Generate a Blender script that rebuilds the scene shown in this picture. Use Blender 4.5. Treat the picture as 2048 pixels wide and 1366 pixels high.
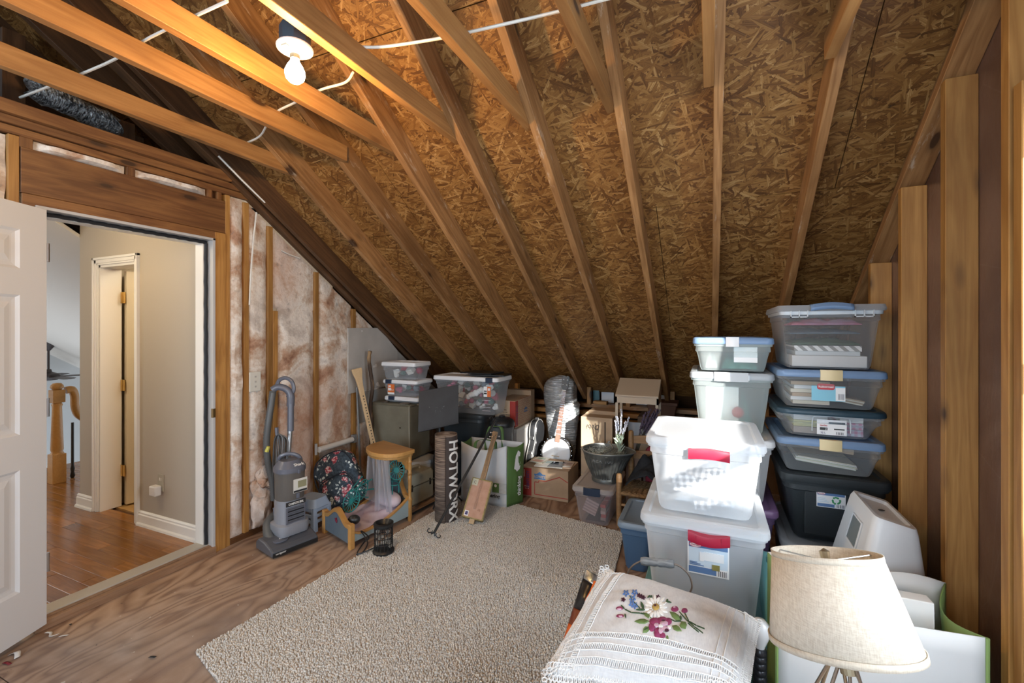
import bpy, math, random
from mathutils import Vector, Matrix, noise
random.seed(7)
PI = math.pi
scene = bpy.context.scene
for o in list(bpy.data.objects): bpy.data.objects.remove(o)
COL = scene.collection

# ---------------------------------------------------------------- camera
FPX, HY, CH = 900.0, 662.0, 1.45
TH = math.atan(396/FPX); CT, ST = math.cos(TH), math.sin(TH)
cam = bpy.data.cameras.new('camera'); camo = bpy.data.objects.new('camera', cam); COL.objects.link(camo)
cam.sensor_width = 36; cam.lens = FPX/2048*36; cam.sensor_fit = 'HORIZONTAL'
cam.shift_y = -(683-HY)/2048
cam.clip_start = .05
camo.location = (0, 0, CH); camo.rotation_euler = (PI/2, 0, TH)
scene.camera = camo

# ---------------------------------------------------------------- light and exposure
w = bpy.data.worlds.new('sky'); scene.world = w; w.use_nodes = True
bg = w.node_tree.nodes['Background']; bg.inputs[0].default_value = (.78, .88, 1, 1); bg.inputs[1].default_value = 1.0
def lamp(name, kind, loc, energy, col, direction=None, size=None, size_y=None, **kw):
    l = bpy.data.lights.new(name, kind); l.energy = energy; l.color = col
    o = bpy.data.objects.new(name, l); COL.objects.link(o); o.location = loc
    if direction is not None: o.rotation_euler = Vector(direction).to_track_quat('-Z', 'Y').to_euler()
    if kind == 'AREA':
        l.shape = 'RECTANGLE'; l.size = size; l.size_y = size_y or size
    for k, v in kw.items(): setattr(l, k, v)
    return o
SUN_DIR = Vector((-1, 1.4, -.58))
lamp('sun', 'SUN', (3, -2, 5), 10, (1, .96, .90), SUN_DIR, angle=.012)
lamp('window_daylight', 'AREA', (1.02, .93, 1.38), 30, (.86, .93, 1), (-1, .0, -.05), 1.4, 1.2)
lamp('rear_fill_light', 'AREA', (-1.1, -2.28, 1.55), 84, (.70, .85, 1), (0, 1, -.02), 2.6, 1.7)  # fill light added behind the camera to brighten the room
scene.view_settings.view_transform = 'Standard'; scene.view_settings.look = 'None'
scene.view_settings.exposure = 0.68; scene.view_settings.gamma = 1
scene.view_settings.use_curve_mapping = False

# ---------------------------------------------------------------- pixel helpers (photo pixel -> ray -> point on a known plane)
def ray(u, v):
    x = (u-1024)/FPX
    return Vector((-ST+x*CT, CT+x*ST, (HY-v)/FPX))
CAM = Vector((0, 0, CH))
def PD(u, v, t): return CAM + ray(u, v)*t
def PZ(u, v, z=0):
    d = ray(u, v); return CAM + d*((z-CH)/d.z)
def PY(u, v, y):
    d = ray(u, v); return CAM + d*(y/d.y)
def PX(u, v, x):
    d = ray(u, v); return CAM + d*(x/d.x)
def under(y): return 3.79-.667*y
def osb(y): return 3.958-.667*y
PITCH = math.atan(.667)

# ---------------------------------------------------------------- mesh builder
class MB:
    def __init__(s, M=None): s.v = []; s.f = []; s.M = M
    def add(s, vs, fs):
        b = len(s.v)
        for p in vs:
            p = Vector(p); s.v.append(s.M @ p if s.M else p)
        s.f += [tuple(b+i for i in f) for f in fs]; return s
    def box(s, x0, x1, y0, y1, z0, z1):
        return s.add([(x0,y0,z0),(x1,y0,z0),(x1,y1,z0),(x0,y1,z0),(x0,y0,z1),(x1,y0,z1),(x1,y1,z1),(x0,y1,z1)],
              [(3,2,1,0),(4,5,6,7),(0,1,5,4),(1,2,6,5),(2,3,7,6),(3,0,4,7)])
    def loft(s, loops, cap0=True, cap1=True, closed=True):
        n = len(loops[0]); vs = [p for l in loops for p in l]; fs = []
        for i in range(len(loops)-1):
            for j in range(n if closed else n-1):
                k = (j+1) % n
                fs.append((i*n+j, i*n+k, (i+1)*n+k, (i+1)*n+j))
        if cap0: fs.append(tuple(range(n-1, -1, -1)))
        if cap1: fs.append(tuple((len(loops)-1)*n+j for j in range(n)))
        return s.add(vs, fs)
    def tube(s, pts, r, n=8, caps=True):
        pts = [Vector(p) for p in pts]
        rs = r if isinstance(r, (list, tuple)) else [r]*len(pts)
        loops = []; prev = None
        for i, p in enumerate(pts):
            d = (pts[min(i+1, len(pts)-1)]-pts[max(i-1, 0)])
            d = d.normalized() if d.length > 1e-9 else Vector((0,0,1))
            if prev is None:
                a = Vector((0,0,1)) if abs(d.z) < .9 else Vector((1,0,0))
                x = d.cross(a).normalized()
            else:
                x = (prev - d*prev.dot(d)); x = x.normalized() if x.length > 1e-6 else d.orthogonal().normalized()
            prev = x; y = d.cross(x)
            loops.append([p + (x*math.cos(2*PI*k/n)+y*math.sin(2*PI*k/n))*rs[i] for k in range(n)])
        return s.loft(loops, caps, caps)
    def lathe(s, prof, n=20, c=(0,0,0), cap0=False, cap1=False):
        c = Vector(c)
        return s.loft([[c+Vector((r*math.cos(2*PI*k/n), r*math.sin(2*PI*k/n), z)) for k in range(n)] for r, z in prof], cap0, cap1)
    def prism(s, poly, a, b, axis='y'):
        def P(p, t):
            return (p[0], t, p[1]) if axis == 'y' else ((t, p[0], p[1]) if axis == 'x' else (p[0], p[1], t))
        return s.loft([[P(p, a) for p in poly], [P(p, b) for p in poly]])
    def grid(s, fn, nu, nv):
        vs = [fn(i/nu, j/nv) for j in range(nv+1) for i in range(nu+1)]
        fs = [(j*(nu+1)+i, j*(nu+1)+i+1, (j+1)*(nu+1)+i+1, (j+1)*(nu+1)+i) for j in range(nv) for i in range(nu)]
        return s.add(vs, fs)
    def ell(s, c, r, n=16, m=10, e=1.0):
        def sg(x, e): return math.copysign(abs(x)**e, x)
        c = Vector(c); loops = []
        for j in range(m+1):
            a = -PI/2 + PI*(j+.0)/m
            if j == 0: a += .02
            if j == m: a -= .02
            loops.append([c+Vector((r[0]*sg(math.cos(a),e)*sg(math.cos(2*PI*k/n),e), r[1]*sg(math.cos(a),e)*sg(math.sin(2*PI*k/n),e), r[2]*sg(math.sin(a),e))) for k in range(n)])
        return s.loft(loops)
    def build(s, name, mat, parent=None, smooth=0, bevel=0, solid=0, subd=0, label=None):
        me = bpy.data.meshes.new(name); me.from_pydata([tuple(p) for p in s.v], [], s.f)
        me.materials.append(mat)
        o = bpy.data.objects.new(name, me); COL.objects.link(o)
        if smooth:
            me.polygons.foreach_set('use_smooth', [True]*len(me.polygons))
            me.set_sharp_from_angle(angle=math.radians(smooth if smooth > 1 else 40))
        me.update()
        if solid:
            m = o.modifiers.new('thickness', 'SOLIDIFY'); m.thickness = solid; m.offset = 0
        if bevel:
            m = o.modifiers.new('bevel', 'BEVEL'); m.width = bevel; m.segments = 2; m.limit_method = 'ANGLE'; m.angle_limit = .6
        if subd:
            m = o.modifiers.new('subsurf', 'SUBSURF'); m.levels = subd; m.render_levels = subd
        if parent is not None: adopt(o, parent)
        if label: o['label'] = label
        return o
def wm(o): return Matrix.Translation(o.location) if o.type == 'EMPTY' and o.parent is None else Matrix()
def adopt(o, parent):
    o.parent = parent; o.matrix_parent_inverse = wm(parent).inverted()
    return o
def rrect(x0, x1, y0, y1, r, z, n=4):
    r = max(1e-4, min(r, (x1-x0)/2-1e-4, (y1-y0)/2-1e-4)); L = []
    for cx, cy, a0 in ((x1-r, y1-r, 0), (x0+r, y1-r, PI/2), (x0+r, y0+r, PI), (x1-r, y0+r, 1.5*PI)):
        for k in range(n+1):
            a = a0+PI/2*k/n; L.append((cx+r*math.cos(a), cy+r*math.sin(a), z))
    return L
def thing(name, label, cat, loc, group=None):
    o = bpy.data.objects.new(name, None); COL.objects.link(o); o.location = loc; o.empty_display_size = .05
    o['label'] = label; o['category'] = cat
    if group: o['group'] = group
    return o
def tag(o, label, cat, group=None):
    o['label'] = label; o['category'] = cat
    if group: o['group'] = group
    return o
def struct(o, label=None):
    o['kind'] = 'structure'
    if label: o['label'] = label
    return o
def sempty(name, loc, label=None):
    o = bpy.data.objects.new(name, None); COL.objects.link(o); o.location = loc; o.empty_display_size = .05
    return struct(o, label)
def frame(o, x, y=None, z=None):
    """matrix with origin o, local x axis along x, local y near y (or z near z)"""
    x = Vector(x).normalized()
    if y is not None:
        z_ = x.cross(Vector(y)).normalized(); y_ = z_.cross(x)
    else:
        y_ = Vector(z).cross(x).normalized(); z_ = x.cross(y_)
    return Matrix.Translation(Vector(o)) @ Matrix((x, y_, z_)).transposed().to_4x4()
def text(body, size, mat, parent, M, bold=0, sx=1, ext=.0006, name='lettering', align='CENTER', bend=None, label=None, shear=0):
    c = bpy.data.curves.new('t', 'FONT'); c.body = body; c.size = size; c.offset = bold; c.extrude = ext
    c.align_x = align; c.align_y = 'CENTER'; c.resolution_u = 3; c.shear = shear
    o = bpy.data.objects.new('t', c); COL.objects.link(o)
    me = bpy.data.meshes.new_from_object(o.evaluated_get(bpy.context.evaluated_depsgraph_get()))
    bpy.data.objects.remove(o); bpy.data.curves.remove(c)
    if bend:
        import bmesh
        b = bmesh.new(); b.from_mesh(me); y = -size
        while y < size:
            bmesh.ops.bisect_plane(b, geom=b.verts[:]+b.edges[:]+b.faces[:], plane_co=(0,y,0), plane_no=(0,1,0))
            y += size/14
        x = min((v.co.x for v in b.verts), default=0); xe = max((v.co.x for v in b.verts), default=0)
        while x < xe:
            bmesh.ops.bisect_plane(b, geom=b.verts[:]+b.edges[:]+b.faces[:], plane_co=(x,0,0), plane_no=(1,0,0)); x += size/8
        b.to_mesh(me); b.free()
    for v in me.vertices:
        p = Vector((v.co.x*sx, v.co.y, v.co.z))
        v.co = bend(p) if bend else M @ p
    me.materials.clear(); me.materials.append(mat)
    for p in me.polygons: p.material_index = 0
    t = bpy.data.objects.new(name, me); COL.objects.link(t)
    if parent is not None: adopt(t, parent)
    if label: t['label'] = label
    return t
def catmull(pts, n=6):
    pts = [Vector(p) for p in pts]; out = []
    for i in range(len(pts)-1):
        p0, p1, p2, p3 = pts[max(i-1,0)], pts[i], pts[i+1], pts[min(i+2,len(pts)-1)]
        for k in range(n):
            t = k/n
            out.append(.5*((2*p1)+(p2-p0)*t+(2*p0-5*p1+4*p2-p3)*t*t+(3*p1-p0-3*p2+p3)*t**3))
    out.append(pts[-1]); return out
def board(name, a, b, wid, thk, side, mat, parent, label=None):
    """timber from a to b (centre line); wid along side, thk across"""
    a = Vector(a); b = Vector(b); L = (b-a).length
    M = frame((a+b)/2, b-a, y=side)
    me = bpy.data.meshes.new(name)
    m = MB(); m.box(-L/2, L/2, -wid/2, wid/2, -thk/2, thk/2)
    me.from_pydata([tuple(p) for p in m.v], [], m.f); me.materials.append(mat)
    o = bpy.data.objects.new(name, me); COL.objects.link(o)
    if parent is not None:
        o.parent = parent; o.matrix_parent_inverse = wm(parent).inverted()
    o.matrix_basis = M
    bv = o.modifiers.new('bevel', 'BEVEL'); bv.width = .002; bv.segments = 1
    if label: o['label'] = label
    return o

# ---------------------------------------------------------------- materials
class NT:
    def __init__(s, name):
        s.m = bpy.data.materials.new(name); s.m.use_nodes = True; s.t = s.m.node_tree
        s.b = s.t.nodes['Principled BSDF']; s.out = s.t.nodes['Material Output']
    def n(s, typ, **kw):
        x = s.t.nodes.new('ShaderNode'+typ)
        for k, v in kw.items():
            if k.startswith('_'): setattr(x, k[1:], v)
            else:
                i = x.inputs[int(k[1:])] if k[0] == 'i' and k[1:].isdigit() else x.inputs[k.replace('_', ' ')]
                if hasattr(v, 'is_linked') or isinstance(v, bpy.types.NodeSocket): s.t.links.new(v, i)
                else: i.default_value = v
        return x
    def l(s, a, b): s.t.links.new(a, b)
    def ramp(s, fac, stops, interp='LINEAR'):
        r = s.t.nodes.new('ShaderNodeValToRGB'); s.l(fac, r.inputs[0]); e = r.color_ramp; e.interpolation = interp
        while len(e.elements) < len(stops): e.elements.new(.5)
        for el, (p, c) in zip(e.elements, stops):
            el.position = p; el.color = (*c, 1) if len(c) == 3 else c
        return r.outputs[0]
    def math(s, op, a, b=0.0, clamp=False):
        x = s.n('Math', _operation=op, i0=a, i1=b); x.use_clamp = clamp; return x.outputs[0]
    def mix(s, fac, a, b, blend='MIX'):
        x = s.t.nodes.new('ShaderNodeMix'); x.data_type = 'RGBA'; x.blend_type = blend
        for i, v in ((0, fac), (6, a), (7, b)):
            if isinstance(v, bpy.types.NodeSocket): s.l(v, x.inputs[i])
            elif i == 0: x.inputs[0].default_value = v
            else: x.inputs[i].default_value = (*v, 1) if len(v) == 3 else v
        return x.outputs[2]
    def co(s, scale=(1,1,1), rot=(0,0,0), rand=True):
        t = s.n('TexCoord'); v = t.outputs['Object']
        if rand:
            oi = s.n('ObjectInfo'); r = s.math('MULTIPLY', oi.outputs['Random'], 37.0)
            v = s.n('VectorMath', _operation='ADD', i0=v, i1=r).outputs[0]
        return s.n('Mapping', Vector=v, Scale=scale, Rotation=rot).outputs[0]
    def bump(s, h, strength=.3, dist=.01):
        b = s.n('Bump', Strength=strength, Distance=dist, Height=h); s.l(b.outputs[0], s.b.inputs['Normal'])
    def set(s, **kw):
        for k, v in kw.items():
            i = s.b.inputs[k.replace('_', ' ')]
            if isinstance(v, bpy.types.NodeSocket): s.l(v, i)
            else: i.default_value = (*v, 1) if isinstance(v, tuple) and len(v) == 3 else v
        return s
def plain(name, col, rough=.55, metal=0, c2=None, ns=6, stretch=(1,1,1), bump=0, bs=60, lo=.35, hi=.65, coat=0, emit=0, detail=4):
    N = NT(name); N.set(Base_Color=col, Roughness=rough, Metallic=metal)
    if coat: N.set(Coat_Weight=coat)
    if c2:
        nz = N.n('TexNoise', Vector=N.co(stretch), Scale=ns, Detail=detail)
        N.set(Base_Color=N.ramp(nz.outputs[0], [(lo, col), (hi, c2)]))
    if bump:
        nz = N.n('TexNoise', Vector=N.co(stretch), Scale=bs, Detail=3); N.bump(nz.outputs[0], bump, .004)
    if emit:
        N.set(Emission_Color=col, Emission_Strength=emit)
    return N.m
def wood(name, c1, c2, dark=(.05,.022,.008), rough=.55, knots=1.0, grain=1.0, scuff=0):
    """timber whose length runs along local x"""
    N = NT(name)
    v = N.co((.55, 6, 6))
    n1 = N.n('TexNoise', Vector=v, Scale=2.2, Detail=3, Distortion=.6)
    band = N.math('PINGPONG', N.math('MULTIPLY', n1.outputs[0], 11.0), 1.0)
    n2 = N.n('TexNoise', Vector=N.co((2.2, 70, 70)), Scale=2.0, Detail=4, Roughness=.65)
    f = N.math('ADD', N.math('MULTIPLY', band, .5*grain), N.math('MULTIPLY', n2.outputs[0], .75))
    base = N.ramp(f, [(.1, c1), (.95, c2)])
    n3 = N.n('TexNoise', Vector=N.co((1.3, 3, 3)), Scale=1.6, Detail=5)
    base = N.mix(N.ramp(n3.outputs[0], [(.45, (0,0,0)), (.75, (.55,.55,.55))]), base, tuple(x*.55 for x in c2))
    oi = N.n('ObjectInfo')
    vr = N.n('MapRange', Value=oi.outputs['Random'], i3=.78, i4=1.15).outputs[0]
    base = N.mix(1.0, base, N.n('CombineColor', i0=vr, i1=vr, i2=vr).outputs[0], 'MULTIPLY')
    if knots:
        vo = N.n('TexVoronoi', Vector=N.co((2.6, 8.0, 1.5)), Scale=1.0, Randomness=1.0)
        k = N.ramp(vo.outputs['Distance'], [(.085, (1,1,1)), (.115, (.45,.45,.45)), (.20, (0,0,0))])
        kk = N.math('MULTIPLY', k, knots)
        base = N.mix(kk, base, dark)
    if scuff:
        ns_ = N.n('TexNoise', Vector=N.co((2.5, 9, 9)), Scale=2.0, Detail=6, Roughness=.7)
        base = N.mix(N.ramp(ns_.outputs[0], [(.60, (0,0,0)), (.68, (scuff,scuff,scuff))]), base, (.52,.43,.33))
    N.set(Base_Color=base, Roughness=rough)
    N.bump(f, .12, .003)
    return N.m
def clear(name, tint=(.86,.9,.93), alpha=.35, rough=.25, bumpy=0, edge=.35):
    """translucent moulded plastic"""
    N = NT(name)
    N.set(Base_Color=tint, Roughness=rough, IOR=1.35)
    tr = N.n('BsdfTransparent', Color=(*[min(1, .6+.4*c) for c in tint], 1))
    ts = N.n('BsdfTranslucent', Color=(*tint, 1))
    m0 = N.n('MixShader', i0=.45, i1=N.b.outputs[0], i2=ts.outputs[0])
    lw = N.n('LayerWeight', Blend=.35)
    fac = N.math('ADD', N.math('MULTIPLY', lw.outputs['Facing'], edge), alpha, True)
    m1 = N.n('MixShader', i0=fac, i1=tr.outputs[0], i2=m0.outputs[0])
    N.l(m1.outputs[0], N.out.inputs[0])
    if bumpy:
        nz = N.n('TexNoise', Vector=N.co(), Scale=30, Detail=2); N.bump(nz.outputs[0], bumpy, .003)
    return N.m
def osb_mat():
    N = NT('oriented_strand_board')
    best = None; val = None
    nz = N.n('TexNoise', Vector=N.co((1,1,1), rand=False), Scale=7, Detail=1)
    for k, a in enumerate((.12, .95, 1.75, 2.5, .5, 2.95)):
        mp = N.co((1,1,1), (0,0,a), rand=False)
        off = N.n('VectorMath', _operation='MULTIPLY_ADD', i0=nz.outputs['Color'], i1=(.03,.006,0), i2=mp)
        st = N.n('VectorMath', _operation='MULTIPLY', i0=off.outputs[0], i1=(7.0+1.1*k, 84-6*k, .01))
        st = N.n('VectorMath', _operation='ADD', i0=st.outputs[0], i1=(k*13.7, k*5.1, 0))
        vo = N.n('TexVoronoi', Vector=st.outputs[0], Scale=1, _voronoi_dimensions='2D')
        sp = N.n('SeparateColor', Color=vo.outputs['Color'])
        fg = N.n('TexNoise', Vector=N.n('VectorMath', _operation='MULTIPLY', i0=mp, i1=(8, 260, 1)).outputs[0], Scale=1, Detail=2)
        tone = N.math('ADD', N.math('MULTIPLY', sp.outputs[1], .52), N.math('MULTIPLY', fg.outputs[0], .60))
        pr = N.math('SUBTRACT', sp.outputs[0], N.math('MULTIPLY', vo.outputs['Distance'], .55))
        if best is None: best, val = pr, tone
        else:
            g = N.math('GREATER_THAN', pr, best)
            val = N.math('ADD', N.math('MULTIPLY', tone, g), N.math('MULTIPLY', val, N.math('SUBTRACT', 1.0, g)))
            best = N.math('MAXIMUM', pr, best)
    col = N.ramp(val, [(.10, (.040,.014,.003)), (.36, (.125,.050,.011)), (.56, (.21,.095,.023)), (.76, (.30,.152,.044)), (.96, (.50,.31,.125))])
    dk = N.n('TexNoise', Vector=N.co((1,1,1), rand=False), Scale=21, Detail=2)
    col = N.mix(N.ramp(dk.outputs[0], [(.70, (0,0,0)), (.78, (.8,.8,.8))]), col, (.025,.01,.004))
    N.set(Base_Color=col, Roughness=.5)
    N.bump(val, .5, .004)
    return N.m
def ply_mat():
    N = NT('plywood')
    v = N.co((2.6, .95, 1), rand=False)
    n1 = N.n('TexNoise', Vector=v, Scale=.85, Detail=3, Distortion=.35)
    band = N.math('PINGPONG', N.math('MULTIPLY', n1.outputs[0], 34.0), 1.0)
    n2 = N.n('TexNoise', Vector=N.co((40, 2, 1), rand=False), Scale=3, Detail=3)
    f = N.math('ADD', N.math('MULTIPLY', band, .75), N.math('MULTIPLY', n2.outputs[0], .25))
    wood_c = N.ramp(f, [(.15, (.21,.12,.075)), (.5, (.35,.225,.145)), (.85, (.42,.285,.195))])
    n3 = N.n('TexNoise', Vector=N.co((1,1,1), rand=False), Scale=1.25, Detail=6)
    dust = N.ramp(n3.outputs[0], [(.44, (0,0,0)), (.68, (.75,.75,.75))])
    n4 = N.n('TexNoise', Vector=N.co((1,1,1), rand=False), Scale=9, Detail=5)
    dustc = N.ramp(n4.outputs[0], [(.3, (.20,.17,.155)), (.7, (.36,.32,.30))])
    c = N.mix(dust, wood_c, dustc)
    sp = N.n('TexNoise', Vector=N.co((1,1,1), rand=False), Scale=33, Detail=2)
    c = N.mix(N.ramp(sp.outputs[0], [(.72, (0,0,0)), (.76, (.8,.8,.8))]), c, (.05,.035,.03))
    c = N.mix(N.ramp(sp.outputs[0], [(.235, (.7,.7,.7)), (.26, (0,0,0))]), c, (.6,.58,.55))
    N.set(Base_Color=c, Roughness=.62); N.bump(f, .1, .003)
    return N.m
def insul_mat():
    N = NT('glass_wool')
    n1 = N.n('TexNoise', Vector=N.co(rand=False), Scale=3.2, Detail=6, Distortion=1.2)
    n2 = N.n('TexNoise', Vector=N.co(rand=False), Scale=34, Detail=8, Distortion=.35, Roughness=.65)
    f = N.math('ADD', N.math('MULTIPLY', n1.outputs[0], .75), N.math('MULTIPLY', n2.outputs[0], .25))
    c = N.ramp(f, [(.32, (.26,.13,.08)), (.41, (.47,.29,.19)), (.48, (.62,.50,.40)), (.55, (.80,.74,.67)), (.66, (.52,.46,.41))])
    pk = N.n('TexNoise', Vector=N.co((1,1,.6), rand=False), Scale=1.4, Detail=2)
    c = N.mix(N.ramp(pk.outputs[0], [(.52, (0,0,0)), (.70, (.6,.6,.6))]), c, (.50,.28,.19))
    dk = N.n('TexNoise', Vector=N.co(rand=False), Scale=7, Detail=4, Distortion=2.5)
    c = N.mix(N.ramp(dk.outputs[0], [(.62, (0,0,0)), (.75, (.6,.6,.6))]), c, (.22,.19,.17))
    N.set(Base_Color=c, Roughness=.95); N.bump(n2.outputs[0], .55, .012)
    return N.m
def foil_board_mat():
    N = NT('foil_faced_sheathing')
    n1 = N.n('TexNoise', Vector=N.co((1,1,1), rand=False), Scale=2.5, Detail=5, Distortion=1)
    c = N.ramp(n1.outputs[0], [(.3, (.20,.13,.115)), (.7, (.34,.26,.24))])
    v = N.n('TexVoronoi', Vector=N.co((1,1.2,.8), (.3,.2,.1), rand=False), Scale=2.2, _feature='DISTANCE_TO_EDGE')
    c = N.mix(N.ramp(v.outputs['Distance'], [(.0, (.12,.12,.12)), (.006, (0,0,0))]), c, (.55,.52,.5))
    N.set(Base_Color=c, Roughness=.30, Metallic=.8)
    n2 = N.n('TexNoise', Vector=N.co((1,3,1), rand=False), Scale=14, Detail=4); N.bump(n2.outputs[0], .25, .01)
    return N.m
def crinkle(name, c1, c2, stretch=(6,6,60)):
    N = NT(name)
    n1 = N.n('TexNoise', Vector=N.co(stretch, (.15,.1,0)), Scale=1.3, Detail=4, Distortion=.4)
    n2 = N.n('TexNoise', Vector=N.co((1,1,1)), Scale=18, Detail=3)
    h = N.math('ADD', n1.outputs[0], N.math('MULTIPLY', n2.outputs[0], .7))
    N.set(Base_Color=N.ramp(n1.outputs[0], [(.35, c1), (.65, c2)]), Roughness=.28, Metallic=.6); N.bump(h, 1.0, .03)
    return N.m
def card_mat(name='cardboard', c=(.42,.285,.175)):
    return plain(name, c, .8, c2=tuple(x*.78 for x in c), ns=5, bump=.1, bs=90)
def lino(name, c, c2, sc=300, rough=.9):
    N = NT(name)
    a = N.n('TexNoise', Vector=N.co((sc*1.0, sc*.12, sc*.12)), Scale=1, Detail=2)
    b = N.n('TexNoise', Vector=N.co((sc*.12, sc*.12, sc*1.0)), Scale=1, Detail=2)
    f = N.math('MULTIPLY', N.math('ADD', a.outputs[0], b.outputs[0]), .5)
    N.set(Base_Color=N.ramp(f, [(.38, c2), (.6, c)]), Roughness=rough); N.bump(f, .3, .002)
    ts = N.n('BsdfTranslucent', Color=(*c, 1))
    m = N.n('MixShader', i0=.25, i1=N.b.outputs[0], i2=ts.outputs[0]); N.l(m.outputs[0], N.out.inputs[0])
    return N.m
def floral_mat():
    N = NT('floral_cotton')
    v = N.co((1,1,1))
    nz = N.n('TexNoise', Vector=v, Scale=28, Detail=3)
    vd = N.n('VectorMath', _operation='MULTIPLY_ADD', i0=nz.outputs['Color'], i1=(.045,.045,.045), i2=v).outputs[0]
    base = N.ramp(N.n('TexNoise', Vector=v, Scale=60, Detail=3).outputs[0], [(.35, (.022,.038,.055)), (.7, (.07,.10,.13))])
    lv = N.n('TexVoronoi', Vector=vd, Scale=36)
    leaf = N.ramp(lv.outputs['Distance'], [(.33, (1,1,1)), (.40, (0,0,0))])
    mask = N.ramp(N.n('TexNoise', Vector=v, Scale=13, Detail=2).outputs[0], [(.46, (0,0,0)), (.50, (1,1,1))])
    c = N.mix(N.math('MULTIPLY', leaf, mask), base, (.62,.70,.68))
    fv = N.n('TexVoronoi', Vector=vd, Scale=14)
    fl = N.ramp(fv.outputs['Distance'], [(.33, (1,1,1)), (.42, (0,0,0))])
    pn = N.n('TexNoise', Vector=v, Scale=75, Detail=2)
    fc = N.ramp(pn.outputs[0], [(.42, (.30,.03,.05)), (.52, (.62,.20,.24)), (.62, (.8,.72,.7))])
    c = N.mix(fl, c, fc)
    N.set(Base_Color=c, Roughness=.85); return N.m
def checks(name, a, b, sc, rot=(0,0,0)):
    N = NT(name)
    t = N.co((sc,sc,sc), rot)
    sx = N.n('SeparateXYZ', Vector=t)
    f1 = N.math('GREATER_THAN', N.math('FRACT', sx.outputs[0]), .5); f2 = N.math('GREATER_THAN', N.math('FRACT', sx.outputs[2]), .5)
    f = N.math('MULTIPLY', N.math('ADD', f1, f2), .5)
    N.set(Base_Color=N.mix(f, a, b), Roughness=.85); return N.m
def stripes(name, a, b, sc, ang=.8):
    N = NT(name)
    t = N.co((sc,sc,sc), (0,ang,0)); sx = N.n('SeparateXYZ', Vector=t)
    N.set(Base_Color=N.mix(N.math('GREATER_THAN', N.math('FRACT', sx.outputs[0]), .5), a, b), Roughness=.6); return N.m

W_RAF = wood('rafter_pine', (.40,.215,.085), (.20,.092,.03), scuff=.55)
W_JST = wood('tie_pine', (.42,.22,.075), (.25,.11,.032), grain=.8)
W_STUD = wood('stud_spruce', (.50,.265,.075), (.31,.14,.032), grain=.9)
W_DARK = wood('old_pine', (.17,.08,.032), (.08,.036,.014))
W_HDR = wood('header_pine', (.27,.125,.04), (.14,.055,.017), grain=1.2)
W_FLOOR = wood('oak_flooring', (.38,.165,.04), (.235,.088,.018), rough=.16, knots=0, grain=.8)
W_SILL = wood('oak_sill', (.36,.22,.13), (.24,.13,.07))
W_HONEY = wood('honey_maple', (.60,.33,.11), (.47,.235,.065), rough=.35, knots=0, grain=.5)
W_PALE = wood('pale_maple', (.66,.48,.28), (.56,.38,.20), rough=.5, knots=0, grain=.5)
M_OSB = osb_mat(); M_PLY = ply_mat(); M_INS = insul_mat(); M_FOILB = foil_board_mat()
WHITE = plain('white_paint', (.72,.74,.76), .38)
TRIMW = plain('white_trim', (.78,.76,.72), .35)
HALLW = plain('greige_paint', (.47,.42,.35), .7, bump=.08, bs=180)
VAULT = plain('ceiling_paint', (.62,.58,.53), .9, bump=.25, bs=90)
GREYW = plain('grey_paint', (.48,.49,.49), .8)
BLACK = plain('black_plastic', (.012,.014,.016), .4)
BLK_FAB = plain('black_fabric', (.008,.009,.012), .9, c2=(.018,.021,.025), ns=30, bump=.5, bs=25)
STEEL = plain('steel', (.55,.56,.57), .28, 1)
BRASS = plain('brass', (.72,.50,.17), .28, 1)
DARKST = plain('dark_steel', (.05,.052,.055), .45, .6)
CARD = card_mat(); CARD2 = card_mat('pale_cardboard', (.50,.36,.235))
PAPER = plain('paper', (.78,.77,.74), .75); CREAM = plain('cream_paper', (.72,.66,.52), .8)
RED = plain('print_red', (.36,.035,.025), .7); BLUE = plain('print_blue', (.045,.12,.29), .6); NAVYP = plain('print_navy', (.06,.05,.16), .7)
INK = plain('ink', (.02,.02,.022), .6); CABLE = plain('cable_white', (.74,.72,.66), .5)
# ================================================================ THE SETTING
XL, XR = -2.97, .85
# floor of plywood sheets
floor = sempty('floor', (-1, 1.5, -.02), 'worn dusty plywood attic floor')
for (x0, x1, y0, y1) in ((-3.06,-1.84,-2.4,.86),(-1.836,-.62,-2.4,.86),(-.616,1.0,-2.4,.86),
                         (-3.06,-1.84,.864,3.3),(-1.836,-.62,.864,3.3),(-.616,1.0,.864,3.3),
                         (-3.06,-1.84,3.304,5.2),(-1.836,-.62,3.304,5.2),(-.616,1.0,3.304,5.2)):
    MB().box(x0, x1, y0, y1, -.02, 0).build('plywood_sheet', M_PLY, floor)
MB().box(-3.06, 1.0, -2.4, 5.2, -.06, -.022).build('subfloor', W_DARK, floor)

# roof: sheathing, rafters, collar ties
ceil = sempty('ceiling', (-1, 2, 2.4), 'sloping attic roof of strand board sheathing on bare rafters')
NS = Vector((0, math.sin(PITCH), math.cos(PITCH)))      # roof normal
SL = Vector((0, math.cos(PITCH), -math.sin(PITCH)))     # down-slope
YB, zc = 4.72, 0
course = 0; d = 0.0
TOT = (4.72+.5)/math.cos(PITCH)
p_eave = Vector((0, 4.72, osb(4.72)))
while d < TOT:
    d1 = min(d+1.216, TOT); xs = -6.4 - (1.2 if course % 2 else 0.35)
    while xs < 1.0:
        x0, x1 = max(xs, -6.4), min(xs+2.436, 1.0)
        if x1-x0 > .05:
            M = frame(p_eave, (1,0,0), y=SL)
            m = MB(); m.box(x0, x1, -d1+.003, -d, 0, .012)
            o = m.build('sheathing_panel', M_OSB, ceil); o.matrix_basis = M
        xs += 2.44
    d = d1+.002; course += 1
RAF = [.42-.406*k for k in range(0, 17)]
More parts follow.
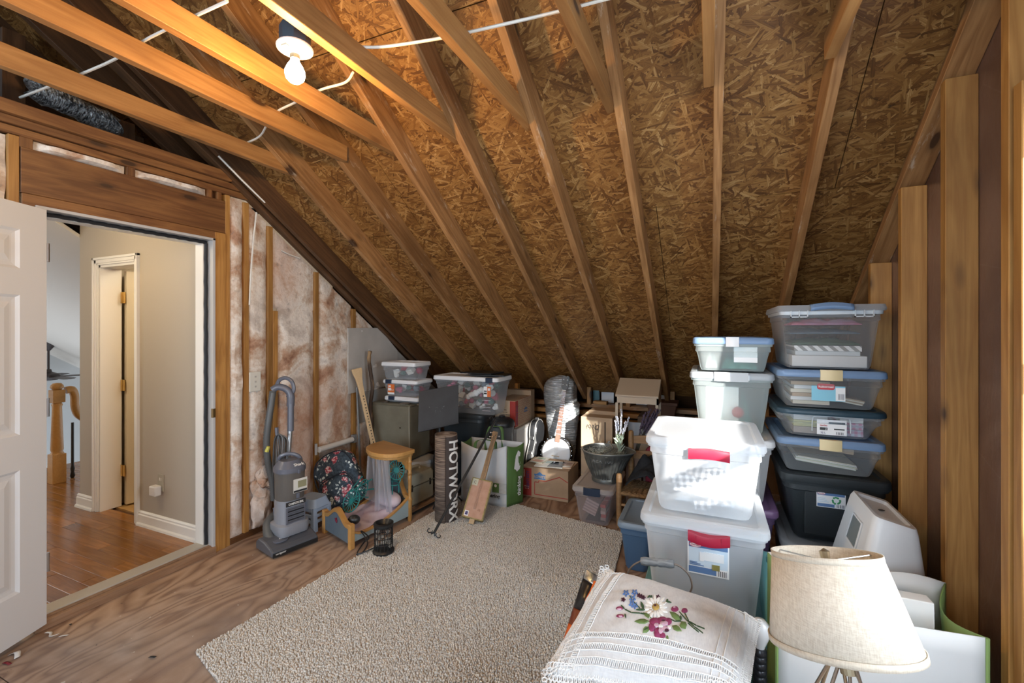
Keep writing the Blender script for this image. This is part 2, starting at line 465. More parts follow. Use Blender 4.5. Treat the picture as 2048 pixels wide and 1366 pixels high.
for k, x in enumerate(RAF):
    if abs(x+2.828) < .01: x = -2.862
    a = Vector((x+.019, 4.56, under(4.56))) + NS*.07; b = Vector((x+.019, -.5, under(-.5))) + NS*.07
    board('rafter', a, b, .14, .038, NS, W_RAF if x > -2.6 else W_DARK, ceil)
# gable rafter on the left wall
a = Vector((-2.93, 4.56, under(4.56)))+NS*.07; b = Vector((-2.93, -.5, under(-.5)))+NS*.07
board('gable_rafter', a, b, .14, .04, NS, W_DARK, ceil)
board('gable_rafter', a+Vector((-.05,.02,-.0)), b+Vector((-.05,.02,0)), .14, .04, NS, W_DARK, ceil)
TIES = [(-2.441,2.06),(-1.959,2.02),(-1.629,2.10),(-1.223,2.08),(-.817,2.08),(-.411,2.06),(-.005,2.0),(.401,1.97)]
for x, ye in TIES:
    z = 2.487
    board('collar_tie', (x, ye, z), (x, -2.2, z), .089, .038, (0,0,1), W_JST, ceil)
# cable stapled along the ties
M_ = MB()
cab = [PZ(40,195,2.56), PZ(210,128,2.55), PZ(300,75,2.545), PZ(455,2,2.54)]
MB().tube(catmull([tuple(p) for p in cab], 5), .0055, 6).build('cable', CABLE, ceil, smooth=1)
cab2 = [PZ(480,290,2.55), PZ(520,272,2.54), PZ(545,230,2.535), PZ(590,205,2.54), PZ(640,180,2.54), PZ(690,165,2.535), PZ(706,145,2.535)]
MB().tube(catmull(cab2, 5), .0055, 6).build('cable', CABLE, ceil, smooth=1)
cab3 = [PZ(700,92,2.535), PZ(760,94,2.538), PZ(860,80,2.538), PZ(930,66,2.538), PZ(1100,27,2.538), PZ(1220,-4,2.538), PZ(1320,-30,2.538)]
MB().tube(catmull(cab3, 5), .0055, 6).build('cable', CABLE, ceil, smooth=1)
a = PX(437,312,-2.83); b = PX(530,405,-2.83)
MB().tube([a, (a+b)/2+Vector((0,0,-.004)), b], .006, 6).build('cable', CABLE, ceil, smooth=1)
# rear slope, ridge and rear gable pieces close the attic behind the camera
MB().add([(-6.4,-.5,osb(-.5)),(1,-.5,osb(-.5)),(1,-2.45,2.98),(-6.4,-2.45,2.98),(-6.4,-.5,osb(-.5)+.03),(1,-.5,osb(-.5)+.03),(1,-2.45,3.01),(-6.4,-2.45,3.01)],
         [(0,1,2,3),(4,5,6,7),(0,1,5,4),(2,3,7,6),(1,2,6,5),(0,3,7,4)]).build('rear_sheathing', M_OSB, ceil)
# roof deck over the sheathing, reaching the eave
MB().add([(-10,-.6,osb(-.6)+.03),(1.1,-.6,osb(-.6)+.03),(1.1,5.3,osb(5.3)+.03),(-10,5.3,osb(5.3)+.03),(-10,-.6,osb(-.6)+.06),(1.1,-.6,osb(-.6)+.06),(1.1,5.3,osb(5.3)+.06),(-10,5.3,osb(5.3)+.06)],
         [(0,1,2,3),(4,5,6,7),(0,1,5,4),(2,3,7,6),(1,2,6,5),(0,3,7,4)]).build('roof_deck', W_DARK, ceil)
# struts and purlins of the dark attic over the hall
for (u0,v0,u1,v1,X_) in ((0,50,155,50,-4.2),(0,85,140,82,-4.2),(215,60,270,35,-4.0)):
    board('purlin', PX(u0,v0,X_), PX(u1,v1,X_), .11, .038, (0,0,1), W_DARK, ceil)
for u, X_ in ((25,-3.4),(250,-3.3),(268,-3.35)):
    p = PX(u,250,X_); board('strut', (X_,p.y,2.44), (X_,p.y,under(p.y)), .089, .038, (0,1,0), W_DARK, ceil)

# ---------------------------------------------------------------- left wall
wl = sempty('wall_left', (XL, 2, 0), 'open stud gable wall packed with pink and white glass wool')
DEP = .10
def lstud(y0, y1, z0, z1, mat=W_STUD, name='stud', x1=XL, dep=DEP):
    return board(name, (x1-dep/2, (y0+y1)/2, z0), (x1-dep/2, (y0+y1)/2, z1), dep, y1-y0, (1,0,0), mat, wl)
def top(y): return min(2.365, under(y)-.005)
for y0, y1 in ((2.116,2.154),(2.302,2.344),(2.732,2.773),(3.155,3.20),(3.61,3.65),(4.05,4.09)):
    lstud(y0, y1, .04, top(y1))
lstud(2.344, 2.386, .04, 1.60)
lstud(1.985, 2.017, .0, 2.365)
lstud(.965, 1.003, .0, 2.365); lstud(.50,.54,0,2.365); lstud(.05,.09,0,2.365); lstud(-.4,-.36,0,2.365); lstud(-.9,-.86,0,2.365); lstud(-1.4,-1.36,0,2.365)
# trimmer and head piece around the door opening
lstud(1.912, 1.985, 0, 2.10, W_STUD, 'trimmer', XL+.006)
board('head_trimmer', (XL-.045, 1.01, 2.075), (XL-.045, 1.985, 2.075), .10, .055, (1,0,0), W_HDR, wl)
hdr = board('door_header', (XL-.045, 1.008, 2.212), (XL-.045, 1.985, 2.212), .215, .09, (0,0,1), W_HDR, wl)
for y, z, r in ((1.21,2.235,.018),(1.335,2.15,.026)):
    p = MB(); p.M = frame((XL+.0005, y, z), (0,1,.18), y=(0,-.18,1))
    p.lathe([(r,0),(r*.6,.002)], 14, cap1=True); [None for _ in ()]
    p.build('knot', plain('knot_wood', (.045,.02,.01), .6), hdr)
for y0, y1 in ((1.003,1.05),(1.43,1.47),(1.87,1.90),(1.93,1.96)):
    lstud(y0, y1, 2.318, 2.368, W_HDR, 'cripple')
board('top_plate', (XL-.045, -1.6, 2.387), (XL-.045, 2.15, 2.387), .038, .09, (0,0,1), W_HDR, wl)
board('top_plate', (XL-.035, -1.6, 2.428), (XL-.035, 2.08, 2.428), .038, .10, (0,0,1), W_HDR, wl)
board('tie_plate', (XL+.02, -1.6, 2.478), (XL+.02, 2.0, 2.478), .06, .05, (0,0,1), W_HDR, wl)
board('bottom_plate', (XL-.05, 2.017, .02), (XL-.05, 4.7, .02), .038, .10, (0,0,1), W_HDR, wl)
board('bottom_plate', (XL-.05, -1.6, .02), (XL-.05, 1.003, .02), .038, .10, (0,0,1), W_HDR, wl)
def batt(y0, y1, z0, ztop, bulge=.03, seed=0, x=XL):
    ny = max(4, int((y1-y0)/.022)); nz = max(4, int((ztop(y0)-z0)/.028))
    def fn(a, b):
        y = y0+(y1-y0)*a; z = z0+(ztop(y)-z0)*b
        e = min(1, min(a, 1-a)*5, min(b, 1-b)*9)
        q = Vector((seed*3.1, y*4.0, z*3.0))
        n = noise.noise(q)*.6 + noise.noise(q*2.7)*.35+noise.noise(q*7)*.16
        yy = y + .008*noise.noise(Vector((z*9, a*3, seed)))
        return (x - .02 + (bulge + .022*n)*e, yy, z)
    m = MB(); m.grid(fn, ny, nz)
    m.box(x-.12, x-.06, y0, y1, z0, min(ztop(y0), ztop(y1)))
    return m.build('insulation_batt', M_INS, wl, smooth=60)
tp = lambda y: min(2.36, under(y)-.01)
batt(2.018, 2.115, .0, tp, .035, 1); batt(2.155, 2.301, .0, tp, .02, 2)
batt(2.345, 2.731, 1.62, tp, .01, 3); batt(2.387, 2.731, .04, lambda y: min(1.62, tp(y)), .03, 4)
batt(2.774, 3.154, .04, tp, .028, 5); batt(3.20, 3.61, .04, tp, .02, 6); batt(3.65, 4.05, .04, tp, .02, 7); batt(4.09, 4.55, .04, tp, .01, 8)
batt(.54, .964, .04, lambda y: 2.36, .03, 9); batt(.09, .5, .04, lambda y: 2.36, .03, 10); batt(-.36,.05,.04,lambda y: 2.36,.03,11)
batt(1.055, 1.425, 2.322, lambda y: 2.366, .045, 12); batt(1.475, 1.865, 2.322, lambda y: 2.366, .045, 13)
# torn curl of wool low between the first studs
def curl(a, b):
    t = a*4.4; r = .055-.009*t
    y = 2.21 + r*math.cos(t+.5) + .05*(1-a); z = .42 + r*1.2*math.sin(t+.5) - .34*max(0, .35-a)/.35*0 - b*.0
    return (XL+.015+.075*b+.012*noise.noise(Vector((a*9,b*7,2))), y, z-.30*b*(1-a)*.6)
MB().grid(curl, 26, 10).build('torn_wool', M_INS, wl, smooth=60, solid=.03)
MB().grid(lambda a, b: (XL+.02+.05*math.sin(a*PI)*math.sin(b*PI)+.015*noise.noise(Vector((a*6,b*8,5))), 2.16+.14*a+.02*noise.noise(Vector((b*5,0,3))), .06+.33*b), 10, 18).build('torn_wool', M_INS, wl, smooth=60, solid=.03)
# sheet behind the wool, closes the wall
MB().prism([(2.02,0),(5.2,0),(5.2,osb(5.2)),(2.4,osb(2.4)),(2.02,2.36)], XL-.125, XL-.12, 'x').build('back_sheet', CARD, wl)
MB().box(XL-.125, XL-.12, -1.7, 1.0, 0, 2.36).build('back_sheet', CARD, wl)
# scraps of gypsum board nailed over the low studs
GYP = plain('gypsum_board', (.50,.48,.45), .85, c2=(.42,.40,.375), ns=4, bump=.1, bs=40)
zz = lambda y: under(y)-.02
MB().prism([(3.09,.888),(3.78,.888+.02),(3.78,zz(3.78)),(3.50,1.48),(3.09,1.477)], XL, XL+.014, 'x').build('gypsum_scrap', GYP, wl)
MB().prism([(3.22,.60),(4.5,.60),(4.5,zz(4.5)),(3.785,zz(3.785)),(3.785,.884),(3.22,.884)], XL-.002, XL+.010, 'x').build('gypsum_scrap', plain('gypsum_grey', (.36,.35,.33), .85, c2=(.31,.30,.28), ns=4), wl)
PATCH = plain('joint_compound', (.72,.71,.69), .8)
for u, v, s in ((752,731,.018),(755,768,.02),(724,662,.008),(748,733,.012),(758,771,.012),(738,700,.006)):
    p = PX(u, v, XL+.0155); m = MB(frame(p, (0,1,0), y=(0,0,1)))
    m.lathe([(0.0001,.0004),(s*.5,.0006),(s,0)], 9); m.build('compound_dab', PATCH, wl)

# door frame, threshold and trim in the opening
df = sempty('trim_1', (XL, 1.5, 0), 'pale door jamb with black weather seal')
JAMB = plain('jamb_paint', (.50,.50,.50), .5)
SEAL = plain('weather_seal', (.012,.014,.018), .5, bump=.3, bs=50)
MB().box(XL-.13, XL+.012, 1.895, 1.912, .03, 2.055).build('jamb', JAMB, df, bevel=.002)
MB().box(XL-.13, XL+.012, 1.055, 1.912, 2.04, 2.055).build('head_jamb', JAMB, df, bevel=.002)
MB().box(XL-.13, XL+.012, 1.055, 1.075, .03, 2.04).build('jamb', JAMB, df, bevel=.002)
MB().box(XL-.13, XL-.052, 1.872, 1.895, .05, 2.025).build('door_stop', TRIMW, df)
MB().box(XL-.13, XL-.052, 1.075, 1.895, 2.017, 2.04).build('door_stop', TRIMW, df)
def seal(a, b):
    m = MB(); n = 40; m.tube([Vector(a).lerp(Vector(b), i/n)+Vector((.0,.0016*math.sin(i*2.1),.0016*math.sin(i*2.1))) for i in range(n+1)], .011, 6)
    return m.build('weather_seal', SEAL, df, smooth=1)
seal((XL-.042, 1.884, .05), (XL-.042, 1.884, 2.02)); seal((XL-.042, 1.08, 2.028), (XL-.042, 1.884, 2.028))
MB().box(XL-.005, XL+.0135, 1.8925, 1.9125, .885, .945).build('strike_plate', plain('old_brass', (.24,.16,.07), .4, .9), df, bevel=.003)
MB().box(XL-.13, XL-.03, 1.055, 1.912, .028, .058).build('threshold', plain('aluminium', (.47,.43,.37), .5, .3), df, bevel=.006)
board('sill_board', (XL-.005, 1.05, .022), (XL-.005, 1.912, .022), .045, .05, (0,0,1), W_SILL, df)
MB().box(XL-.033, XL-.005, 1.055, 1.912, .03, .05).build('sill_strip', W_SILL, df)

# white panelled door swung back against the wall
HG = Vector((-2.935, 1.085, .035)); DD = Vector((.42, -.91, 0)).normalized(); DN = Vector((.91, .42, 0)).normalized()
DM = frame(HG, DD, y=-DN)      # local x along the leaf, y into the leaf, z up
DM = Matrix.Translation(HG) @ Matrix((DD, -DN, Vector((0,0,1)))).transposed().to_4x4()
door = sempty('door_1', HG, 'white six panel door swung open at the left edge')
DW, DH, TK = .80, 2.0, .044
rows = ((.22,.78),(1.0-.06,1.58),(1.70,1.88)); cols = ((.12,.36),(.44,.68))
m = MB(DM)
xs = [0,.12,.36,.44,.68,DW]; zs = [0,.22,.78,.94,1.58,1.70,1.88,DH]
for i in range(5):
    for j in range(7):
        if i in (1,3) and j in (1,3,5): continue
        m.add([(xs[i],0,zs[j]),(xs[i+1],0,zs[j]),(xs[i+1],0,zs[j+1]),(xs[i],0,zs[j+1])], [(0,1,2,3)])
m.add([(0,0,0),(0,TK,0),(0,TK,DH),(0,0,DH),(DW,0,0),(DW,TK,0),(DW,TK,DH),(DW,0,DH)], [(0,1,2,3),(4,7,6,5),(0,4,5,1),(3,2,6,7),(1,5,6,2)])
m.build('door_leaf', WHITE, door)
for c0, c1 in cols:
    for r0, r1 in rows:
        m = MB(DM); L = []
        for ins, dep in ((0,0),(.012,.010),(.026,.012),(.034,.012),(.062,.003),(.064,.003)):
            L.append([(c0+ins,dep,r0+ins),(c1-ins,dep,r0+ins),(c1-ins,dep,r1-ins),(c0+ins,dep,r1-ins)])
        m.loft(L, False, True).build('door_panel', WHITE, door)
for z in (.25, 1.0, 1.75):
    m = MB(); m.lathe([(.007,0),(.007,.09)], 8, HG+Vector((-.004,.006,z)), True, True); m.build('hinge', STEEL, door)

# electrical plate, cable, pipe on the wall
sw = thing('switch_plate', 'white plastic switch plate on the insulated wall above the vacuum', 'switch plate', (XL+.01, 2.194, 1.09))
MB().loft([rrect(2.150,2.238,1.017,1.162,.006,0)], False, True)
m = MB(Matrix(((0,0,1,XL+.004),(1,0,0,0),(0,1,0,0),(0,0,0,1)))); m.loft([rrect(2.150,2.238,1.020,1.160,.006,0), rrect(2.150,2.238,1.020,1.160,.006,.005), rrect(2.154,2.234,1.024,1.156,.006,.008)]); m.build('plate', plain('ivory_plastic', (.70,.69,.62), .4), sw)
for z in (1.125, 1.09, 1.055):
    m = MB(); m.box(XL+.011, XL+.0145, 2.188, 2.200, z-.006, z+.006); m.build('rocker' if z == 1.09 else 'screw', plain('switch_grey', (.45,.44,.40), .4), sw)
cb = [PX(u, v, XL+.018) for u, v in ((513,425),(507,480),(502,545),(499,610))]
MB().tube(catmull(cb, 4), .006, 6).build('cable', CABLE, wl, smooth=1)
cb = [PX(u, v, XL+.02) for u, v in ((563,501),(575,507),(585,511),(600,516))]
MB().tube(catmull(cb, 3), .004, 6).build('cable', CABLE, wl, smooth=1)
pv = thing('drain_pipe', 'white plastic pipe running level through the wall studs', 'pipe', (XL+.04, 2.9, .48))
MB().tube([(XL+.04,2.735,.478),(XL+.04,3.11,.480)], .024, 14).build('pipe', plain('pvc', (.72,.70,.66), .35), pv, smooth=1)
MB().box(XL+.005, XL+.05, 3.125, 3.165, .445, .515).build('bracket', plain('grey_bracket', (.20,.20,.20), .6), pv, bevel=.003)
MB().tube([(XL+.03,2.715,.44),(XL+.03,2.715,.53)], .011, 8).build('strap', plain('pipe_strap', (.40,.41,.42), .5), pv)
# foil flexible duct in the dark attic above the plate
du = thing('foil_duct', 'crinkled silver foil duct lying in the dark above the wall plate', 'duct', (-3.25, 1.45, 2.42))
m = MB(); a = PX(70,178,-3.28); b = PX(225,250,-3.28); pts = []; rs = []
for i in range(90):
    t = i/89; p = a.lerp(b, t); pts.append(p+Vector((0,0,.006*math.sin(i)))); rs.append(.055+.008*(i % 2)+.006*noise.noise(Vector((i*.7,0,0))))
m.tube(pts, rs, 16); m.build('duct_sleeve', crinkle('duct_foil', (.10,.11,.12), (.8,.85,.88), (30,90,30)), du, smooth=80)
board('duct_hanger', (a.x, a.y+.1, 2.42), (a.x, b.y, 2.42), .05, .03, (0,0,1), W_DARK, wl)

# ---------------------------------------------------------------- right wall
wr = sempty('wall_right', (XR, 2.5, 0), 'stud gable wall over dark foil faced sheathing')
WY0, WY1, WZ0, WZ1 = .48, 1.64, .74, 2.02
def rwall(y0, y1, z0, z1):
    MB().box(XR, XR+.02, y0, y1, z0, z1).build('sheathing_board', M_FOILB, wr)
MB().prism([(WY1,0),(5.2,0),(5.2,osb(5.2)),(WY1,osb(WY1))], XR, XR+.02, 'x').build('sheathing_board', M_FOILB, wr)
rwall(-2.45, WY0, 0, 2.98); rwall(WY0, WY1, 0, WZ0)
MB().prism([(WY0,WZ1),(WY1,WZ1),(WY1,osb(WY1)),(WY0,osb(WY0))], XR, XR+.02, 'x').build('sheathing_board', M_FOILB, wr)
MB().prism([(-2.45,2.98),(WY0,2.98),(WY0,osb(WY0)),(-.5,osb(-.5))], XR, XR+.02, 'x').build('sheathing_board', M_FOILB, wr)
def rstud(y, z0, z1, name='stud'):
    board(name, (XR-.0445, y, z0), (XR-.0445, y, z1), .089, .038, (1,0,0), W_STUD, wr)
for y in (2.09, 2.49, 2.90, 3.306, 3.712):
    rstud(y, .04, under(y)-.055)
rstud(1.722, .04, under(1.722)-.055); rstud(1.664, .04, WZ1+.1, 'jack_stud')
for y in (.455,.0,-.3,-.7,-1.1,-1.5,-1.9): rstud(y, .04, 2.7)
board('sill_plate', (XR-.0445, -2.4, .02), (XR-.0445, 5, .02), .089, .038, (1,0,0), W_STUD, wr)
a = Vector((XR-.0445, 4.6, under(4.6)-.022)); b = Vector((XR-.0445, -.4, under(-.4)-.022))
board('sloped_plate', a, b, .089, .038, (1,0,0), W_RAF, wr)
a = Vector((XR-.02, 4.6, under(4.6)))+NS*.07; b = Vector((XR-.02, -.5, under(-.5)))+NS*.07
board('gable_rafter', a, b, .14, .038, NS, W_RAF, wr)
# window in the right wall, just outside the picture
wn = sempty('window_1', (XR, 1.08, WZ0), 'window beside the camera that lets in the sun')
for (y0,y1,z0,z1) in ((WY0,WY1,WZ0-.02,WZ0+.03),(WY0,WY1,WZ1-.03,WZ1+.02),(WY0-.0,WY0+.04,WZ0,WZ1),(WY1-.04,WY1,WZ0,WZ1),(WY0,WY1,1.36,1.40)):
    MB().box(XR-.02, XR+.05, y0, y1, z0, z1).build('window_frame', WHITE, wn)

# knee wall at the eave
kw = sempty('wall_back', (-1, 4.7, 0), 'low eave wall of cripples, plates and sheathing under the rafters')
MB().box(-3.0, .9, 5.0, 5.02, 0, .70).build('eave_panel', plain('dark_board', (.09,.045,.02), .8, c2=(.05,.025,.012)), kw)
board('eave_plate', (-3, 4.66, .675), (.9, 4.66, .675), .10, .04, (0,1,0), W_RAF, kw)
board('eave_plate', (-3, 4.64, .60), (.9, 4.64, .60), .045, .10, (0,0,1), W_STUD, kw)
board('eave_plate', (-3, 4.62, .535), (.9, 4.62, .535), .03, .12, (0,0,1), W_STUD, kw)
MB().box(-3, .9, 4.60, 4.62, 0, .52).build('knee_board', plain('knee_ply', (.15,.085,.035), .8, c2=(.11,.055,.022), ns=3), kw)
for x in (-1.555, -1.145, -.75, -.33, .06, .46, -1.96, -2.37):
    board('cripple', (x, 4.60, .69), (x, 4.60, osb(4.60)-.02), .04, .06, (1,0,0), W_STUD, kw)
for x0, x1 in ((-1.06,-.93),(-.70,-.42)):
    MB().box(x0, x1, 4.78, 4.80, .69, .86).build('foam_baffle', plain('white_foam', (.62,.64,.68), .8), kw)
MB().box(-1.13, -1.07, 4.70, 4.74, .70, .84).build('teal_wrap', plain('teal_film', (.02,.10,.12), .4), kw)
board('cleat', (-1.10, 4.60, .715), (-.96, 4.60, .715), .03, .07, (0,0,1), W_STUD, kw)
# rear wall behind the camera, with a window added for fill light
wb = sempty('wall_rear', (-1, -2.4, 0), 'wall behind the camera')
RW = plain('rear_board', (.42,.40,.37), .9)
for x0, x1, z0, z1 in ((-6.4,-2.45,0,2.98),(.25,1.0,0,2.98),(-2.45,.25,0,.7),(-2.45,.25,2.42,2.98)):
    MB().box(x0, x1, -2.44, -2.40, z0, z1).build('wall_board', RW, wb)
MB().box(-4.5, 5.0, -9.0, -2.46, 2.55, 2.62).build('sun_blocker_slab', W_DARK, wb)  # unseen slab added outside to keep the sun out of the rear opening
w2 = sempty('rear_fill_window', (-1.1, -2.4, .7), 'broad window added behind the camera for fill light')
for x0, x1, z0, z1 in ((-2.45,-2.40,.7,2.42),(.20,.25,.7,2.42),(-1.13,-1.07,.7,2.42),(-2.45,.25,.7,.75),(-2.45,.25,2.37,2.42)):
    MB().box(x0, x1, -2.43, -2.37, z0, z1).build('window_frame', WHITE, w2)

# ---------------------------------------------------------------- the landing seen through the door
hf = sempty('floor_hall', (-4, 1.5, .02), 'glossy oak strip floor of the landing')
HF = .03
random.seed(3)
y = -1.2
while y < 1.93:
    x = -6.3 - random.random()*.9
    while x < XL-.12:
        L = random.uniform(.5, 1.25); x0 = max(x, -6.3); x1 = min(x+L-.002, XL-.11)
        if x1-x0 > .02: board('floor_plank', (x0, y+.041, HF-.008), (x1, y+.041, HF-.008), .0805, .016, (0,1,0), W_FLOOR, hf)
        x += L
    y += .082
y = 1.998
while y < 3.0:
    board('floor_plank', (-6.3, y+.041, HF-.008), (-4.76, y+.041, HF-.008), .0805, .016, (0,1,0), W_FLOOR, hf); y += .082
MB().box(-6.3, XL-.1, -1.2, 3.0, -.05, HF-.017).build('underlay', W_DARK, hf)
wh = sempty('wall_hall', (-3.8, 1.93, 0), 'greige landing wall with a white cased doorway')
HY0, HY1 = 1.93, 2.04
DX0, DX1, DZ = -4.395, -3.90, 1.965
for x0, x1, z0, z1 in ((-4.68,DX0,HF,2.32),(DX1,XL-.13,HF,2.32),(DX0,DX1,DZ,2.32)):
    MB().box(x0, x1, HY0, HY1, z0, z1).build('wall_face', HALLW, wh)
MB().box(-6.4, XL-.13, -1.3, 2.04, 2.32, 2.35).build('landing_ceiling', VAULT, wh) if False else MB().box(-4.68, XL-.12, -1.3, 2.1, 2.32, 2.35).build('landing_ceiling', VAULT, wh)
MB().box(-6.4, XL-.12, -1.35, -1.3, 0, 3.2).build('wall_face', HALLW, wh)
# casing with stepped profile
def casing(x0, x1, z0, z1):
    for k, (g, dp) in enumerate(((0,.012),(.012,.018),(.034,.024))):
        MB().box(x0, x1, HY0-dp, HY0, z0, z1).build('casing', TRIMW, wh) if k == 0 else None
def cas_profile(horizontal, a0, a1, b0, outward):
    m = MB()
    for g0, g1, dp in ((0,.014,.010),(.014,.040,.015),(.040,.058,.022)):
        if horizontal: m.box(a0-(g1), a1+(g1), HY0-dp, HY0, b0+g0, b0+g1)
        else:
            s0, s1 = sorted((b0+outward*g0, b0+outward*g1)); m.box(s0, s1, HY0-dp, HY0, a0, a1)
    return m.build('casing', TRIMW, wh, bevel=.002)
cas_profile(False, HF, DZ+.058, DX0, -1); cas_profile(False, HF, DZ+.058, DX1, 1); cas_profile(True, DX0, DX1, DZ, 1)
MB().box(DX0, DX0+.018, HY0, HY1+.03, HF, DZ).build('door_jamb', TRIMW, wh); MB().box(DX1-.018, DX1, HY0, HY1+.03, HF, DZ).build('door_jamb', TRIMW, wh)
MB().box(DX0, DX1, HY0, HY1+.03, DZ-.018, DZ).build('door_jamb', TRIMW, wh)
bh = sempty('baseboard_hall', (-3.4, 1.92, HF), 'moulded cream baseboard of the landing')
for x0, x1 in ((DX1+.058, XL-.13), (-4.70, DX0-.058)):
    m = MB(); m.prism([(HY0,HF),(HY0-.028,HF),(HY0-.026,HF+.014),(HY0-.016,HF+.022),(HY0-.015,HF+.075),(HY0-.010,HF+.082),(HY0-.010,HF+.092),(HY0-.004,HF+.102),(HY0,HF+.104)], x0, x1, 'x')
    m.build('baseboard', TRIMW, bh)
# white inner door, ajar inwards, three brass hinges
d2 = sempty('door_2', (DX0+.03, HY1+.03, HF), 'cream inner door standing ajar on brass hinges')
hx, hy_ = DX0+.055, HY1+.045
dv = Vector((.10, 1, 0)).normalized(); dn = Vector((1, -.10, 0)).normalized()
MB(Matrix.Translation((hx,hy_,HF+.01)) @ Matrix((dv, dn, Vector((0,0,1)))).transposed().to_4x4()).box(0,.6,-.035,0,0,DZ-HF-.04).build('door_leaf', plain('cream_door', (.74,.66,.50), .4), d2)
for z in (.32, 1.01, 1.72):
    m = MB(); m.lathe([(.007,-.045),(.007,.045)], 8, (hx-.008, hy_-.012, z), True, True); m.box(hx-.05, hx-.012, hy_-.022, hy_-.016, z-.045, z+.045); m.box(hx-.004, hx+.016, hy_-.02, hy_-.014, z-.045, z+.045)
    m.build('hinge', BRASS, d2)
MB().box(DX0, DX1+.6, HY1, 3.0, HF-.03, HF-.004).build('closet_floor', wood('pale_oak', (.62,.40,.17), (.5,.3,.11), knots=0), wh)
MB().box(DX0-.1, DX1+.9, 2.9, 2.95, 0, 2.4).build('closet_wall', plain('closet_paint', (.66,.60,.48), .8), wh)
MB().box(DX0-.12, DX0-.1, HY1, 2.9, 0, 2.4).build('closet_wall', plain('closet_paint2', (.66,.60,.48), .8), wh)
MB().box(DX1+.88, DX1+.9, HY1, 2.9, 0, 2.4).build('closet_wall', plain('closet_paint3', (.66,.60,.48), .8), wh)
MB().box(DX0-.12, DX1+.9, HY1, 2.95, 2.3, 2.33).build('closet_ceiling', VAULT, wh)
cz = thing('closet_lamp', 'small round ceiling lamp inside the room behind the inner door', 'lamp', (-3.5,2.45,2.3))
MB().lathe([(.10,2.30),(.09,2.27),(.03,2.25),(.001,2.248)], 18, (-3.5,2.45,0)).build('glass_shade', plain('lamp_glass2', (1,.86,.62), .4, emit=3), cz, smooth=1)
lamp('closet_lamp_light', 'POINT', (-3.5,2.45,2.15), 12, (1,.83,.58), shadow_soft_size=.1)
# open stairwell: far wall and vaulted ceiling
sv = sempty('wall_stairwell', (-9.7, 2.5, 0), 'far grey wall and vaulted ceiling over the stairwell')
MB().box(-9.75, -9.7, -1.4, 5, -2.4, 3.6).build('far_wall', GREYW, sv)
MB().box(-9.7, -6.3, 4.6, 4.65, -2.4, 1.0).build('low_wall', GREYW, sv)
def vz(y): return 3.49-.667*y
MB().add([(-9.75,.8,vz(.8)),(-4.68,.8,vz(.8)),(-4.68,4.7,vz(4.7)),(-9.75,4.7,vz(4.7)),(-9.75,.8,vz(.8)+.03),(-4.68,.8,vz(.8)+.03),(-4.68,4.7,vz(4.7)+.03),(-9.75,4.7,vz(4.7)+.03)],
         [(0,1,2,3),(4,5,6,7),(0,1,5,4),(2,3,7,6),(1,2,6,5),(0,3,7,4)]).build('vault', VAULT, sv)
MB().box(-9.75, -4.68, -1.4, .8, vz(.8), vz(.8)+.03).build('vault_flat', VAULT, sv)
MB().box(-4.70, -4.68, -1.3, 1.1, 2.32, 3.0).build('vault_cheek', HALLW, sv)
MB().box(-9.75, -6.3, -1.4, -1.35, -2.4, 3.2).build('side_wall', GREYW, sv)
# landing ceiling lamp, out of sight above the door head
cl = thing('ceiling_lamp', 'round glass ceiling lamp of the landing', 'lamp', (-3.75, 1.05, 2.32))
MB().lathe([(.15,2.32),(.15,2.30),(.13,2.27),(.06,2.245),(.001,2.24)], 20, (-3.75,1.05,0)).build('glass_shade', plain('lamp_glass', (1,.86,.62), .4, emit=4), cl, smooth=1)
lamp('landing_lamp_light', 'POINT', (-3.75, 1.05, 2.14), 14, (1, .80, .52), shadow_soft_size=.12).parent = None
lamp('stairwell_daylight', 'AREA', (-8.2, -1.2, 1.2), 42, (1,.95,.88), (.25, 1, .05), 2.4, 2.4)
# ================================================================ THINGS ON THE LEFT
# bare bulb in its porcelain holder
bp = PZ(590, 100, 2.425)
bl = thing('bulb_holder', 'white porcelain lamp holder with a lit bare bulb on the roof tie', 'light fixture', bp)
MB().lathe([(.050,.008),(.050,.075),(.046,.08)], 8, bp, True, True).build('junction_box', plain('blue_box', (.03,.05,.07), .5), bl)
MB().lathe([(.0005,-.018),(.020,-.018),(.022,-.010),(.040,-.006),(.058,.000),(.060,.006),(.056,.012),(.02,.012)], 28, bp).build('porcelain_plate', plain('porcelain', (.80,.79,.75), .25), bl, smooth=1)
MB().box(bp.x-.012, bp.x+.012, bp.y-.046, bp.y-.034, bp.z-.009, bp.z).build('pull_socket', plain('socket_cream', (.5,.46,.38), .4), bl)
MB().lathe([(.016,-.016),(.016,-.032)], 14, bp, False, True).build('screw_base', plain('socket_metal', (.45,.40,.3), .3, 1), bl)
bulb_prof = [(.013,-.032),(.016,-.042),(.025,-.056),(.0325,-.074),(.033,-.086),(.029,-.100),(.018,-.111),(.001,-.115)]
MB().lathe([(r,z) for r,z in bulb_prof], 20, bp).build('bulb', plain('lit_glass', (1,.93,.80), .2, emit=14), bl, smooth=1)
lamp('bulb_light', 'POINT', bp+Vector((0,0,-.155)), 25, (1, .58, .20), shadow_soft_size=.03)

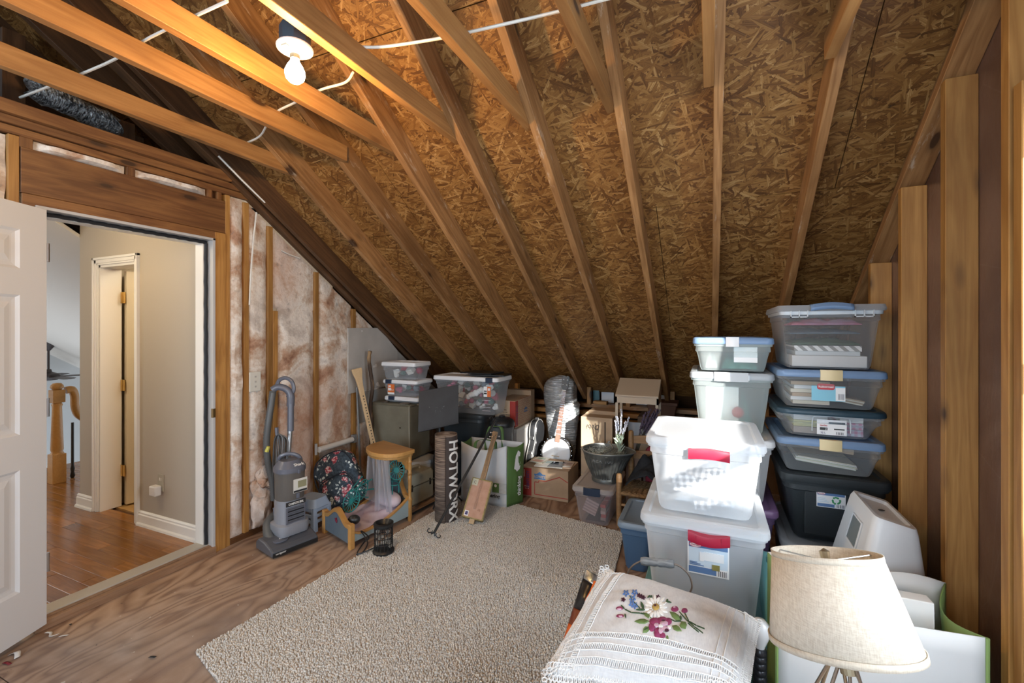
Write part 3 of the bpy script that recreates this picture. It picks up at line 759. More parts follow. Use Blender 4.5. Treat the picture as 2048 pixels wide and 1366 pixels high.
# ---------------------------------------------------------------- vacuum cleaner
VG = plain('vacuum_grey', (.125,.135,.17), .35); VG2 = plain('vacuum_light_grey', (.25,.265,.30), .35); VD = plain('vacuum_dark', (.085,.09,.105), .4)
HOSE = plain('hose_grey', (.10,.105,.105), .45); SILV = plain('wand_silver', (.42,.43,.44), .3, .7)
VO = Vector((-2.62, 2.17, 0)); fwd = Vector((.973, -.23, 0)); lat = Vector((.23, .973, 0))
VM = Matrix.Translation(VO) @ Matrix((fwd, lat, Vector((0,0,1)))).transposed().to_4x4()
va = thing('vacuum_cleaner', 'grey upright vacuum cleaner with coiled cord leaning by the insulated wall', 'vacuum cleaner', VO)
m = MB(VM)
prof = [(-.10,.012),(.125,.012),(.128,.045),(.10,.062),(.02,.085),(-.06,.09),(-.10,.06)]
m.prism(prof, -.155, .155, 'y'); hd = m.build('floor_head', VD, va, bevel=.010)
MB(VM).box(.1265, .132, -.150, .150, .010, .038).build('bumper', BLACK, hd, bevel=.003)
MB(VM).loft([rrect(-.02,.085,-.11,-.02,.03,.0735),rrect(-.02,.085,-.11,-.02,.03,.080)]).build('badge_panel', VG, hd)
text('Shark', .026, PAPER, hd, VM @ frame((.045,-.04,.080), (0,1,0), y=(-1,0,.25)), .0004)
text('navigator', .018, PAPER, hd, VM @ frame((.1325,-.10,.03), (0,1,0), y=(0,0,1)))
# neck, canister and dirt cup
CX, CY = -.02, .03
MB(VM).loft([rrect(CX-.085,CX+.085,CY-.095,CY+.095,.03,.085), rrect(CX-.10,CX+.10,CY-.105,CY+.105,.05,.12), rrect(CX-.10,CX+.10,CY-.105,CY+.105,.06,.155), rrect(CX-.085,CX+.088,CY-.092,CY+.092,.07,.165), rrect(CX-.082,CX+.085,CY-.088,CY+.088,.07,.315)]).build('motor_housing', VG2, va, smooth=35)
for k in range(7):
    MB(VM).box(CX+.083, CX+.0905, CY-.055, CY+.055, .175+k*.014, .183+k*.014).build('vent_slat', BLACK if k % 2 else VD, va)
MB(VM).box(CX+.082, CX+.088, CY-.066, CY+.066, .165, .275).build('filter_grille', VG, va, bevel=.004)
MB(VM).box(CX+.084, CX+.0905, CY-.066, CY+.066, .283, .311).build('name_strip', INK, va)
text('COMPLETE SEAL', .0195, PAPER, va, VM @ frame((CX+.0915, CY, .2965), (0,1,0), y=(0,0,1)), .0005, sx=.72)
MB(VM).loft([rrect(CX-.082,CX+.088,CY-.088,CY+.088,.075,.316), rrect(CX-.086,CX+.092,CY-.092,CY+.092,.078,.50)]).build('dirt_cup', clear('smoked_plastic', (.30,.28,.26), .62, .2), va, smooth=35)
MB(VM).lathe([(.035,.32),(.045,.40),(.045,.49)], 14, (CX,CY,0), True, True).build('cyclone', plain('dust_brown', (.17,.14,.115), .7, c2=(.28,.24,.2)), va, smooth=1)
lid = MB(VM).loft([rrect(CX-.09,CX+.097,CY-.097,CY+.097,.08,.50), rrect(CX-.09,CX+.097,CY-.097,CY+.097,.08,.53), rrect(CX-.06,CX+.06,CY-.065,CY+.065,.05,.575)]).build('cup_lid', VG, va, smooth=35)
text('Shark', .03, PAPER, lid, VM @ frame((CX+.088,CY+.02,.550), (0,1,0), y=(-.75,0,.66)), .0006)
MB(VM).tube(catmull([(CX-.05,CY-.05,.565),(CX-.03,CY-.045,.60),(CX+.0,CY+.0,.612),(CX+.02,CY+.05,.59),(CX+.02,CY+.07,.555)],4), .013, 8).build('carry_handle', VG, va, smooth=1)
st = MB(VM).box(CX+.0925, CX+.0945, CY-.02, CY+.075, .365, .455).build('sticker', plain('sticker_white', (.66,.65,.6), .5), va)
MB(VM).box(CX+.0945, CX+.0952, CY+.01, CY+.07, .395, .44).build('sticker_picture', plain('sticker_olive', (.27,.26,.15), .6), st)
MB(VM).box(CX+.0945, CX+.0952, CY-.018, CY+.073, .367, .38).build('sticker_band', INK, st)
MB(VM).box(CX+.088, CX+.10, CY+.0, CY+.022, .325, .36).build('latch', VG, va, bevel=.004); MB(VM).box(CX+.092, CX+.104, CY+.008, CY+.026, .49, .52).build('latch', VG, va, bevel=.004)
# wand, handle, hose, cord: laid out along the photographed outline at the machine's own depth
T = 3.17
wand = [PD(572,1000,T), PD(575,930,T), PD(580,860,T+.03), PD(581,800,T+.05)]
MB().tube(catmull(wand,4), .0165, 10).build('wand', SILV, va, smooth=1)
MB().tube([PD(581,862,T+.03), PD(581.5,808,T+.045)], .021, 10).build('wand_sleeve', VG, va, smooth=1)
gr = [PD(581,812,T+.05), PD(581,790,T+.05), PD(572,778,T+.045), PD(556,774,T+.03), PD(545,780,T+.02)]
MB().tube(catmull(gr,5), [.026]*6+[.024]*15, 10).build('wand_elbow', VG, va, smooth=1)
hl = [PD(575,795,T+.05), PD(587,782,T+.06), PD(584,764,T+.06), PD(572,756,T+.055), PD(559,760,T+.04), PD(553,772,T+.03)]
MB().tube(catmull(hl,5), .0135, 8).build('hand_grip', VG, va, smooth=1)
hs = catmull([PD(546,782,T+.02), PD(542,810,T), PD(536,850,T-.02), PD(533,890,T-.02), PD(537,930,T), PD(545,965,T+.02), PD(548,1000,T+.03)], 14)
MB().tube(hs, [.021+.0022*(i % 2) for i in range(len(hs))], 10).build('hose', HOSE, va, smooth=1)
lh = catmull([PD(553,1030,T-.02), PD(545,1035,T-.05), PD(536,1048,T-.10), PD(537,1070,T-.16), PD(548,1088,T-.20), PD(560,1092,T-.2)], 8)
MB().tube(lh, [.030+.002*(i % 2) for i in range(len(lh))], 10).build('lower_hose', HOSE, va, smooth=1)
rnd = random.Random(5)
for k in range(9):
    du_ = 545+k*3.2; w_ = rnd.uniform(-3,3); dt = rnd.uniform(-.05,.02)
    c = [PD(557+w_*.6,868,T-.03+dt), PD(549+k*3.3,880,T-.04+dt), PD(546+k*3.2,930,T-.05+dt), PD(547+k*2.0,985,T-.05+dt), PD(551+k*.9,1022+w_*2,T-.04+dt)]
    MB().tube(catmull(c,5), .0052, 5).build('cord', plain('cord_grey%d' % k, (.055+.03*(k % 3),)*3, .45), va, smooth=1)
MB().box(-.01,.01,-.006,.006,-.03,.03)
MB().tube([PD(553,855,T-.05), PD(554,870,T-.05)], [.013,.012], 6).build('cord_hook', VG, va)
MB().tube([PD(549,1015,T-.06), PD(551,1030,T-.06)], [.012,.014], 6).build('cord_hook', VG, va)
MB().tube([PD(537,893,T-.045), PD(533,903,T-.045)], [.011,.014], 6).build('yellow_tag', plain('yellow_tag', (.62,.58,.12), .6), va)

# ---------------------------------------------------------------- pale blue ribbed stool behind the vacuum
PB = plain('pale_blue_plastic', (.33,.43,.58), .45)
bs_ = thing('step_stool', 'pale blue ribbed plastic step stool between vacuum and doll bed', 'stool', (-2.63, 2.47, 0))
m = MB(); m.loft([rrect(-2.80,-2.60,2.38,2.55,.03,.165), rrect(-2.79,-2.61,2.39,2.54,.03,.19), rrect(-2.78,-2.62,2.40,2.53,.03,.225)]); m.build('seat', PB, bs_, smooth=35)
for x in (-2.782, -2.618):
    for y in (2.40, 2.53):
        MB().loft([rrect(x-.022,x+.022,y-.022,y+.022,.01,0), rrect(x-.016,x+.016,y-.016,y+.016,.008,.17)]).build('leg', PB, bs_)
for z in (.06, .10, .14):
    MB().box(-2.78,-2.62,2.382,2.394,z,z+.022).build('rib', PB, bs_, bevel=.003); MB().box(-2.612,-2.60,2.40,2.53,z,z+.022).build('rib', PB, bs_, bevel=.003)

# ---------------------------------------------------------------- floral backpack
FL = floral_mat(); PIPE = plain('navy_piping', (.01,.016,.028), .7)
bo = PD(680, 957, 3.62)
ang = math.radians(28)
right = Vector((CT, ST, 0)); fw = Vector((-ST, CT, 0)); upv = Vector((0,0,1))
ax = (right*math.cos(ang)+upv*math.sin(ang)).normalized(); up_ = (-right*math.sin(ang)+upv*math.cos(ang)).normalized()
up_ = (up_ + fw*.25).normalized(); nrm = ax.cross(up_).normalized()
BM = Matrix.Translation(bo) @ Matrix((ax, -nrm, up_)).transposed().to_4x4()   # x right, y away, z up
bk = thing('backpack', 'navy floral backpack slumped between vacuum and doll bed', 'backpack', bo+Vector((0,0,-.22)))
def pack(w, h, d, seed, zoff=0, yoff=0, round_top=.12):
    m = MB(BM); loops = []
    nz = 16
    for j in range(nz+1):
        b = j/nz; z = -h/2+h*b
        top_ = max(0, (z-(h/2-round_top))/round_top); ww = w/2*math.sqrt(max(.02, 1-top_**2*.85)); bot = max(0, (-h/2+.04-z)/.04)
        ww *= (1-.25*bot**2); dd = d/2*(1-.5*top_**2)*(1-.3*bot**2)
        L = []
        for k in range(28):
            a = 2*PI*k/28; sx = math.copysign(abs(math.cos(a))**.55, math.cos(a)); sy = math.copysign(abs(math.sin(a))**.55, math.sin(a))
            n = .010*noise.noise(Vector((sx*2+seed, sy*2, z*12)))
            L.append((ww*sx+n, yoff+dd*sy+n, zoff+z+n))
        loops.append(L)
    return m.loft(loops)
pack(.34, .43, .15, 1).build('main_bag', FL, bk, smooth=60)
pk_ = pack(.25, .20, .06, 4, -.085, -.085, .08).build('front_pocket', FL, bk, smooth=60)
zp = catmull([(-.13,-.10,-.14),(-.135,-.11,-.05),(-.10,-.112,.01),(0,-.112,.022),(.10,-.112,.012),(.135,-.11,-.05),(.13,-.10,-.14)], 6)
MB(BM).tube(zp, .005, 6).build('zip', PIPE, pk_, smooth=1)
zp = catmull([(-.168,-.03,-.15),(-.172,-.05,.05),(-.13,-.05,.17),(-.05,-.04,.21),(.05,-.04,.21),(.13,-.05,.17),(.172,-.05,.05)], 6)
MB(BM).tube(zp, .005, 6).build('piping', PIPE, bk, smooth=1)

# ---------------------------------------------------------------- doll bed with canopy
BLU = plain('doll_bed_blue', (.10,.135,.17), .6, c2=(.13,.17,.20), ns=20, stretch=(30,30,1)); BLU2 = plain('doll_bed_pale_blue', (.32,.41,.44), .5)
D0 = Vector((-2.185, 2.30, 0)); e1 = Vector((-.951, .309, 0)); e2 = Vector((.155, .988, 0))    # foot board runs along e1, side along e2
BED = Matrix.Translation(D0) @ Matrix((e1, e2, Vector((0,0,1)))).transposed().to_4x4()
bd = thing('doll_bed', 'blue and honey wood doll bed with a canopy top', 'doll bed', D0)
BW, BL_ = .37, .53
def arch(w, h0, h1, n=14):
    return [(w*i/n, h0+(h1-h0)*(.5-.5*math.cos(2*PI*min(1,max(0,(i/n-.12)/.76))))) for i in range(n+1)]
for yy, hh0, hh1, nm in ((0,.155,.225,'foot_board'), (BL_,.19,.40,'head_board')):
    ar = arch(BW, hh0, hh1)
    fb = MB(BED).prism([(BW,.03),(0,.03)]+[(x,z-.012) for x,z in ar], yy, yy+.016, 'y').build(nm, BLU, bd)
    MB(BED).loft([[(x,yy-.008,z-.022),(x,yy+.026,z-.022),(x,yy+.026,z+.004),(x,yy-.008,z+.004)] for x,z in ar]).build('arched_rail', W_HONEY, fb, smooth=50)
for x in (0, BW):
    MB(BED).box(x-.017, x+.017, -.010, .028, 0, .165).build('foot_post', W_HONEY, bd, bevel=.004)
rose = MB(BED); rose.M = BED @ frame((.185,-.003,.145), (1,0,0), y=(0,0,1))
for k in range(9):
    a = k*2.4; r = .004+.0016*k; rose.lathe([(.0001,.002),(.005,.002),(.006,0)], 7, (r*math.cos(a), r*math.sin(a), 0))
rose.build('painted_rose', plain('rose_paint', (.22,.02,.05), .6), bd)
# shaped side boards
for x in (-.004, BW-.012):
    sd = [(0,.04),(BL_,.04)] + [(BL_*(1-t), .075+.105*(max(0,(.75-(t)))/.75)**2.2*(1 if t<.75 else 0)+(.035*math.exp(-((t-1)/.1)**2))) for t in [i/18 for i in range(19)]]
    sb = MB(BED).prism(sd, x, x+.016, 'x').build('side_board', BLU2, bd)
    MB(BED).loft([[(x-.003,p[0],p[1]-.004),(x+.019,p[0],p[1]-.004),(x+.019,p[0],p[1]+.009),(x-.003,p[0],p[1]+.009)] for p in sd[2:]]).build('rail_cap', W_HONEY, sb)
# turned posts and canopy
tp_ = [(.013,0),(.016,.02),(.016,.155),(.019,.165),(.013,.175),(.011,.19),(.013,.30),(.016,.345),(.012,.352),(.017,.365),(.012,.375),(.015,.40),(.013,.44),(.018,.45),(.012,.46),(.015,.475),(.015,.53)]
for x in (-.002, BW+.002):
    m = MB(BED); m.lathe([(r*1.15, z) for r, z in tp_], 12, (x, BL_+.01, 0), True, True); m.build('head_post', W_HONEY, bd, smooth=50)
can = [(-.03,BL_+.04),(BW+.03,BL_+.04)] + [(BW/2+(BW/2+.03)*math.cos(a), BL_-.03-.20*math.sin(a)**.8) for a in [PI*i/16 for i in range(17)]]
MB(BED).prism(can, .515, .545, 'z').build('canopy_top', W_HONEY, bd, bevel=.005)
can2 = [(BW/2+(x-BW/2)*.93, BL_-.08+(y-BL_+.08)*.93) for x, y in can]
MB(BED).prism(can2, .495, .515, 'z').build('canopy_moulding', W_HONEY, bd, bevel=.004)
for x in (.005,):
    m = MB(BED); m.prism([(BL_,.495),(BL_-.11,.495),(BL_-.10,.475),(BL_-.06,.468),(BL_-.055,.445),(BL_-.03,.43),(BL_-.02,.40),(BL_,.385)], x, x+.014, 'x'); m.build('bracket', W_HONEY, bd)
    m = MB(BED @ frame((x-.002,BL_-.035,.46), (0,1,0), y=(0,0,1))); m.lathe([(.016,0),(.014,.006),(.006,.008),(.0001,.006)], 12); m.build('rosette', W_HONEY, bd, smooth=1)
# net curtain hanging from the canopy
NET = clear('net_curtain', (.78,.78,.82), .30, .8, 0, .30)
def net(cx, w0, w1, z1, ph):
    def fn(a, b):
        s = a-.5; w_ = w0+(w1-w0)*b**.8
        return BED @ Vector((cx+w_*s, BL_-.19+.02*b+.022*math.sin(a*21+ph)*(1-.3*b)+.03*b*math.sin(a*5), .50-(.50-z1)*b+.02*math.sin(a*9+ph)*b))
    return MB().grid(fn, 40, 16)
net(.20,.20,.30,.14,0).build('net_curtain', NET, bd, smooth=80)
net(.09,.12,.16,.10,2).build('net_curtain', NET, bd, smooth=80)
# bedding
PINK = plain('pink_bedding', (.52,.40,.49), .9, c2=(.66,.56,.62), ns=9)
m = MB(BED); m.grid(lambda a, b: (.015+(BW-.03)*a, .03+(BL_-.05)*b, .085+.018*noise.noise(Vector((a*5,b*6,1)))+.035*b*b), 14, 18); m.box(.015,BW-.015,.03,BL_-.01,.04,.075)
m.build('mattress', PINK, bd, smooth=60)
MB(BED).ell((.15,BL_-.09,.165), (.13,.07,.05), 16, 8, .8).build('pillow', plain('pale_pink_pillow', (.66,.56,.62), .9), bd, smooth=60)

# ---------------------------------------------------------------- teal wire doll chair lying in the bed
TEAL = plain('teal_enamel', (.02,.19,.185), .4)
tc = thing('doll_chair', 'teal wire doll chair tipped over in the doll bed', 'doll chair', BED @ Vector((.17,.15,.11)))
TC = BED @ frame((.19,.125,.235), (-.8,.25,.30), y=(.15,.5,.9))
def ring(M, rx, ry, c=(0,0,0), r=.0045, nm='rim'):
    m = MB(M); c = Vector(c); m.tube([c+Vector((rx*math.cos(2*PI*i/28), ry*math.sin(2*PI*i/28), 0)) for i in range(29)], r, 6); return m.build(nm, TEAL, tc, smooth=1)
def fan_grid(M, rx, ry, n, nm):
    for i in range(n):
        a = 2*PI*i/n; m = MB(M); m.tube([(.012*math.cos(a), .012*math.sin(a), 0), (rx*math.cos(a), ry*math.sin(a), 0)], .0032, 5); m.build(nm, TEAL, tc)
    MB(M).lathe([(.02,-.004),(.02,.004)], 12, (0,0,0), True, True).build('hub', TEAL, tc)
ring(TC, .085, .075); fan_grid(TC, .085, .075, 16, 'seat_wire')
TC2 = TC @ frame((.055,.075,.045), (.3,.9,.2), y=(-.3,-.1,.95))
ring(TC2, .075, .062); 
for i in range(-3, 4):
    w_ = .06*math.sqrt(max(0, 1-(i/4)**2)); m = MB(TC2); m.tube([(i*.019,-w_,0),(i*.019,w_,0)], .0032, 5); m.build('back_wire', TEAL, tc)
for a, b in (((.06,.02,0),(.02,.05,.15)),((.03,.06,0),(.05,.11,.17)),((-.02,.07,0),(.06,.17,.13)),((-.05,.06,0),(-.02,.20,.10))):
    m = MB(TC); m.tube([a, b], [.0055,.005], 6); m.ell(b, (.007,.007,.007), 8, 5); m.build('leg', TEAL, tc)
# second teal lattice chair behind the curtain
t2 = thing('doll_chair', 'teal wire doll chair on the pillow under the doll bed canopy', 'doll chair', (-2.2, 2.77, .222))
old = tc; tc = t2
p = PD(793,940,3.42); RM = frame(p, Vector((CT,ST,0)), y=(0,0,1)); ring(RM, .058, .075); fan_grid(RM, .058, .075, 16, 'back_wire')
SM = frame(p+Vector((-.03,-.012,-.10)), e1, y=e2); ring(SM, .065,.042, nm='seat_rim')
for i in range(4):
    a = PI/4+i*PI/2; q = SM @ Vector((.062*math.cos(a), .040*math.sin(a), 0)); m = MB(); m.tube([q, (q.x, q.y, .226)], .0045, 6); m.build('leg', TEAL, tc)
MB().tube([p+Vector((-.04,-.018,-.06)), SM @ Vector((.045,.03,0))], .0045, 6).build('back_stay', TEAL, tc); MB().tube([p+Vector((.03,.013,-.07)), SM @ Vector((-.045,.03,0))], .0045, 6).build('back_stay', TEAL, tc)
# dark oval stone-like ball
q = BED @ Vector((.10,.045,.20))
q = BED @ Vector((.080,.080,.148))
tag(MB(Matrix.Translation(q) @ Matrix.Rotation(.5,4,'Z')).ell((0,0,0), (.042,.034,.032), 20, 12).build('oval_ball', plain('speckled_black', (.012,.012,.013), .38, c2=(.03,.03,.03), ns=90, bump=.3, bs=140), None, smooth=60), 'speckled black oval ball on the foot of the doll bed', 'ball')
# black wire lantern with cord
L0 = Vector((-1.945, 2.345, .013)); lt = thing('wire_lantern', 'small black wire drum lantern on the edge of the carpet', 'lantern', L0)
MB().lathe([(.001,0),(.068,0),(.070,.012),(.062,.022),(.048,.026),(.03,.03),(.001,.03)], 24, L0).build('base', BLACK, lt, smooth=40)
MB().lathe([(.056,.165),(.063,.172),(.063,.190),(.050,.194),(.040,.182),(.030,.170),(.001,.166)], 24, L0).build('top_dish', BLACK, lt, smooth=40)
for k in range(16):
    a = 2*PI*k/16; MB().tube([L0+Vector((.057*math.cos(a),.057*math.sin(a),.02)), L0+Vector((.057*math.cos(a),.057*math.sin(a),.17))], .0026, 5).build('cage_wire', BLACK, lt)
for z in (.06,.10,.135):
    MB().tube([L0+Vector((.057*math.cos(2*PI*i/24),.057*math.sin(2*PI*i/24),z)) for i in range(25)], .0026, 5).build('cage_ring', BLACK, lt)
rnd = random.Random(2)
GL = clear('lantern_glass', (.75,.72,.66), .3, .1)
for k in range(18):
    a = rnd.random()*2*PI; z = rnd.uniform(.04,.15); r = .046; MB().ell(L0+Vector((r*math.cos(a),r*math.sin(a),z)), (.012,.012,.012), 8, 6).build('glass_bead', GL, lt, smooth=60)
cd = catmull([L0+Vector((-.06,.0,.02)), PZ(715,1108,.02), PZ(728,1085,.02), PZ(738,1075,.05), PZ(722,1062,.10), PZ(735,1085,.05), PZ(725,1105,.02), PZ(712,1110,.012)], 6)
MB().tube(cd, .0042, 6).build('cord', BLACK, lt, smooth=1)

# ---------------------------------------------------------------- sticks against the wall
PAD = thing('paddle', 'varnished wooden paddle with a flared end leaning on the gypsum board', 'paddle', PD(752,915,4.05))
a = PY(768,985,3.22); b = PY(713,737,3.10)
d_ = (b-a).normalized(); sd_ = d_.cross(Vector((1,-.3,0))).normalized()
def flat(path, ws, th, side, nrm):
    m = MB(); L = []
    for p, w_ in zip(path, ws): L.append([p+side*w_+nrm*th, p-side*w_+nrm*th, p-side*w_-nrm*th, p+side*w_-nrm*th])
    return m.loft(L)
n_ = d_.cross(sd_).normalized()
ts = [0,.25,.5,.75,.86,.92,.97,1.0]; ws = [.022,.021,.021,.022,.024,.032,.046,.048]
flat([a.lerp(b,t) for t in ts], ws, .011, sd_, n_).build('blade', W_PALE, PAD, bevel=.005)
M_t = Matrix.Translation(a.lerp(b,.5)-n_*.0118) @ Matrix((d_, sd_ if n_.dot(Vector((1,-1,0)))<0 else -sd_, -n_ if n_.dot(Vector((1,-1,0)))<0 else n_)).transposed().to_4x4()
for k in range(26):
    t = .2+.6*k/26; p = a.lerp(b, t)
    for sgn in (1,-1):
        MB().box(0,0,0,0,0,0)
    mm = MB(Matrix.Translation(p) @ Matrix((d_, sd_, n_)).transposed().to_4x4()); mm.box(-.007+.003*(k%3), .006, -.005, .004+.002*(k%2), -.0116, .0116); mm.build('burnt_letter', INK, PAD)
WS = thing('walking_stick', 'knobbly dark bark walking stick leaning on the wall', 'walking stick', PD(742,920,4.0))
c = [PY(u,v,3.27) for u,v in ((742,985),(742,880),(743,840),(741,810),(745,775),(742,750),(738,720),(740,702))]
c = catmull(c, 5); rr_ = [.017+.004*noise.noise(Vector((i*.6,1,0))) for i in range(len(c))]
MB().tube(c, rr_, 9).build('stick', plain('bark', (.05,.028,.016), .7, c2=(.34,.21,.10), ns=14, stretch=(1,1,.35), bump=.6, bs=30, lo=.5, hi=.68), WS, smooth=60)
RD = tag(MB().tube([PY(722,985,3.20), PX(714,775,-2.93)], .009, 8).build('metal_rod', plain('dull_rod', (.30,.31,.31), .4, .5), None, smooth=1), 'thin grey metal rod standing behind the paddle', 'rod')

# ---------------------------------------------------------------- luggage corner
OLIVE = plain('olive_vinyl', (.15,.135,.095), .75, c2=(.19,.175,.125), ns=6, bump=.25, bs=70)
def soft_box(name, mat, parent, M, x0,x1,y0,y1,z0,z1, r=.02):
    return MB(M).loft([rrect(x0+r,x1-r,y0+r,y1-r,r,z0), rrect(x0,x1,y0,y1,r,z0+r), rrect(x0,x1,y0,y1,r,z1-r), rrect(x0+r*.6,x1-r*.6,y0+r*.6,y1-r*.6,r,z1-.003), rrect(x0+r,x1-r,y0+r,y1-r,r,z1)]).build(name, mat, parent, smooth=35)
I4 = Matrix()
sc = thing('suitcase', 'large olive vinyl suitcase standing on end by the wall', 'suitcase', (-2.67, 3.46, .285))
soft_box('shell', OLIVE, sc, I4, -2.895,-2.445,3.30,3.62,.285,.79,.02)
for zz_ in (.29,.785):
    pass
MB().tube([Vector(p) for p in rrect(-2.897,-2.443,3.3,3.62,.02,.775)]+[Vector(rrect(-2.897,-2.443,3.3,3.62,.02,.775)[0])], .004, 5).build('piping', plain('olive_piping', (.13,.115,.08), .7), sc)
MB().tube([(-2.45,3.30,.30),(-2.45,3.297,.78)], .004, 5).build('seam', plain('olive_seam', (.40,.38,.31), .7), sc)
MB().ell((-2.55,3.296,.58), (.008,.004,.008), 10, 6).build('stud', plain('old_bronze', (.10,.07,.04), .5, .6), sc)
# what the suitcase stands on
XB = thing('clock_box', 'small tan box printed XI under the olive suitcase', 'box', (-2.80, 3.42, 0))
MB().box(-2.86,-2.745,3.33,3.55,0,.28).build('carton', plain('tan_card', (.46,.37,.30), .8), XB, bevel=.003)
text('XI', .05, INK, XB, frame((-2.80,3.3285,.235), (1,0,0), y=(0,0,1)), 0)
for k in range(8): MB().box(-2.845,-2.765,3.3285,3.33,.05+k*.018,.056+k*.018).build('printed_line', plain('print_brown', (.2,.12,.09), .8), XB)
WB = thing('paint_tub', 'white tub with dark blue lettering under the olive suitcase', 'tub', (-2.50, 3.45, 0))
wc = Vector((-2.47,3.47,0))
MB().lathe([(.001,0),(.125,0),(.135,.02),(.145,.25),(.15,.255),(.15,.28),(.001,.283)], 28, wc).build('tub_body', plain('tub_white', (.60,.61,.60), .5), WB, smooth=40)
def wrap(c, R, th0, z0):
    def f(p): 
        a = th0 + p.x/R; return Vector((c.x+(R+.001+p.z)*math.cos(a), c.y+(R+.001+p.z)*math.sin(a), z0+p.y))
    return f
text('ocher', .075, plain('print_darkblue', (.02,.05,.10), .6), WB, None, .001, bend=wrap(wc, .144, -.95, .20))
text('¶ 11,5', .04, plain('print_teal', (.03,.10,.12), .6), WB, None, .0005, bend=wrap(wc, .142, -.9, .125))
# small cream train case
CV = plain('cream_vinyl', (.40,.38,.29), .6, c2=(.35,.33,.245), ns=8, bump=.2, bs=80)
c0 = Vector((-2.235,2.985,0)); g1 = Vector((.12,.99,0)).normalized(); g2 = Vector((-.99,.12,0))
TM = Matrix.Translation(c0) @ Matrix((g2, g1, Vector((0,0,1)))).transposed().to_4x4()
tcz = thing('train_case', 'small cream vinyl train case with a top handle beside the doll bed', 'suitcase', c0)
soft_box('case', CV, tcz, TM, 0,.22,0,.33,0,.265,.025)
MB(TM).tube([Vector((-.002,.0,.17)),Vector((-.002,.33,.17))], .005, 5).build('lid_seam', plain('dark_seam', (.13,.12,.09), .7), tcz)
MB(TM).tube(catmull([(.10,.08,.262),(.10,.09,.29),(.10,.165,.297),(.10,.24,.29),(.10,.25,.262)],4), .011, 8).build('handle', plain('handle_cream', (.50,.46,.36), .5), tcz, smooth=1)
for y in (.05,.27): MB(TM).box(-.006,.0,y-.008,y+.008,.135,.19).build('clasp', plain('clasp_dark', (.05,.045,.04), .4, .7), tcz, bevel=.002)
MB(TM).box(.06,.075,-.005,0,.14,.185).build('clasp', plain('clasp_dark2', (.05,.045,.04), .4, .7), tcz, bevel=.002)
# black rod lying on the floor by the train case
tag(MB().tube([PZ(800,1032,.02)+Vector((.06,0,0)), PZ(872,996,.02)+Vector((.05,0,0))], .009, 8).build('black_rod', BLACK, None, smooth=1), 'thin black rod lying on the floor along the cream train case', 'rod')
for k,(u,v,s) in enumerate(((748,809,.03),(790,812,.05),(820,815,.03))):
    p = PZ(u,v,.794); p.y = min(max(p.y,3.33),3.40)
    tag(MB(Matrix.Translation(p) @ Matrix.Rotation(.3*k,4,'Z')).lathe([(s,0),(s,.004),(s*.5,.009)] ,10, (0,0,0), True, True).build('trinket', plain('tarnish%d'%k, ((.16,.12,.09),(.20,.16,.12),(.28,.20,.12))[k], .5, .4), None), ('small grey metal disc at the left end of the suitcase top','flat brown dish lying on the suitcase top','small brass cap at the right end of the suitcase top')[k], 'trinket')
# ================================================================ STORAGE TOTES
CLEAR = clear('clear_plastic', (.84,.88,.92), .16, .18)
FROST = clear('frosted_plastic', (.86,.90,.94), .44, .35)
MILKY = clear('milky_plastic', (.80,.89,.89), .36, .3)
RIMC = plain('rim_plastic', (.55,.60,.64), .3)
LIDW = plain('lid_white', (.74,.75,.76), .4); LIDB = plain('lid_blue', (.17,.27,.44), .4); LIDN = plain('lid_navy', (.02,.05,.075), .4)
LATB = plain('latch_navy', (.012,.025,.055), .4); REDP = plain('handle_red', (.33,.014,.04), .35); YEL = plain('latch_yellow', (.70,.58,.33), .45)
GRYL = plain('lid_grey', (.36,.39,.42), .4); STKW = plain('sticker_paper', (.78,.79,.80), .5)
LBLUE = plain('label_blue', (.10,.19,.38), .5); LCYAN = plain('label_cyan', (.22,.52,.66), .5); LGRN = plain('label_green', (.05,.28,.11), .5); LRED = plain('label_red', (.5,.03,.04), .5); PINKW = plain('label_pale', (.55,.66,.76), .5)
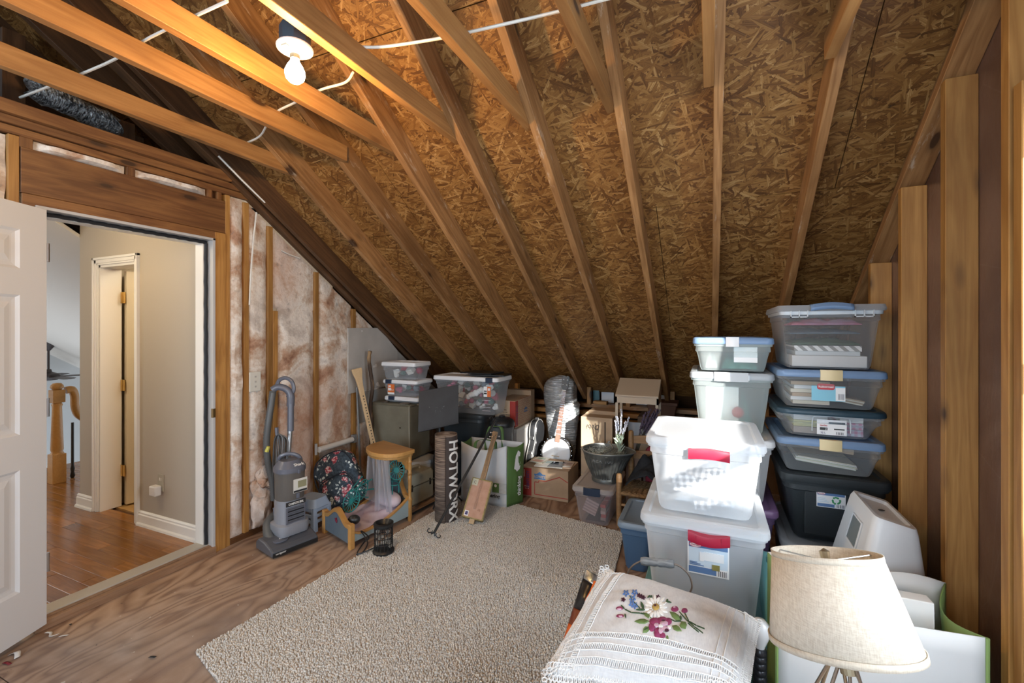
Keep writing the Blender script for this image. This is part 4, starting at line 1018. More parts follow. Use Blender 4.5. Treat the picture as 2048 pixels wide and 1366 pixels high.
def tote(name, label, x0, x1, y0, y1, z0, z1, body, lid, taper=.03, r=.035, lid_h=.028, latch=None, latch_w=.12, latch_h=.035, group='storage totes', open_rim=False, lid_name='lid', recess=True, rim_mat=None):
    """x0..y1 is the outer edge of the lid; the walls taper in towards the base"""
    t = thing(name, label, 'storage tote', ((x0+x1)/2, (y0+y1)/2, z0), group)
    g = .014; zl = z1-lid_h
    def L(f, z, e=0): return rrect(x0+g+taper*f+e, x1-g-taper*f-e, y0+g+taper*f+e, y1-g-taper*f-e, r, z)
    MB().loft([L(1,z0+.004,.02), L(1,z0+.003,.006), L(.96,z0+.02), L(.5,(z0+zl)/2), L(.18,zl-min(.05,(zl-z0)*.4)), L(.18,zl-min(.045,(zl-z0)*.36),-.006), L(.08,zl)], True, False).build('body', body, t, smooth=40)
    rim = rim_mat or body
    MB().loft([L(.08,zl-.020,-.002), rrect(x0+.006,x1-.006,y0+.006,y1-.006,r,zl-.018), rrect(x0+.004,x1-.004,y0+.004,y1-.004,r,zl-.002), L(.08,zl-.002,0)], False, False).build('rim', rim, t, smooth=40)
    if lid is not None:
        ls = [rrect(x0,x1,y0,y1,r,zl-.006), rrect(x0-.002,x1+.002,y0-.002,y1+.002,r,zl), rrect(x0,x1,y0,y1,r,z1-.006), rrect(x0+.006,x1-.006,y0+.006,y1-.006,r,z1)]
        if recess: ls += [rrect(x0+.03,x1-.03,y0+.03,y1-.03,r*.8,z1), rrect(x0+.038,x1-.038,y0+.038,y1-.038,r*.7,z1-.008)]
        MB().loft(ls, False, True).build(lid_name, lid, t, smooth=40)
    if latch:
        xm = (x0+x1)/2
        m = MB(); m.loft([[(xm-latch_w/2+latch_w*i/8, y0-.006-(.008*math.sin(PI*i/8)), z) for i in range(9)]+[(xm+latch_w/2-latch_w*i/8, y0+.006, z) for i in range(9)] for z in (zl-latch_h*.55, zl-latch_h*.3, z1-.004, z1+.003)])
        m.build('latch', latch, t, smooth=35)
    return t
def sticker(t, x, y, z, w, h, mat=None, name='label_sticker'):
    """flat paper label on a front face, origin at its lower left, facing -y"""
    o = MB().box(x, x+w, y-.0012, y, z, z+h).build(name, mat or STKW, t)
    cnt = [0]
    def patch(a0,a1,b0,b1,m,n='print'):
        cnt[0] += 1; d = .0003*cnt[0]
        return MB().box(x+w*a0, x+w*a1, y-.0014-d, y-.0012, z+h*b0, z+h*b1).build(n, m, o)
    def txt(s, a, b, size, m, sx=1): return text(s, size, m, o, frame((x+w*a, y-.0032-.0003*cnt[0], z+h*b), (1,0,0), y=(0,0,1)), 0, sx)
    return o, patch, txt
def barcode(patch, a0, a1, b0, b1):
    patch(a0, a1, b0, b1, STKW)
    for k in range(5): 
        c = a0+(a1-a0)*(k+.3)/5; patch(c, c+(a1-a0)*.07, b0+.01, b1, INK)
def oval(parent, x, y, z, w, h, m, n='print'):
    mm = MB(); mm.prism([(x+w*math.cos(2*PI*i/20), z+h*math.sin(2*PI*i/20)) for i in range(20)], y-.001, y); return mm.build(n, m, parent)
def paperstack(name, label, x0,x1,y0,y1,z0,z1, mats, tilt=0, n=6, group='papers in the totes'):
    t = thing(name, label, 'papers', ((x0+x1)/2,(y0+y1)/2,z0), group)
    rnd = random.Random(int(abs(x0*1000)+z0*777)); h = (z1-z0)/n
    for k in range(n):
        M = Matrix.Translation(((x0+x1)/2,(y0+y1)/2,z0+h*k)) @ Matrix.Rotation(tilt,4,'Y') @ Matrix.Rotation(rnd.uniform(-.03,.03),4,'Z')
        w_, d_ = (x1-x0)/2*rnd.uniform(.9,1), (y1-y0)/2*rnd.uniform(.92,1)
        MB(M).box(-w_,w_,-d_,d_,0,h*.92).build('sheet_bundle', mats[k % len(mats)], t)
    return t
def cloth(name, label, cx, cy, z0, rx, ry, h, mat, seed=0, group=None, cat='cloth'):
    def fn(a, b):
        u_ = (a-.5)*2; v_ = (b-.5)*2; q = Vector((u_*1.6+seed, v_*1.6, seed)); e = max(0, 1-max(abs(u_), abs(v_))**4)
        return (cx+rx*u_, cy+ry*v_, z0+h*e*(.55+.35*noise.noise(q*1.5)+.25*noise.noise(q*3.5)))
    m = MB(); m.grid(fn, 26, 22)
    return tag(m.build(name, mat, None, smooth=70, solid=.006), label, cat, group)

# ---- stack next to the right wall (front edge at Y = 2.58)
SX0, SX1, SY0, SY1 = .315, .735, 2.56, 3.10
S = 'tall stack by the right wall'
t = tote('storage_tote', 'clear tote with grey rim and blue handle, topmost beside the right wall', SX0-.005,SX1+.005,SY0,SY1,1.265,1.575, CLEAR, None, .03, rim_mat=RIMC, group=S)
MB().loft([rrect(SX0-.007,SX1+.007,SY0-.003,SY1+.003,.035,1.545), rrect(SX0-.01,SX1+.01,SY0-.006,SY1+.006,.035,1.555), rrect(SX0-.005,SX1+.005,SY0,SY1,.035,1.575), rrect(SX0+.02,SX1-.02,SY0+.02,SY1-.02,.03,1.576)], False, True).build('lid', clear('lid_clear', (.72,.78,.84), .45, .3), t, smooth=40)
xm = (SX0+SX1)/2
MB().loft([[(xm-.085+.17*i/10, y_, z_+.010*math.sin(PI*i/10)) for i in range(11)] for y_, z_ in ((SY0-.022,1.545),(SY0-.024,1.558),(SY0-.012,1.572),(SY0+.015,1.574))], False, False, closed=False).build('handle', LIDB, t, smooth=40, solid=.008)
for sgn in (-1, 1):
    xa = xm+sgn*.092; xb = xm+sgn*.165; x_0, x_1 = min(xa,xb), max(xa,xb)
    for b in ((x_0,x_1,1.515,1.520),(x_0,x_0+.004,1.515,1.548),(x_1-.004,x_1,1.515,1.548),((xa+xb)/2-.002,(xa+xb)/2+.002,1.515,1.548)):
        MB().box(b[0],b[1],SY0-.004,SY0+.01,b[2],b[3]).build('rim_rib', RIMC, t)
tag(MB().box(xm-.15,xm+.155,SY0+.06,SY1-.09,1.275,1.33).build('white_box', plain('box_white', (.62,.60,.57), .7), None, bevel=.003), 'flat white box at the bottom of the topmost clear tote', 'box')
tag(MB().box(xm-.14,xm+.135,SY0+.065,SY1-.12,1.352,1.378).build('striped_box', stripes('diagonal_stripe', (.72,.71,.68), (.24,.23,.21), 34), None), 'grey and white diagonal striped box lid in the topmost tote', 'box')
tag(MB().box(xm-.135,xm+.13,SY0+.07,SY1-.12,1.331,1.351).build('pale_box', plain('box_pale', (.56,.58,.58), .7), None), 'thin pale box under the striped lid in the topmost tote', 'box')
cloth('folded_shirt','dark green folded shirt on the striped box in the topmost tote',xm-.01,SY0+.22,1.384,.14,.15,.042,plain('green_cloth',(.05,.09,.05),.9),2,cat='shirt')
cloth('folded_shirt','slate grey folded shirt in the topmost tote',xm-.01,SY0+.24,1.438,.145,.15,.034,plain('slate_cloth',(.09,.12,.15),.9),5,cat='shirt')
cloth('folded_shirt','pink and mauve folded shirt in the topmost tote',xm,SY0+.25,1.482,.145,.15,.042,plain('pink_cloth',(.50,.30,.42),.9,c2=(.45,.04,.06),ns=5),8,cat='shirt')

t = tote('storage_tote','clear tote with blue lid and sky blue brand label, second from top by the wall',SX0-.01,SX1+.012,SY0,SY1,1.075,1.262,CLEAR,LIDB,.028,latch=YEL,latch_w=.088,group=S)
o, patch, txt = sticker(t, xm-.075, SY0+.020, 1.115, .135, .072, LCYAN)
patch(.72,1,.04,.9,STKW); barcode(patch,.78,.97,.1,.5)
RB = MB().loft([rrect(xm-.050,xm+.016,-.018,.018,.012,0)], False, True)
m = MB(Matrix(((1,0,0,0),(0,0,1,SY0+.0165),(0,1,0,1.183),(0,0,0,1)))); m.loft([rrect(xm-.052,xm+.018,-.014,.014,.008,0),rrect(xm-.052,xm+.018,-.014,.014,.008,.002)]); m.build('print', LRED, o)
text('Rubbermaid', .0155, STKW, o, frame((xm-.017,SY0+.0155,1.183),(1,0,0),y=(0,0,1)), .0002, .8)
paperstack('paper_stack','stack of tan files filling the second tote from top by the wall',SX0+.06,xm+.02,SY0+.08,SY1-.1,1.085,1.20,[CREAM,PAPER,CARD2],.0,6)
paperstack('paper_stack','sloping tan folders at the right of the second tote from top',xm+.03,SX1-.06,SY0+.08,SY1-.1,1.10,1.125,[CREAM,CARD2],.18,4)

t = tote('storage_tote','clear tote with navy lid and white product label, third from top by the wall',SX0-.012,SX1+.012,SY0-.01,SY1,.935,1.075,CLEAR,LIDN,.035,r=.06,lid_h=.022,group=S)
o, patch, txt = sticker(t, xm-.055, SY0+.010, .955, .118, .072)
patch(.40,.95,.72,.86,LIDN); patch(.10,.36,.30,.48,DARKST); patch(.58,.93,.36,.44,DARKST); barcode(patch,.64,.9,.05,.22)
txt('Sterilite', .22, .62, .012, LRED, .8); txt('32 L', .2, .14, .012, NAVYP); txt('2', .3, .39, .012, STKW)
MB().tube(catmull([(xm-.075,SY0+.006,.97),(xm-.073,SY0+.003,1.025),(xm-.055,SY0+.001,1.042),(xm+.055,SY0+.001,1.042),(xm+.075,SY0+.003,1.025),(xm+.077,SY0+.006,.97)],4), .0025, 5).build('moulded_loop', RIMC, t)
for k,(a,b,c_,l) in enumerate(((SX0+.068,xm,(.62,.60,.30),'pale yellow and white boxes at the left of the navy lidded tote'),(xm+.05,SX1-.068,(.50,.30,.40),'pink and blue checked boxes at the right of the navy lidded tote'))):
    tt = thing('small_boxes', l, 'boxes', ((a+b)/2, SY0+.25, .945))
    for j in range(3): MB().box(a,b,SY0+.07,SY1-.09,.945+j*.032,.975+j*.032).build('small_box', (checks('pink_check',(.6,.25,.35),(.62,.66,.74),40) if j!=2 else PAPER) if k else (plain('boxy%d'%j,((.42,.36,.32),(.58,.55,.30),(.62,.61,.58))[j],.8)), tt)

t = tote('storage_tote','clear tote with blue lid and yellow latch, fourth from top by the wall',SX0-.012,SX1,SY0-.02,SY1,.765,.935,CLEAR,LIDB,.028,latch=YEL,latch_w=.088,group=S)
paperstack('paper_stack','fan of pale green papers in the fourth tote from top',SX0+.07,SX1-.09,SY0+.05,SY1-.1,.795,.822,[plain('green_paper',(.48,.55,.40),.8),PAPER,CREAM],.10,6)
tag(MB(Matrix.Translation((xm,SY0+.14,.866)) @ Matrix.Rotation(.10,4,'Y')).box(-.12,.12,-.01,.2,-.012,.012).build('envelope_box', CARD2, None), 'tan cardboard folder box behind the green papers', 'box')

BT = plain('black_tote_plastic', (.022,.028,.032), .42, bump=.15, bs=120)
t = tote('storage_tote','tall black tote with a white recycling label under the clear totes',SX0+.003,SX1+.022,SY0-.03,SY1+.02,.435,.765,BT,BT,.045,r=.05,lid_h=.035,group=S)
MB().prism([(SX0+.10,.71),(SX0+.115,.735),(SX1-.11,.735),(SX1-.095,.71),(SX1-.10,.47),(SX0+.10,.47)], SY0-.008, SY0+.03).build('raised_panel', BT, t, bevel=.008)
o, patch, txt = sticker(t, xm-.06, SY0-.009, .615, .115, .072)
patch(.03,.97,.78,.96,LBLUE); patch(.03,.62,.04,.24,LBLUE); barcode(patch,.68,.96,.05,.26)
m = MB(); oval(o, xm-.040, SY0-.011, .680, .016, .0065, LRED); oval(o, xm-.040, SY0-.0115, .680, .0145, .0052, STKW)
text('Sterilite', .008, LRED, o, frame((xm-.04,SY0-.0126,.680),(1,0,0),y=(0,0,1)), 0, .85)
for k in range(3):   # recycling arrows
    a = PI/2+2*PI*k/3; M = frame((xm+.018,SY0-.0118,.652),(1,0,0),y=(0,0,1)) @ Matrix.Rotation(a,4,'Z')
    MB(M).prism([(.010,-.012),(.016,-.009),(.019,.002),(.015,.010),(.0175,.012),(.009,.014),(.0055,.0065),(.0085,.008),(.0115,.002),(.008,-.006)], 0, .0005, 'z').build('recycling_arrow', LGRN, o)
for k in range(3): patch(.04,.42-.06*k,.36+.11*k,.40+.11*k,PINKW)
tote('storage_tote','low grey tote at the foot of the wall stack',SX0+.003,SX1+.022,SY0-.06,SY1+.02,.0,.433,plain('grey_tote',(.28,.31,.33),.45),GRYL,.04,r=.06,group=S)

# ---- stack with the sunlit totes (front edge at Y = 2.62)
S = 'stack of totes in the sun'
t = tote('storage_tote','small clear tote with blue lid and pale latch on top of the sunlit stack',-.085,.30,2.62,3.12,1.235,1.415,MILKY,LIDB,.022,latch=STKW,latch_w=.062,group=S)
tag(MB().box(.115,.225,2.645,2.648,1.285,1.365).build('paper_sheet', STKW, None), 'white sheet of paper standing inside the small blue lidded tote', 'paper')
GR = plain('green_tinsel', (.02,.16,.11), .5, c2=(.12,.42,.34), ns=40)
cloth('tinsel','green tinsel heap in the small blue lidded tote',.145,2.87,1.247,.085,.17,.10,GR,3,cat='tinsel')
cloth('tissue','white crumpled tissue in the small blue lidded tote',.008,2.82,1.247,.028,.11,.12,PAPER,6,cat='tissue')
t = tote('storage_tote','tall frosted tote with grey lid handle under the small blue lidded tote',-.10,.30,2.60,3.14,.905,1.232,MILKY,GRYL,.035,latch=plain('latch_grey',(.44,.47,.49),.4),latch_w=.16,latch_h=.03,group=S)
MB().box(.055,.185,2.595,2.62,1.195,1.222).build('rim_rib', RIMC, t)
tag(MB().box(-.02,.14,2.69,2.72,.93,1.15).build('wrapped_gift', PAPER, None), 'white wrapped flat parcel in the tall frosted tote', 'parcel')
cloth('garland','green garland in the tall frosted tote',.165,2.92,.92,.045,.13,.20,plain('garland_green',(.16,.34,.30),.8),4,cat='garland')
tag(MB().ell((.135,2.66,1.02),(.03,.02,.03),12,8).build('red_bauble', plain('bauble_red',(.4,.05,.04),.4), None, smooth=60), 'small red bauble behind the tall frosted tote wall', 'bauble')
t = tote('storage_tote','white translucent tote wedged between red handled and black totes',-.09,.298,2.555,3.12,.56,.902,FROST,LIDW,.035,group=S)
tag(MB().box(-.02,.235,2.64,3.0,.575,.80).build('white_carton', PAPER, None, bevel=.004), 'white carton inside the white translucent tote', 'box')
PUR = plain('purple_plastic', (.11,.07,.155), .4); 
tote('storage_tote','purple tote behind the red handled totes',-.08,.312,2.55,3.12,.235,.557,PUR,plain('purple_lid',(.22,.13,.27),.4),.035,group=S)
tote('storage_tote','dark tote with blue lid under the purple tote',-.08,.312,2.55,3.12,0,.232,plain('slate_tote',(.05,.06,.08),.45),LIDB,.03,group=S)

# ---- pair of red handled totes in front (front edge at Y = 2.0)
S = 'red handled frosted totes'
t = tote('storage_tote','frosted white tote with red handle holding gingham cloth, upper of the pair',-.255,.205,2.0,2.52,.675,1.0,FROST,clear('lid_frost',(.86,.9,.94),.62,.35),.035,r=.04,group=S)
def red_handle(t, xm, y, z, sag):
    m = MB(); n = 10; w_ = .155
    for dz0, dz1, dy in ((0,.042,.0),):
        loops = []
        for i in range(n+1):
            a = i/n; s = sag*math.sin(PI*a); yy = y-.012-.010*math.sin(PI*a)
            loops.append([(xm-w_/2+w_*a, yy, z+s-.002), (xm-w_/2+w_*a, yy-.004, z+s+.012), (xm-w_/2+w_*a, yy, z+s+.036), (xm-w_/2+w_*a, y+.014, z+s+.040), (xm-w_/2+w_*a, y+.014, z+s+.030)])
        m.loft(loops)
    o = m.build('handle', REDP, t, smooth=40)
    return o
red_handle(t, -.005, 2.0, .925, .008)
GING = checks('grey_gingham', (.80,.80,.80), (.13,.14,.15), 36, (.1,.1,.15))
def ging1(a, b): return (-.175+.29*a, 2.075+.30*b, .845-.06*a+.012*math.sin(a*14)-(.045*(1-b)**3)+.02*b)
m = MB(); m.grid(lambda a, b: (-.16+.25*a, 2.106+.004*math.sin(a*9), .825-.055*a*a-.05*b+.006*math.sin(a*25)), 30, 5); m.grid(lambda a, b: (-.16+.25*a, 2.106+.22*b, .825-.055*a*a+.015*math.sin(a*10+b*6)), 24, 16)
m.grid(lambda a, b: (-.15+.23*a, 2.112+.004*math.sin(a*11), .775-.04*a*a-.03*b), 20, 6)
tag(m.build('gingham_cloth', GING, None, smooth=70, solid=.004), 'grey gingham cloth with a ruffled hem inside the upper red handled tote', 'cloth')
m = MB(); m.tube(catmull([(.12,2.076,.745),(.08,2.076,.765),(.03,2.076,.75),(-.01,2.076,.715),(-.06,2.076,.705)],6), [.019]*25, 8)
tag(m.build('rolled_gingham', GING, None, smooth=70), 'rolled grey gingham sash at the bottom of the upper red handled tote', 'cloth')
cloth('blue_cloth','pale blue cloth lying in the upper red handled tote',-.025,2.29,.687,.12,.13,.035,plain('pale_blue_cloth',(.34,.42,.50),.9),12)
t = tote('storage_tote','frosted tote with red handle and picture label, lower of the pair',-.275,.215,1.975,2.545,.27,.672,FROST,clear('lid_frost2',(.86,.9,.94),.66,.35),.035,r=.04,group=S)
h = red_handle(t, -.005, 1.975, .600, -.010)
for i in range(1,5): MB().box(-.0825+.031*i-.001,-.0825+.031*i+.001,1.953,1.96,.600,.627).build('handle_rib', plain('handle_red_dark',(.30,.015,.04),.4), h)
o, patch, txt = sticker(t, -.085, 1.997, .455, .155, .135)
patch(.03,.97,.24,.80,PINKW); patch(.03,.97,.80,.97,LBLUE); patch(.03,.70,.04,.22,LBLUE); barcode(patch,.74,.95,.03,.2)
patch(.40,.88,.45,.70,STKW); patch(.30,.40,.42,.68,STKW); patch(.60,.78,.20,.36,plain('label_olive',(.22,.20,.06),.6))
oval(o, -.055, 1.9945, .5735, .024, .010, LRED); oval(o, -.055, 1.9938, .5735, .0215, .0078, STKW); text('Sterilite', .0125, LRED, o, frame((-.055,1.9922,.5735),(1,0,0),y=(0,0,1)), 0, .85)
for k in range(3): patch(.06,.4-.08*k,.27+.04*k,.285+.04*k,LBLUE)
cloth('grey_cloth','grey cloth lying in the lower red handled tote',-.02,2.26,.285,.18,.2,.12,plain('grey_cloth',(.30,.33,.36),.9),15)
tote('storage_tote','teal tote under the red handled pair',-.285,.245,1.96,2.53,0,.267,plain('teal_tote',(.10,.26,.27),.4),plain('teal_lid',(.14,.33,.34),.4),.03,group='floor totes')
# blue bin under the little chair, clear tote under the coal bucket
t = tote('storage_tote','blue tote with cloudy grey lid beside the little chair',-.515,-.30,2.74,3.18,0,.30,plain('blue_tote',(.055,.115,.21),.4),plain('cloudy_lid',(.20,.27,.35),.45),.028,group='floor totes')
t = tote('storage_tote','clear tote with navy latch holding books under the ash bucket',-.955,-.645,3.28,3.83,0,.285,clear('warm_clear',(.80,.76,.78),.20,.2),clear('lid_warm',(.78,.74,.72),.55,.35),.03,latch=LATB,latch_w=.125,latch_h=.045,group='floor totes')
tag(MB(Matrix.Translation((-.835,3.40,.105)) @ Matrix.Rotation(.35,4,'Y')).box(-.052,.052,0,.22,-.055,.05).build('striped_case', stripes('pink_stripes',(.42,.30,.28),(.27,.18,.17),45,1.2), None), 'pink striped case inside the clear tote under the bucket', 'case')
paperstack('book_stack','stack of brown and red books inside the clear tote under the bucket',-.757,-.715,3.38,3.7,.016,.14,[plain('book_brown',(.26,.17,.14),.8),RED,plain('book_pink',(.42,.30,.28),.8)],0,5,'books')
tag(MB().box(-.87,-.73,3.37,3.70,.009,.013).build('folder', plain('dark_folder',(.05,.04,.04),.7), None), 'dark folder on the bottom of the clear tote under the bucket', 'folder')

# ---- clear boxes with white lids on the suitcase and beyond
def decor(x0,x1,y0,y1,z0,z1,seed,n,group,where):
    rnd = random.Random(seed)
    cols = [(.42,.03,.06),(.75,.74,.70),(.46,.05,.10),(.07,.14,.12),(.70,.68,.62),(.60,.14,.24),(.18,.22,.25),(.74,.73,.70)]
    nm = ['red','white','crimson','dark green','ivory','pink','slate','snow white']
    put = []
    for k in range(n):
        ci = k % 8; ok = False
        for _ in range(60):
            c = (rnd.uniform(x0,x1), rnd.uniform(y0,y1), rnd.uniform(z0,z1)); r = rnd.uniform(.026,.040)
            if all((Vector(c)-q).length > (r+s)*1.12 for q, s in put): ok = True; break
        if not ok: continue
        put.append((Vector(c), r))
        M = Matrix.Translation(c) @ Matrix.Rotation(rnd.uniform(0,3),4,'Y') @ Matrix.Rotation(rnd.uniform(0,3),4,'X')
        m = MB(M)
        if k % 4 == 0: m.loft([rrect(-r,r,-r,r,.004,-r*.8), rrect(-r,r,-r,r,.004,r*.8)])
        elif k % 4 == 1:   # stuffed heart
            poly = [(r*.075*16*math.sin(t_)**3, r*.075*(13*math.cos(t_)-5*math.cos(2*t_)-2*math.cos(3*t_)-math.cos(4*t_))) for t_ in [2*PI*i/20 for i in range(20)]]
            m.prism(poly, -.010, .010)
        else: m.ell((0,0,0),(r,r*.8,r*.9),12,8)
        o = m.build(('gift_box','stuffed_heart','bauble','bauble')[k%4], plain('decor_%d_%d'%(seed,k), cols[ci], .6), None, smooth=40)
        fx = (c[0]-x0)/(x1-x0); fz_ = (c[2]-z0)/(z1-z0); fy_ = (c[1]-y0)/(y1-y0)
        pos = ('front ' if fy_ < .33 else 'back ' if fy_ > .66 else 'middle ')+('low ' if fz_ < .33 else 'high ' if fz_ > .66 else 'halfway up ')+('at the far left' if fx < .2 else 'at the left' if fx < .4 else 'in the centre' if fx < .6 else 'at the right' if fx < .8 else 'at the far right')
        where_ = pos+' of '+where
        tag(o, '%s %s, %s' % (nm[ci], ('gift box','stuffed heart','bauble','bauble')[k%4], where_), 'decoration', group) if True else tag(o, '%s holiday %s in %s' % (nm[ci], ('gift box','stuffed heart','bauble','bauble')[k%4], where), 'decoration', group)
S = 'white lidded boxes on the suitcase'
bx0, bx1, by0, by1 = -2.80, -2.42, 3.335, 3.60
t = tote('storage_box','clear box with white lid topmost on the olive suitcase',bx0,bx1,by0,by1,1.005,1.165,CLEAR,LIDW,.012,r=.02,lid_h=.03,group=S)
decor(bx0+.08,bx1-.08,by0+.07,by1-.07,1.055,1.09,11,14,'decorations in the top box','the top box')
t = tote('storage_box','clear box with white lid and orange label, middle one on the suitcase',bx0+.02,bx1+.02,by0,by1,.853,1.002,CLEAR,LIDW,.012,r=.02,lid_h=.025,latch=None,group=S)
MB().box(bx0+.06,bx0+.125,by0-.010,by0+.006,.968,1.004).build('latch', LATB, t, bevel=.003)
o, patch, txt = sticker(t, bx0+.075, by0+.010, .868, .075, .095, plain('label_orange',(.66,.15,.03),.5))
patch(.0,1,0,.18,STKW); patch(.06,.5,.36,.62,STKW); patch(.1,.46,.7,.84,STKW); txt('5.1',.76,.42,.022,STKW)
decor(bx0+.14,bx1-.06,by0+.07,by1-.07,.905,.935,12,12,'decorations in the middle box','the middle box')
t = tote('storage_box','low clear box with white lid directly on the olive suitcase',bx0+.035,bx1+.03,by0+.005,by1,.793,.850,CLEAR,LIDW,.012,r=.02,lid_h=.028,group=S)
MB().box(bx0+.09,bx0+.155,by0-.006,by0+.01,.818,.852).build('latch', LATB, t, bevel=.003)
# big clear tote of decorations on black totes
S = 'totes behind the music stand'
t = tote('storage_tote','large clear tote with white lid full of red and white decorations',-2.36,-1.69,3.52,3.86,.70,1.04,CLEAR,LIDW,.04,r=.04,lid_h=.03,group=S)
MB().box(-1.80,-1.735,3.508,3.53,.995,1.04).build('latch', LATB, t, bevel=.004)
decor(-2.26,-1.79,3.67,3.77,.75,.97,21,60,'decorations in the large tote','the large tote')
o, patch, txt = sticker(t, -1.83, 3.537, .87, .07, .09, plain('label_orange2',(.66,.15,.03),.5)); patch(0,.5,0,1,STKW); patch(.05,.45,.5,.6,INK); patch(.05,.45,.25,.4,INK); patch(.6,.9,.6,.85,STKW)
mm = plain('window_print',(.66,.58,.60),.5); gp = MB()
for k in range(4): gp.box(-1.845,-1.765,3.5405,3.5415,.745+k*.03,.748+k*.03)
gp.build('printed_grid', mm, t)
m = MB(); rnd = random.Random(9)
for k in range(14): m.ell((-2.02+.018*k+rnd.uniform(-.01,.01),3.60+rnd.uniform(-.006,.006),.86+.007*k+rnd.uniform(-.015,.015)),(.026,.02,.024),10,7)
tag(m.build('white_garland', plain('fluffy_white',(.78,.77,.75),.95,bump=1,bs=70), None, smooth=70), 'fluffy white garland pressed against the front of the large tote', 'garland')
for k in range(2):
    tt = tag(MB(Matrix.Translation((-1.86-.10*k,3.74+.02*k,1.043+.013*k)) @ Matrix.Rotation(.1-.2*k,4,'Z')).box(-.17,.17,-.12,.12,0,.011).build('framed_picture', BLACK, None, bevel=.002), ('black picture frame lying on the white lid of the large tote','black picture frame lying on top of another frame over the large tote')[k], 'picture frame')
tote('storage_tote','black tote under the large clear tote of decorations',-2.33,-1.85,3.56,3.86,.36,.697,BT,BT,.04,r=.05,lid_h=.03,group=S)
tote('storage_tote','black tote on the floor behind the rolled mat',-2.33,-1.85,3.56,3.86,0,.357,BT,BT,.04,r=.05,lid_h=.03,group=S)
# ================================================================ THINGS AT THE BACK
# black music stand
ms = thing('music_stand', 'black metal music stand with a solid desk', 'music stand', (-2.06, 3.24, 0))
q = [PY(838,783,3.10), PY(917,769,3.30), PY(917,846,3.22), PY(836,864,3.02)]
nn = (q[1]-q[0]).cross(q[3]-q[0]).normalized()
if nn.y > 0: nn = -nn
m = MB(); m.loft([[p for p in q], [p-nn*.006 for p in q]]); m.build('desk', plain('stand_black',(.010,.012,.016),.55,c2=(.018,.021,.026),ns=9), ms, bevel=.002)
b0, b1 = q[3], q[2]; m = MB(); m.loft([[b0+nn*.0, b1+nn*.0, b1+nn*.055, b0+nn*.055],[b0+nn*.0-Vector((0,0,.006)), b1-Vector((0,0,.006)), b1+nn*.055-Vector((0,0,.006)), b0+nn*.055-Vector((0,0,.006))]]); m.build('tray', DARKST, ms)
pc = (q[0]+q[1]+q[2]+q[3])/4-nn*.02
MB().tube([pc, Vector((pc.x+.02, pc.y+.03, .05))], .010, 8).build('pole', DARKST, ms, smooth=1)
for k in range(3):
    a = 2*PI*k/3+.6; MB().tube([Vector((pc.x+.02,pc.y+.03,.20)), Vector((pc.x+.02+.16*math.cos(a), pc.y+.03+.16*math.sin(a), .022))], .007, 6).build('leg', DARKST, ms)
for k in range(8):
    rnd = random.Random(k); t0 = q[3].lerp(q[0], .35+.2*rnd.random()).lerp(q[2].lerp(q[1], .35+.2*rnd.random()), .25+.45*rnd.random()); 
    MB().tube([t0+nn*.0006, t0+nn*.0006+Vector((rnd.uniform(-.015,.015),0,rnd.uniform(-.02,.02)))], .0008, 4).build('scratch', plain('scratch_grey',(.35,.37,.38),.6), ms)
# black duffel behind the mat
tag(MB(Matrix.Translation((-2.13,3.46,.222))).ell((0,0,0),(.16,.08,.22),20,14,.65).build('duffel_bag', BLK_FAB, None, smooth=70), 'black duffel bag slumped behind the rolled mat', 'bag')

# rolled yoga mat
mc = PZ(893,1037,.014); R = .088; MH = .65
N = NT('mat_striations'); n1 = N.n('TexNoise', Vector=N.co((5,5,120)), Scale=1.2, Detail=4); n2 = N.n('TexNoise', Vector=N.co((2,2,5)), Scale=1.5, Detail=2)
N.set(Base_Color=N.mix(N.ramp(n2.outputs[0],[(.4,(0,0,0)),(.7,(.5,.5,.5))]), N.ramp(n1.outputs[0],[(.36,(.045,.032,.028)),(.52,(.16,.115,.09)),(.66,(.34,.27,.21))]), (.20,.15,.12)), Roughness=.8); N.bump(n1.outputs[0],.3,.003); MAT_M = N.m
ym = thing('yoga_mat', 'rolled brown striped exercise mat standing on end with white lettering', 'exercise mat', mc)
ps = []
vdir = math.atan2(-mc.y, -mc.x)     # towards the camera
turns = 5.2; n = 150
for i in range(n+1):
    t = i/n; a = vdir - .10 - t*turns*2*PI; r = R - t*(R-.022); ps.append((r*math.cos(a), r*math.sin(a)))
m = MB(); L0_ = [(mc.x+x, mc.y+y, mc.z) for x,y in ps]; L1_ = [(mc.x+x, mc.y+y, mc.z+MH) for x,y in ps]
m.loft([L0_, L1_], False, False, closed=False); m.build('rolled_mat', MAT_M, ym, smooth=60, solid=.007)
MB().lathe([(R*.93,.003),(R*.93,MH-.014)], 24, mc, True, True).build('mat_core', plain('mat_inside',(.06,.045,.04),.9), ym)
def bendm(p):
    a = vdir + .62 + (p.y)/R; rr = R+.0045+p.z; return Vector((mc.x+rr*math.cos(a), mc.y+rr*math.sin(a), mc.z+MH/2-.012-p.x))
text('HOTWORX', .112, PAPER, ym, None, .0022, bend=bendm, sx=1.02, ext=.0008)

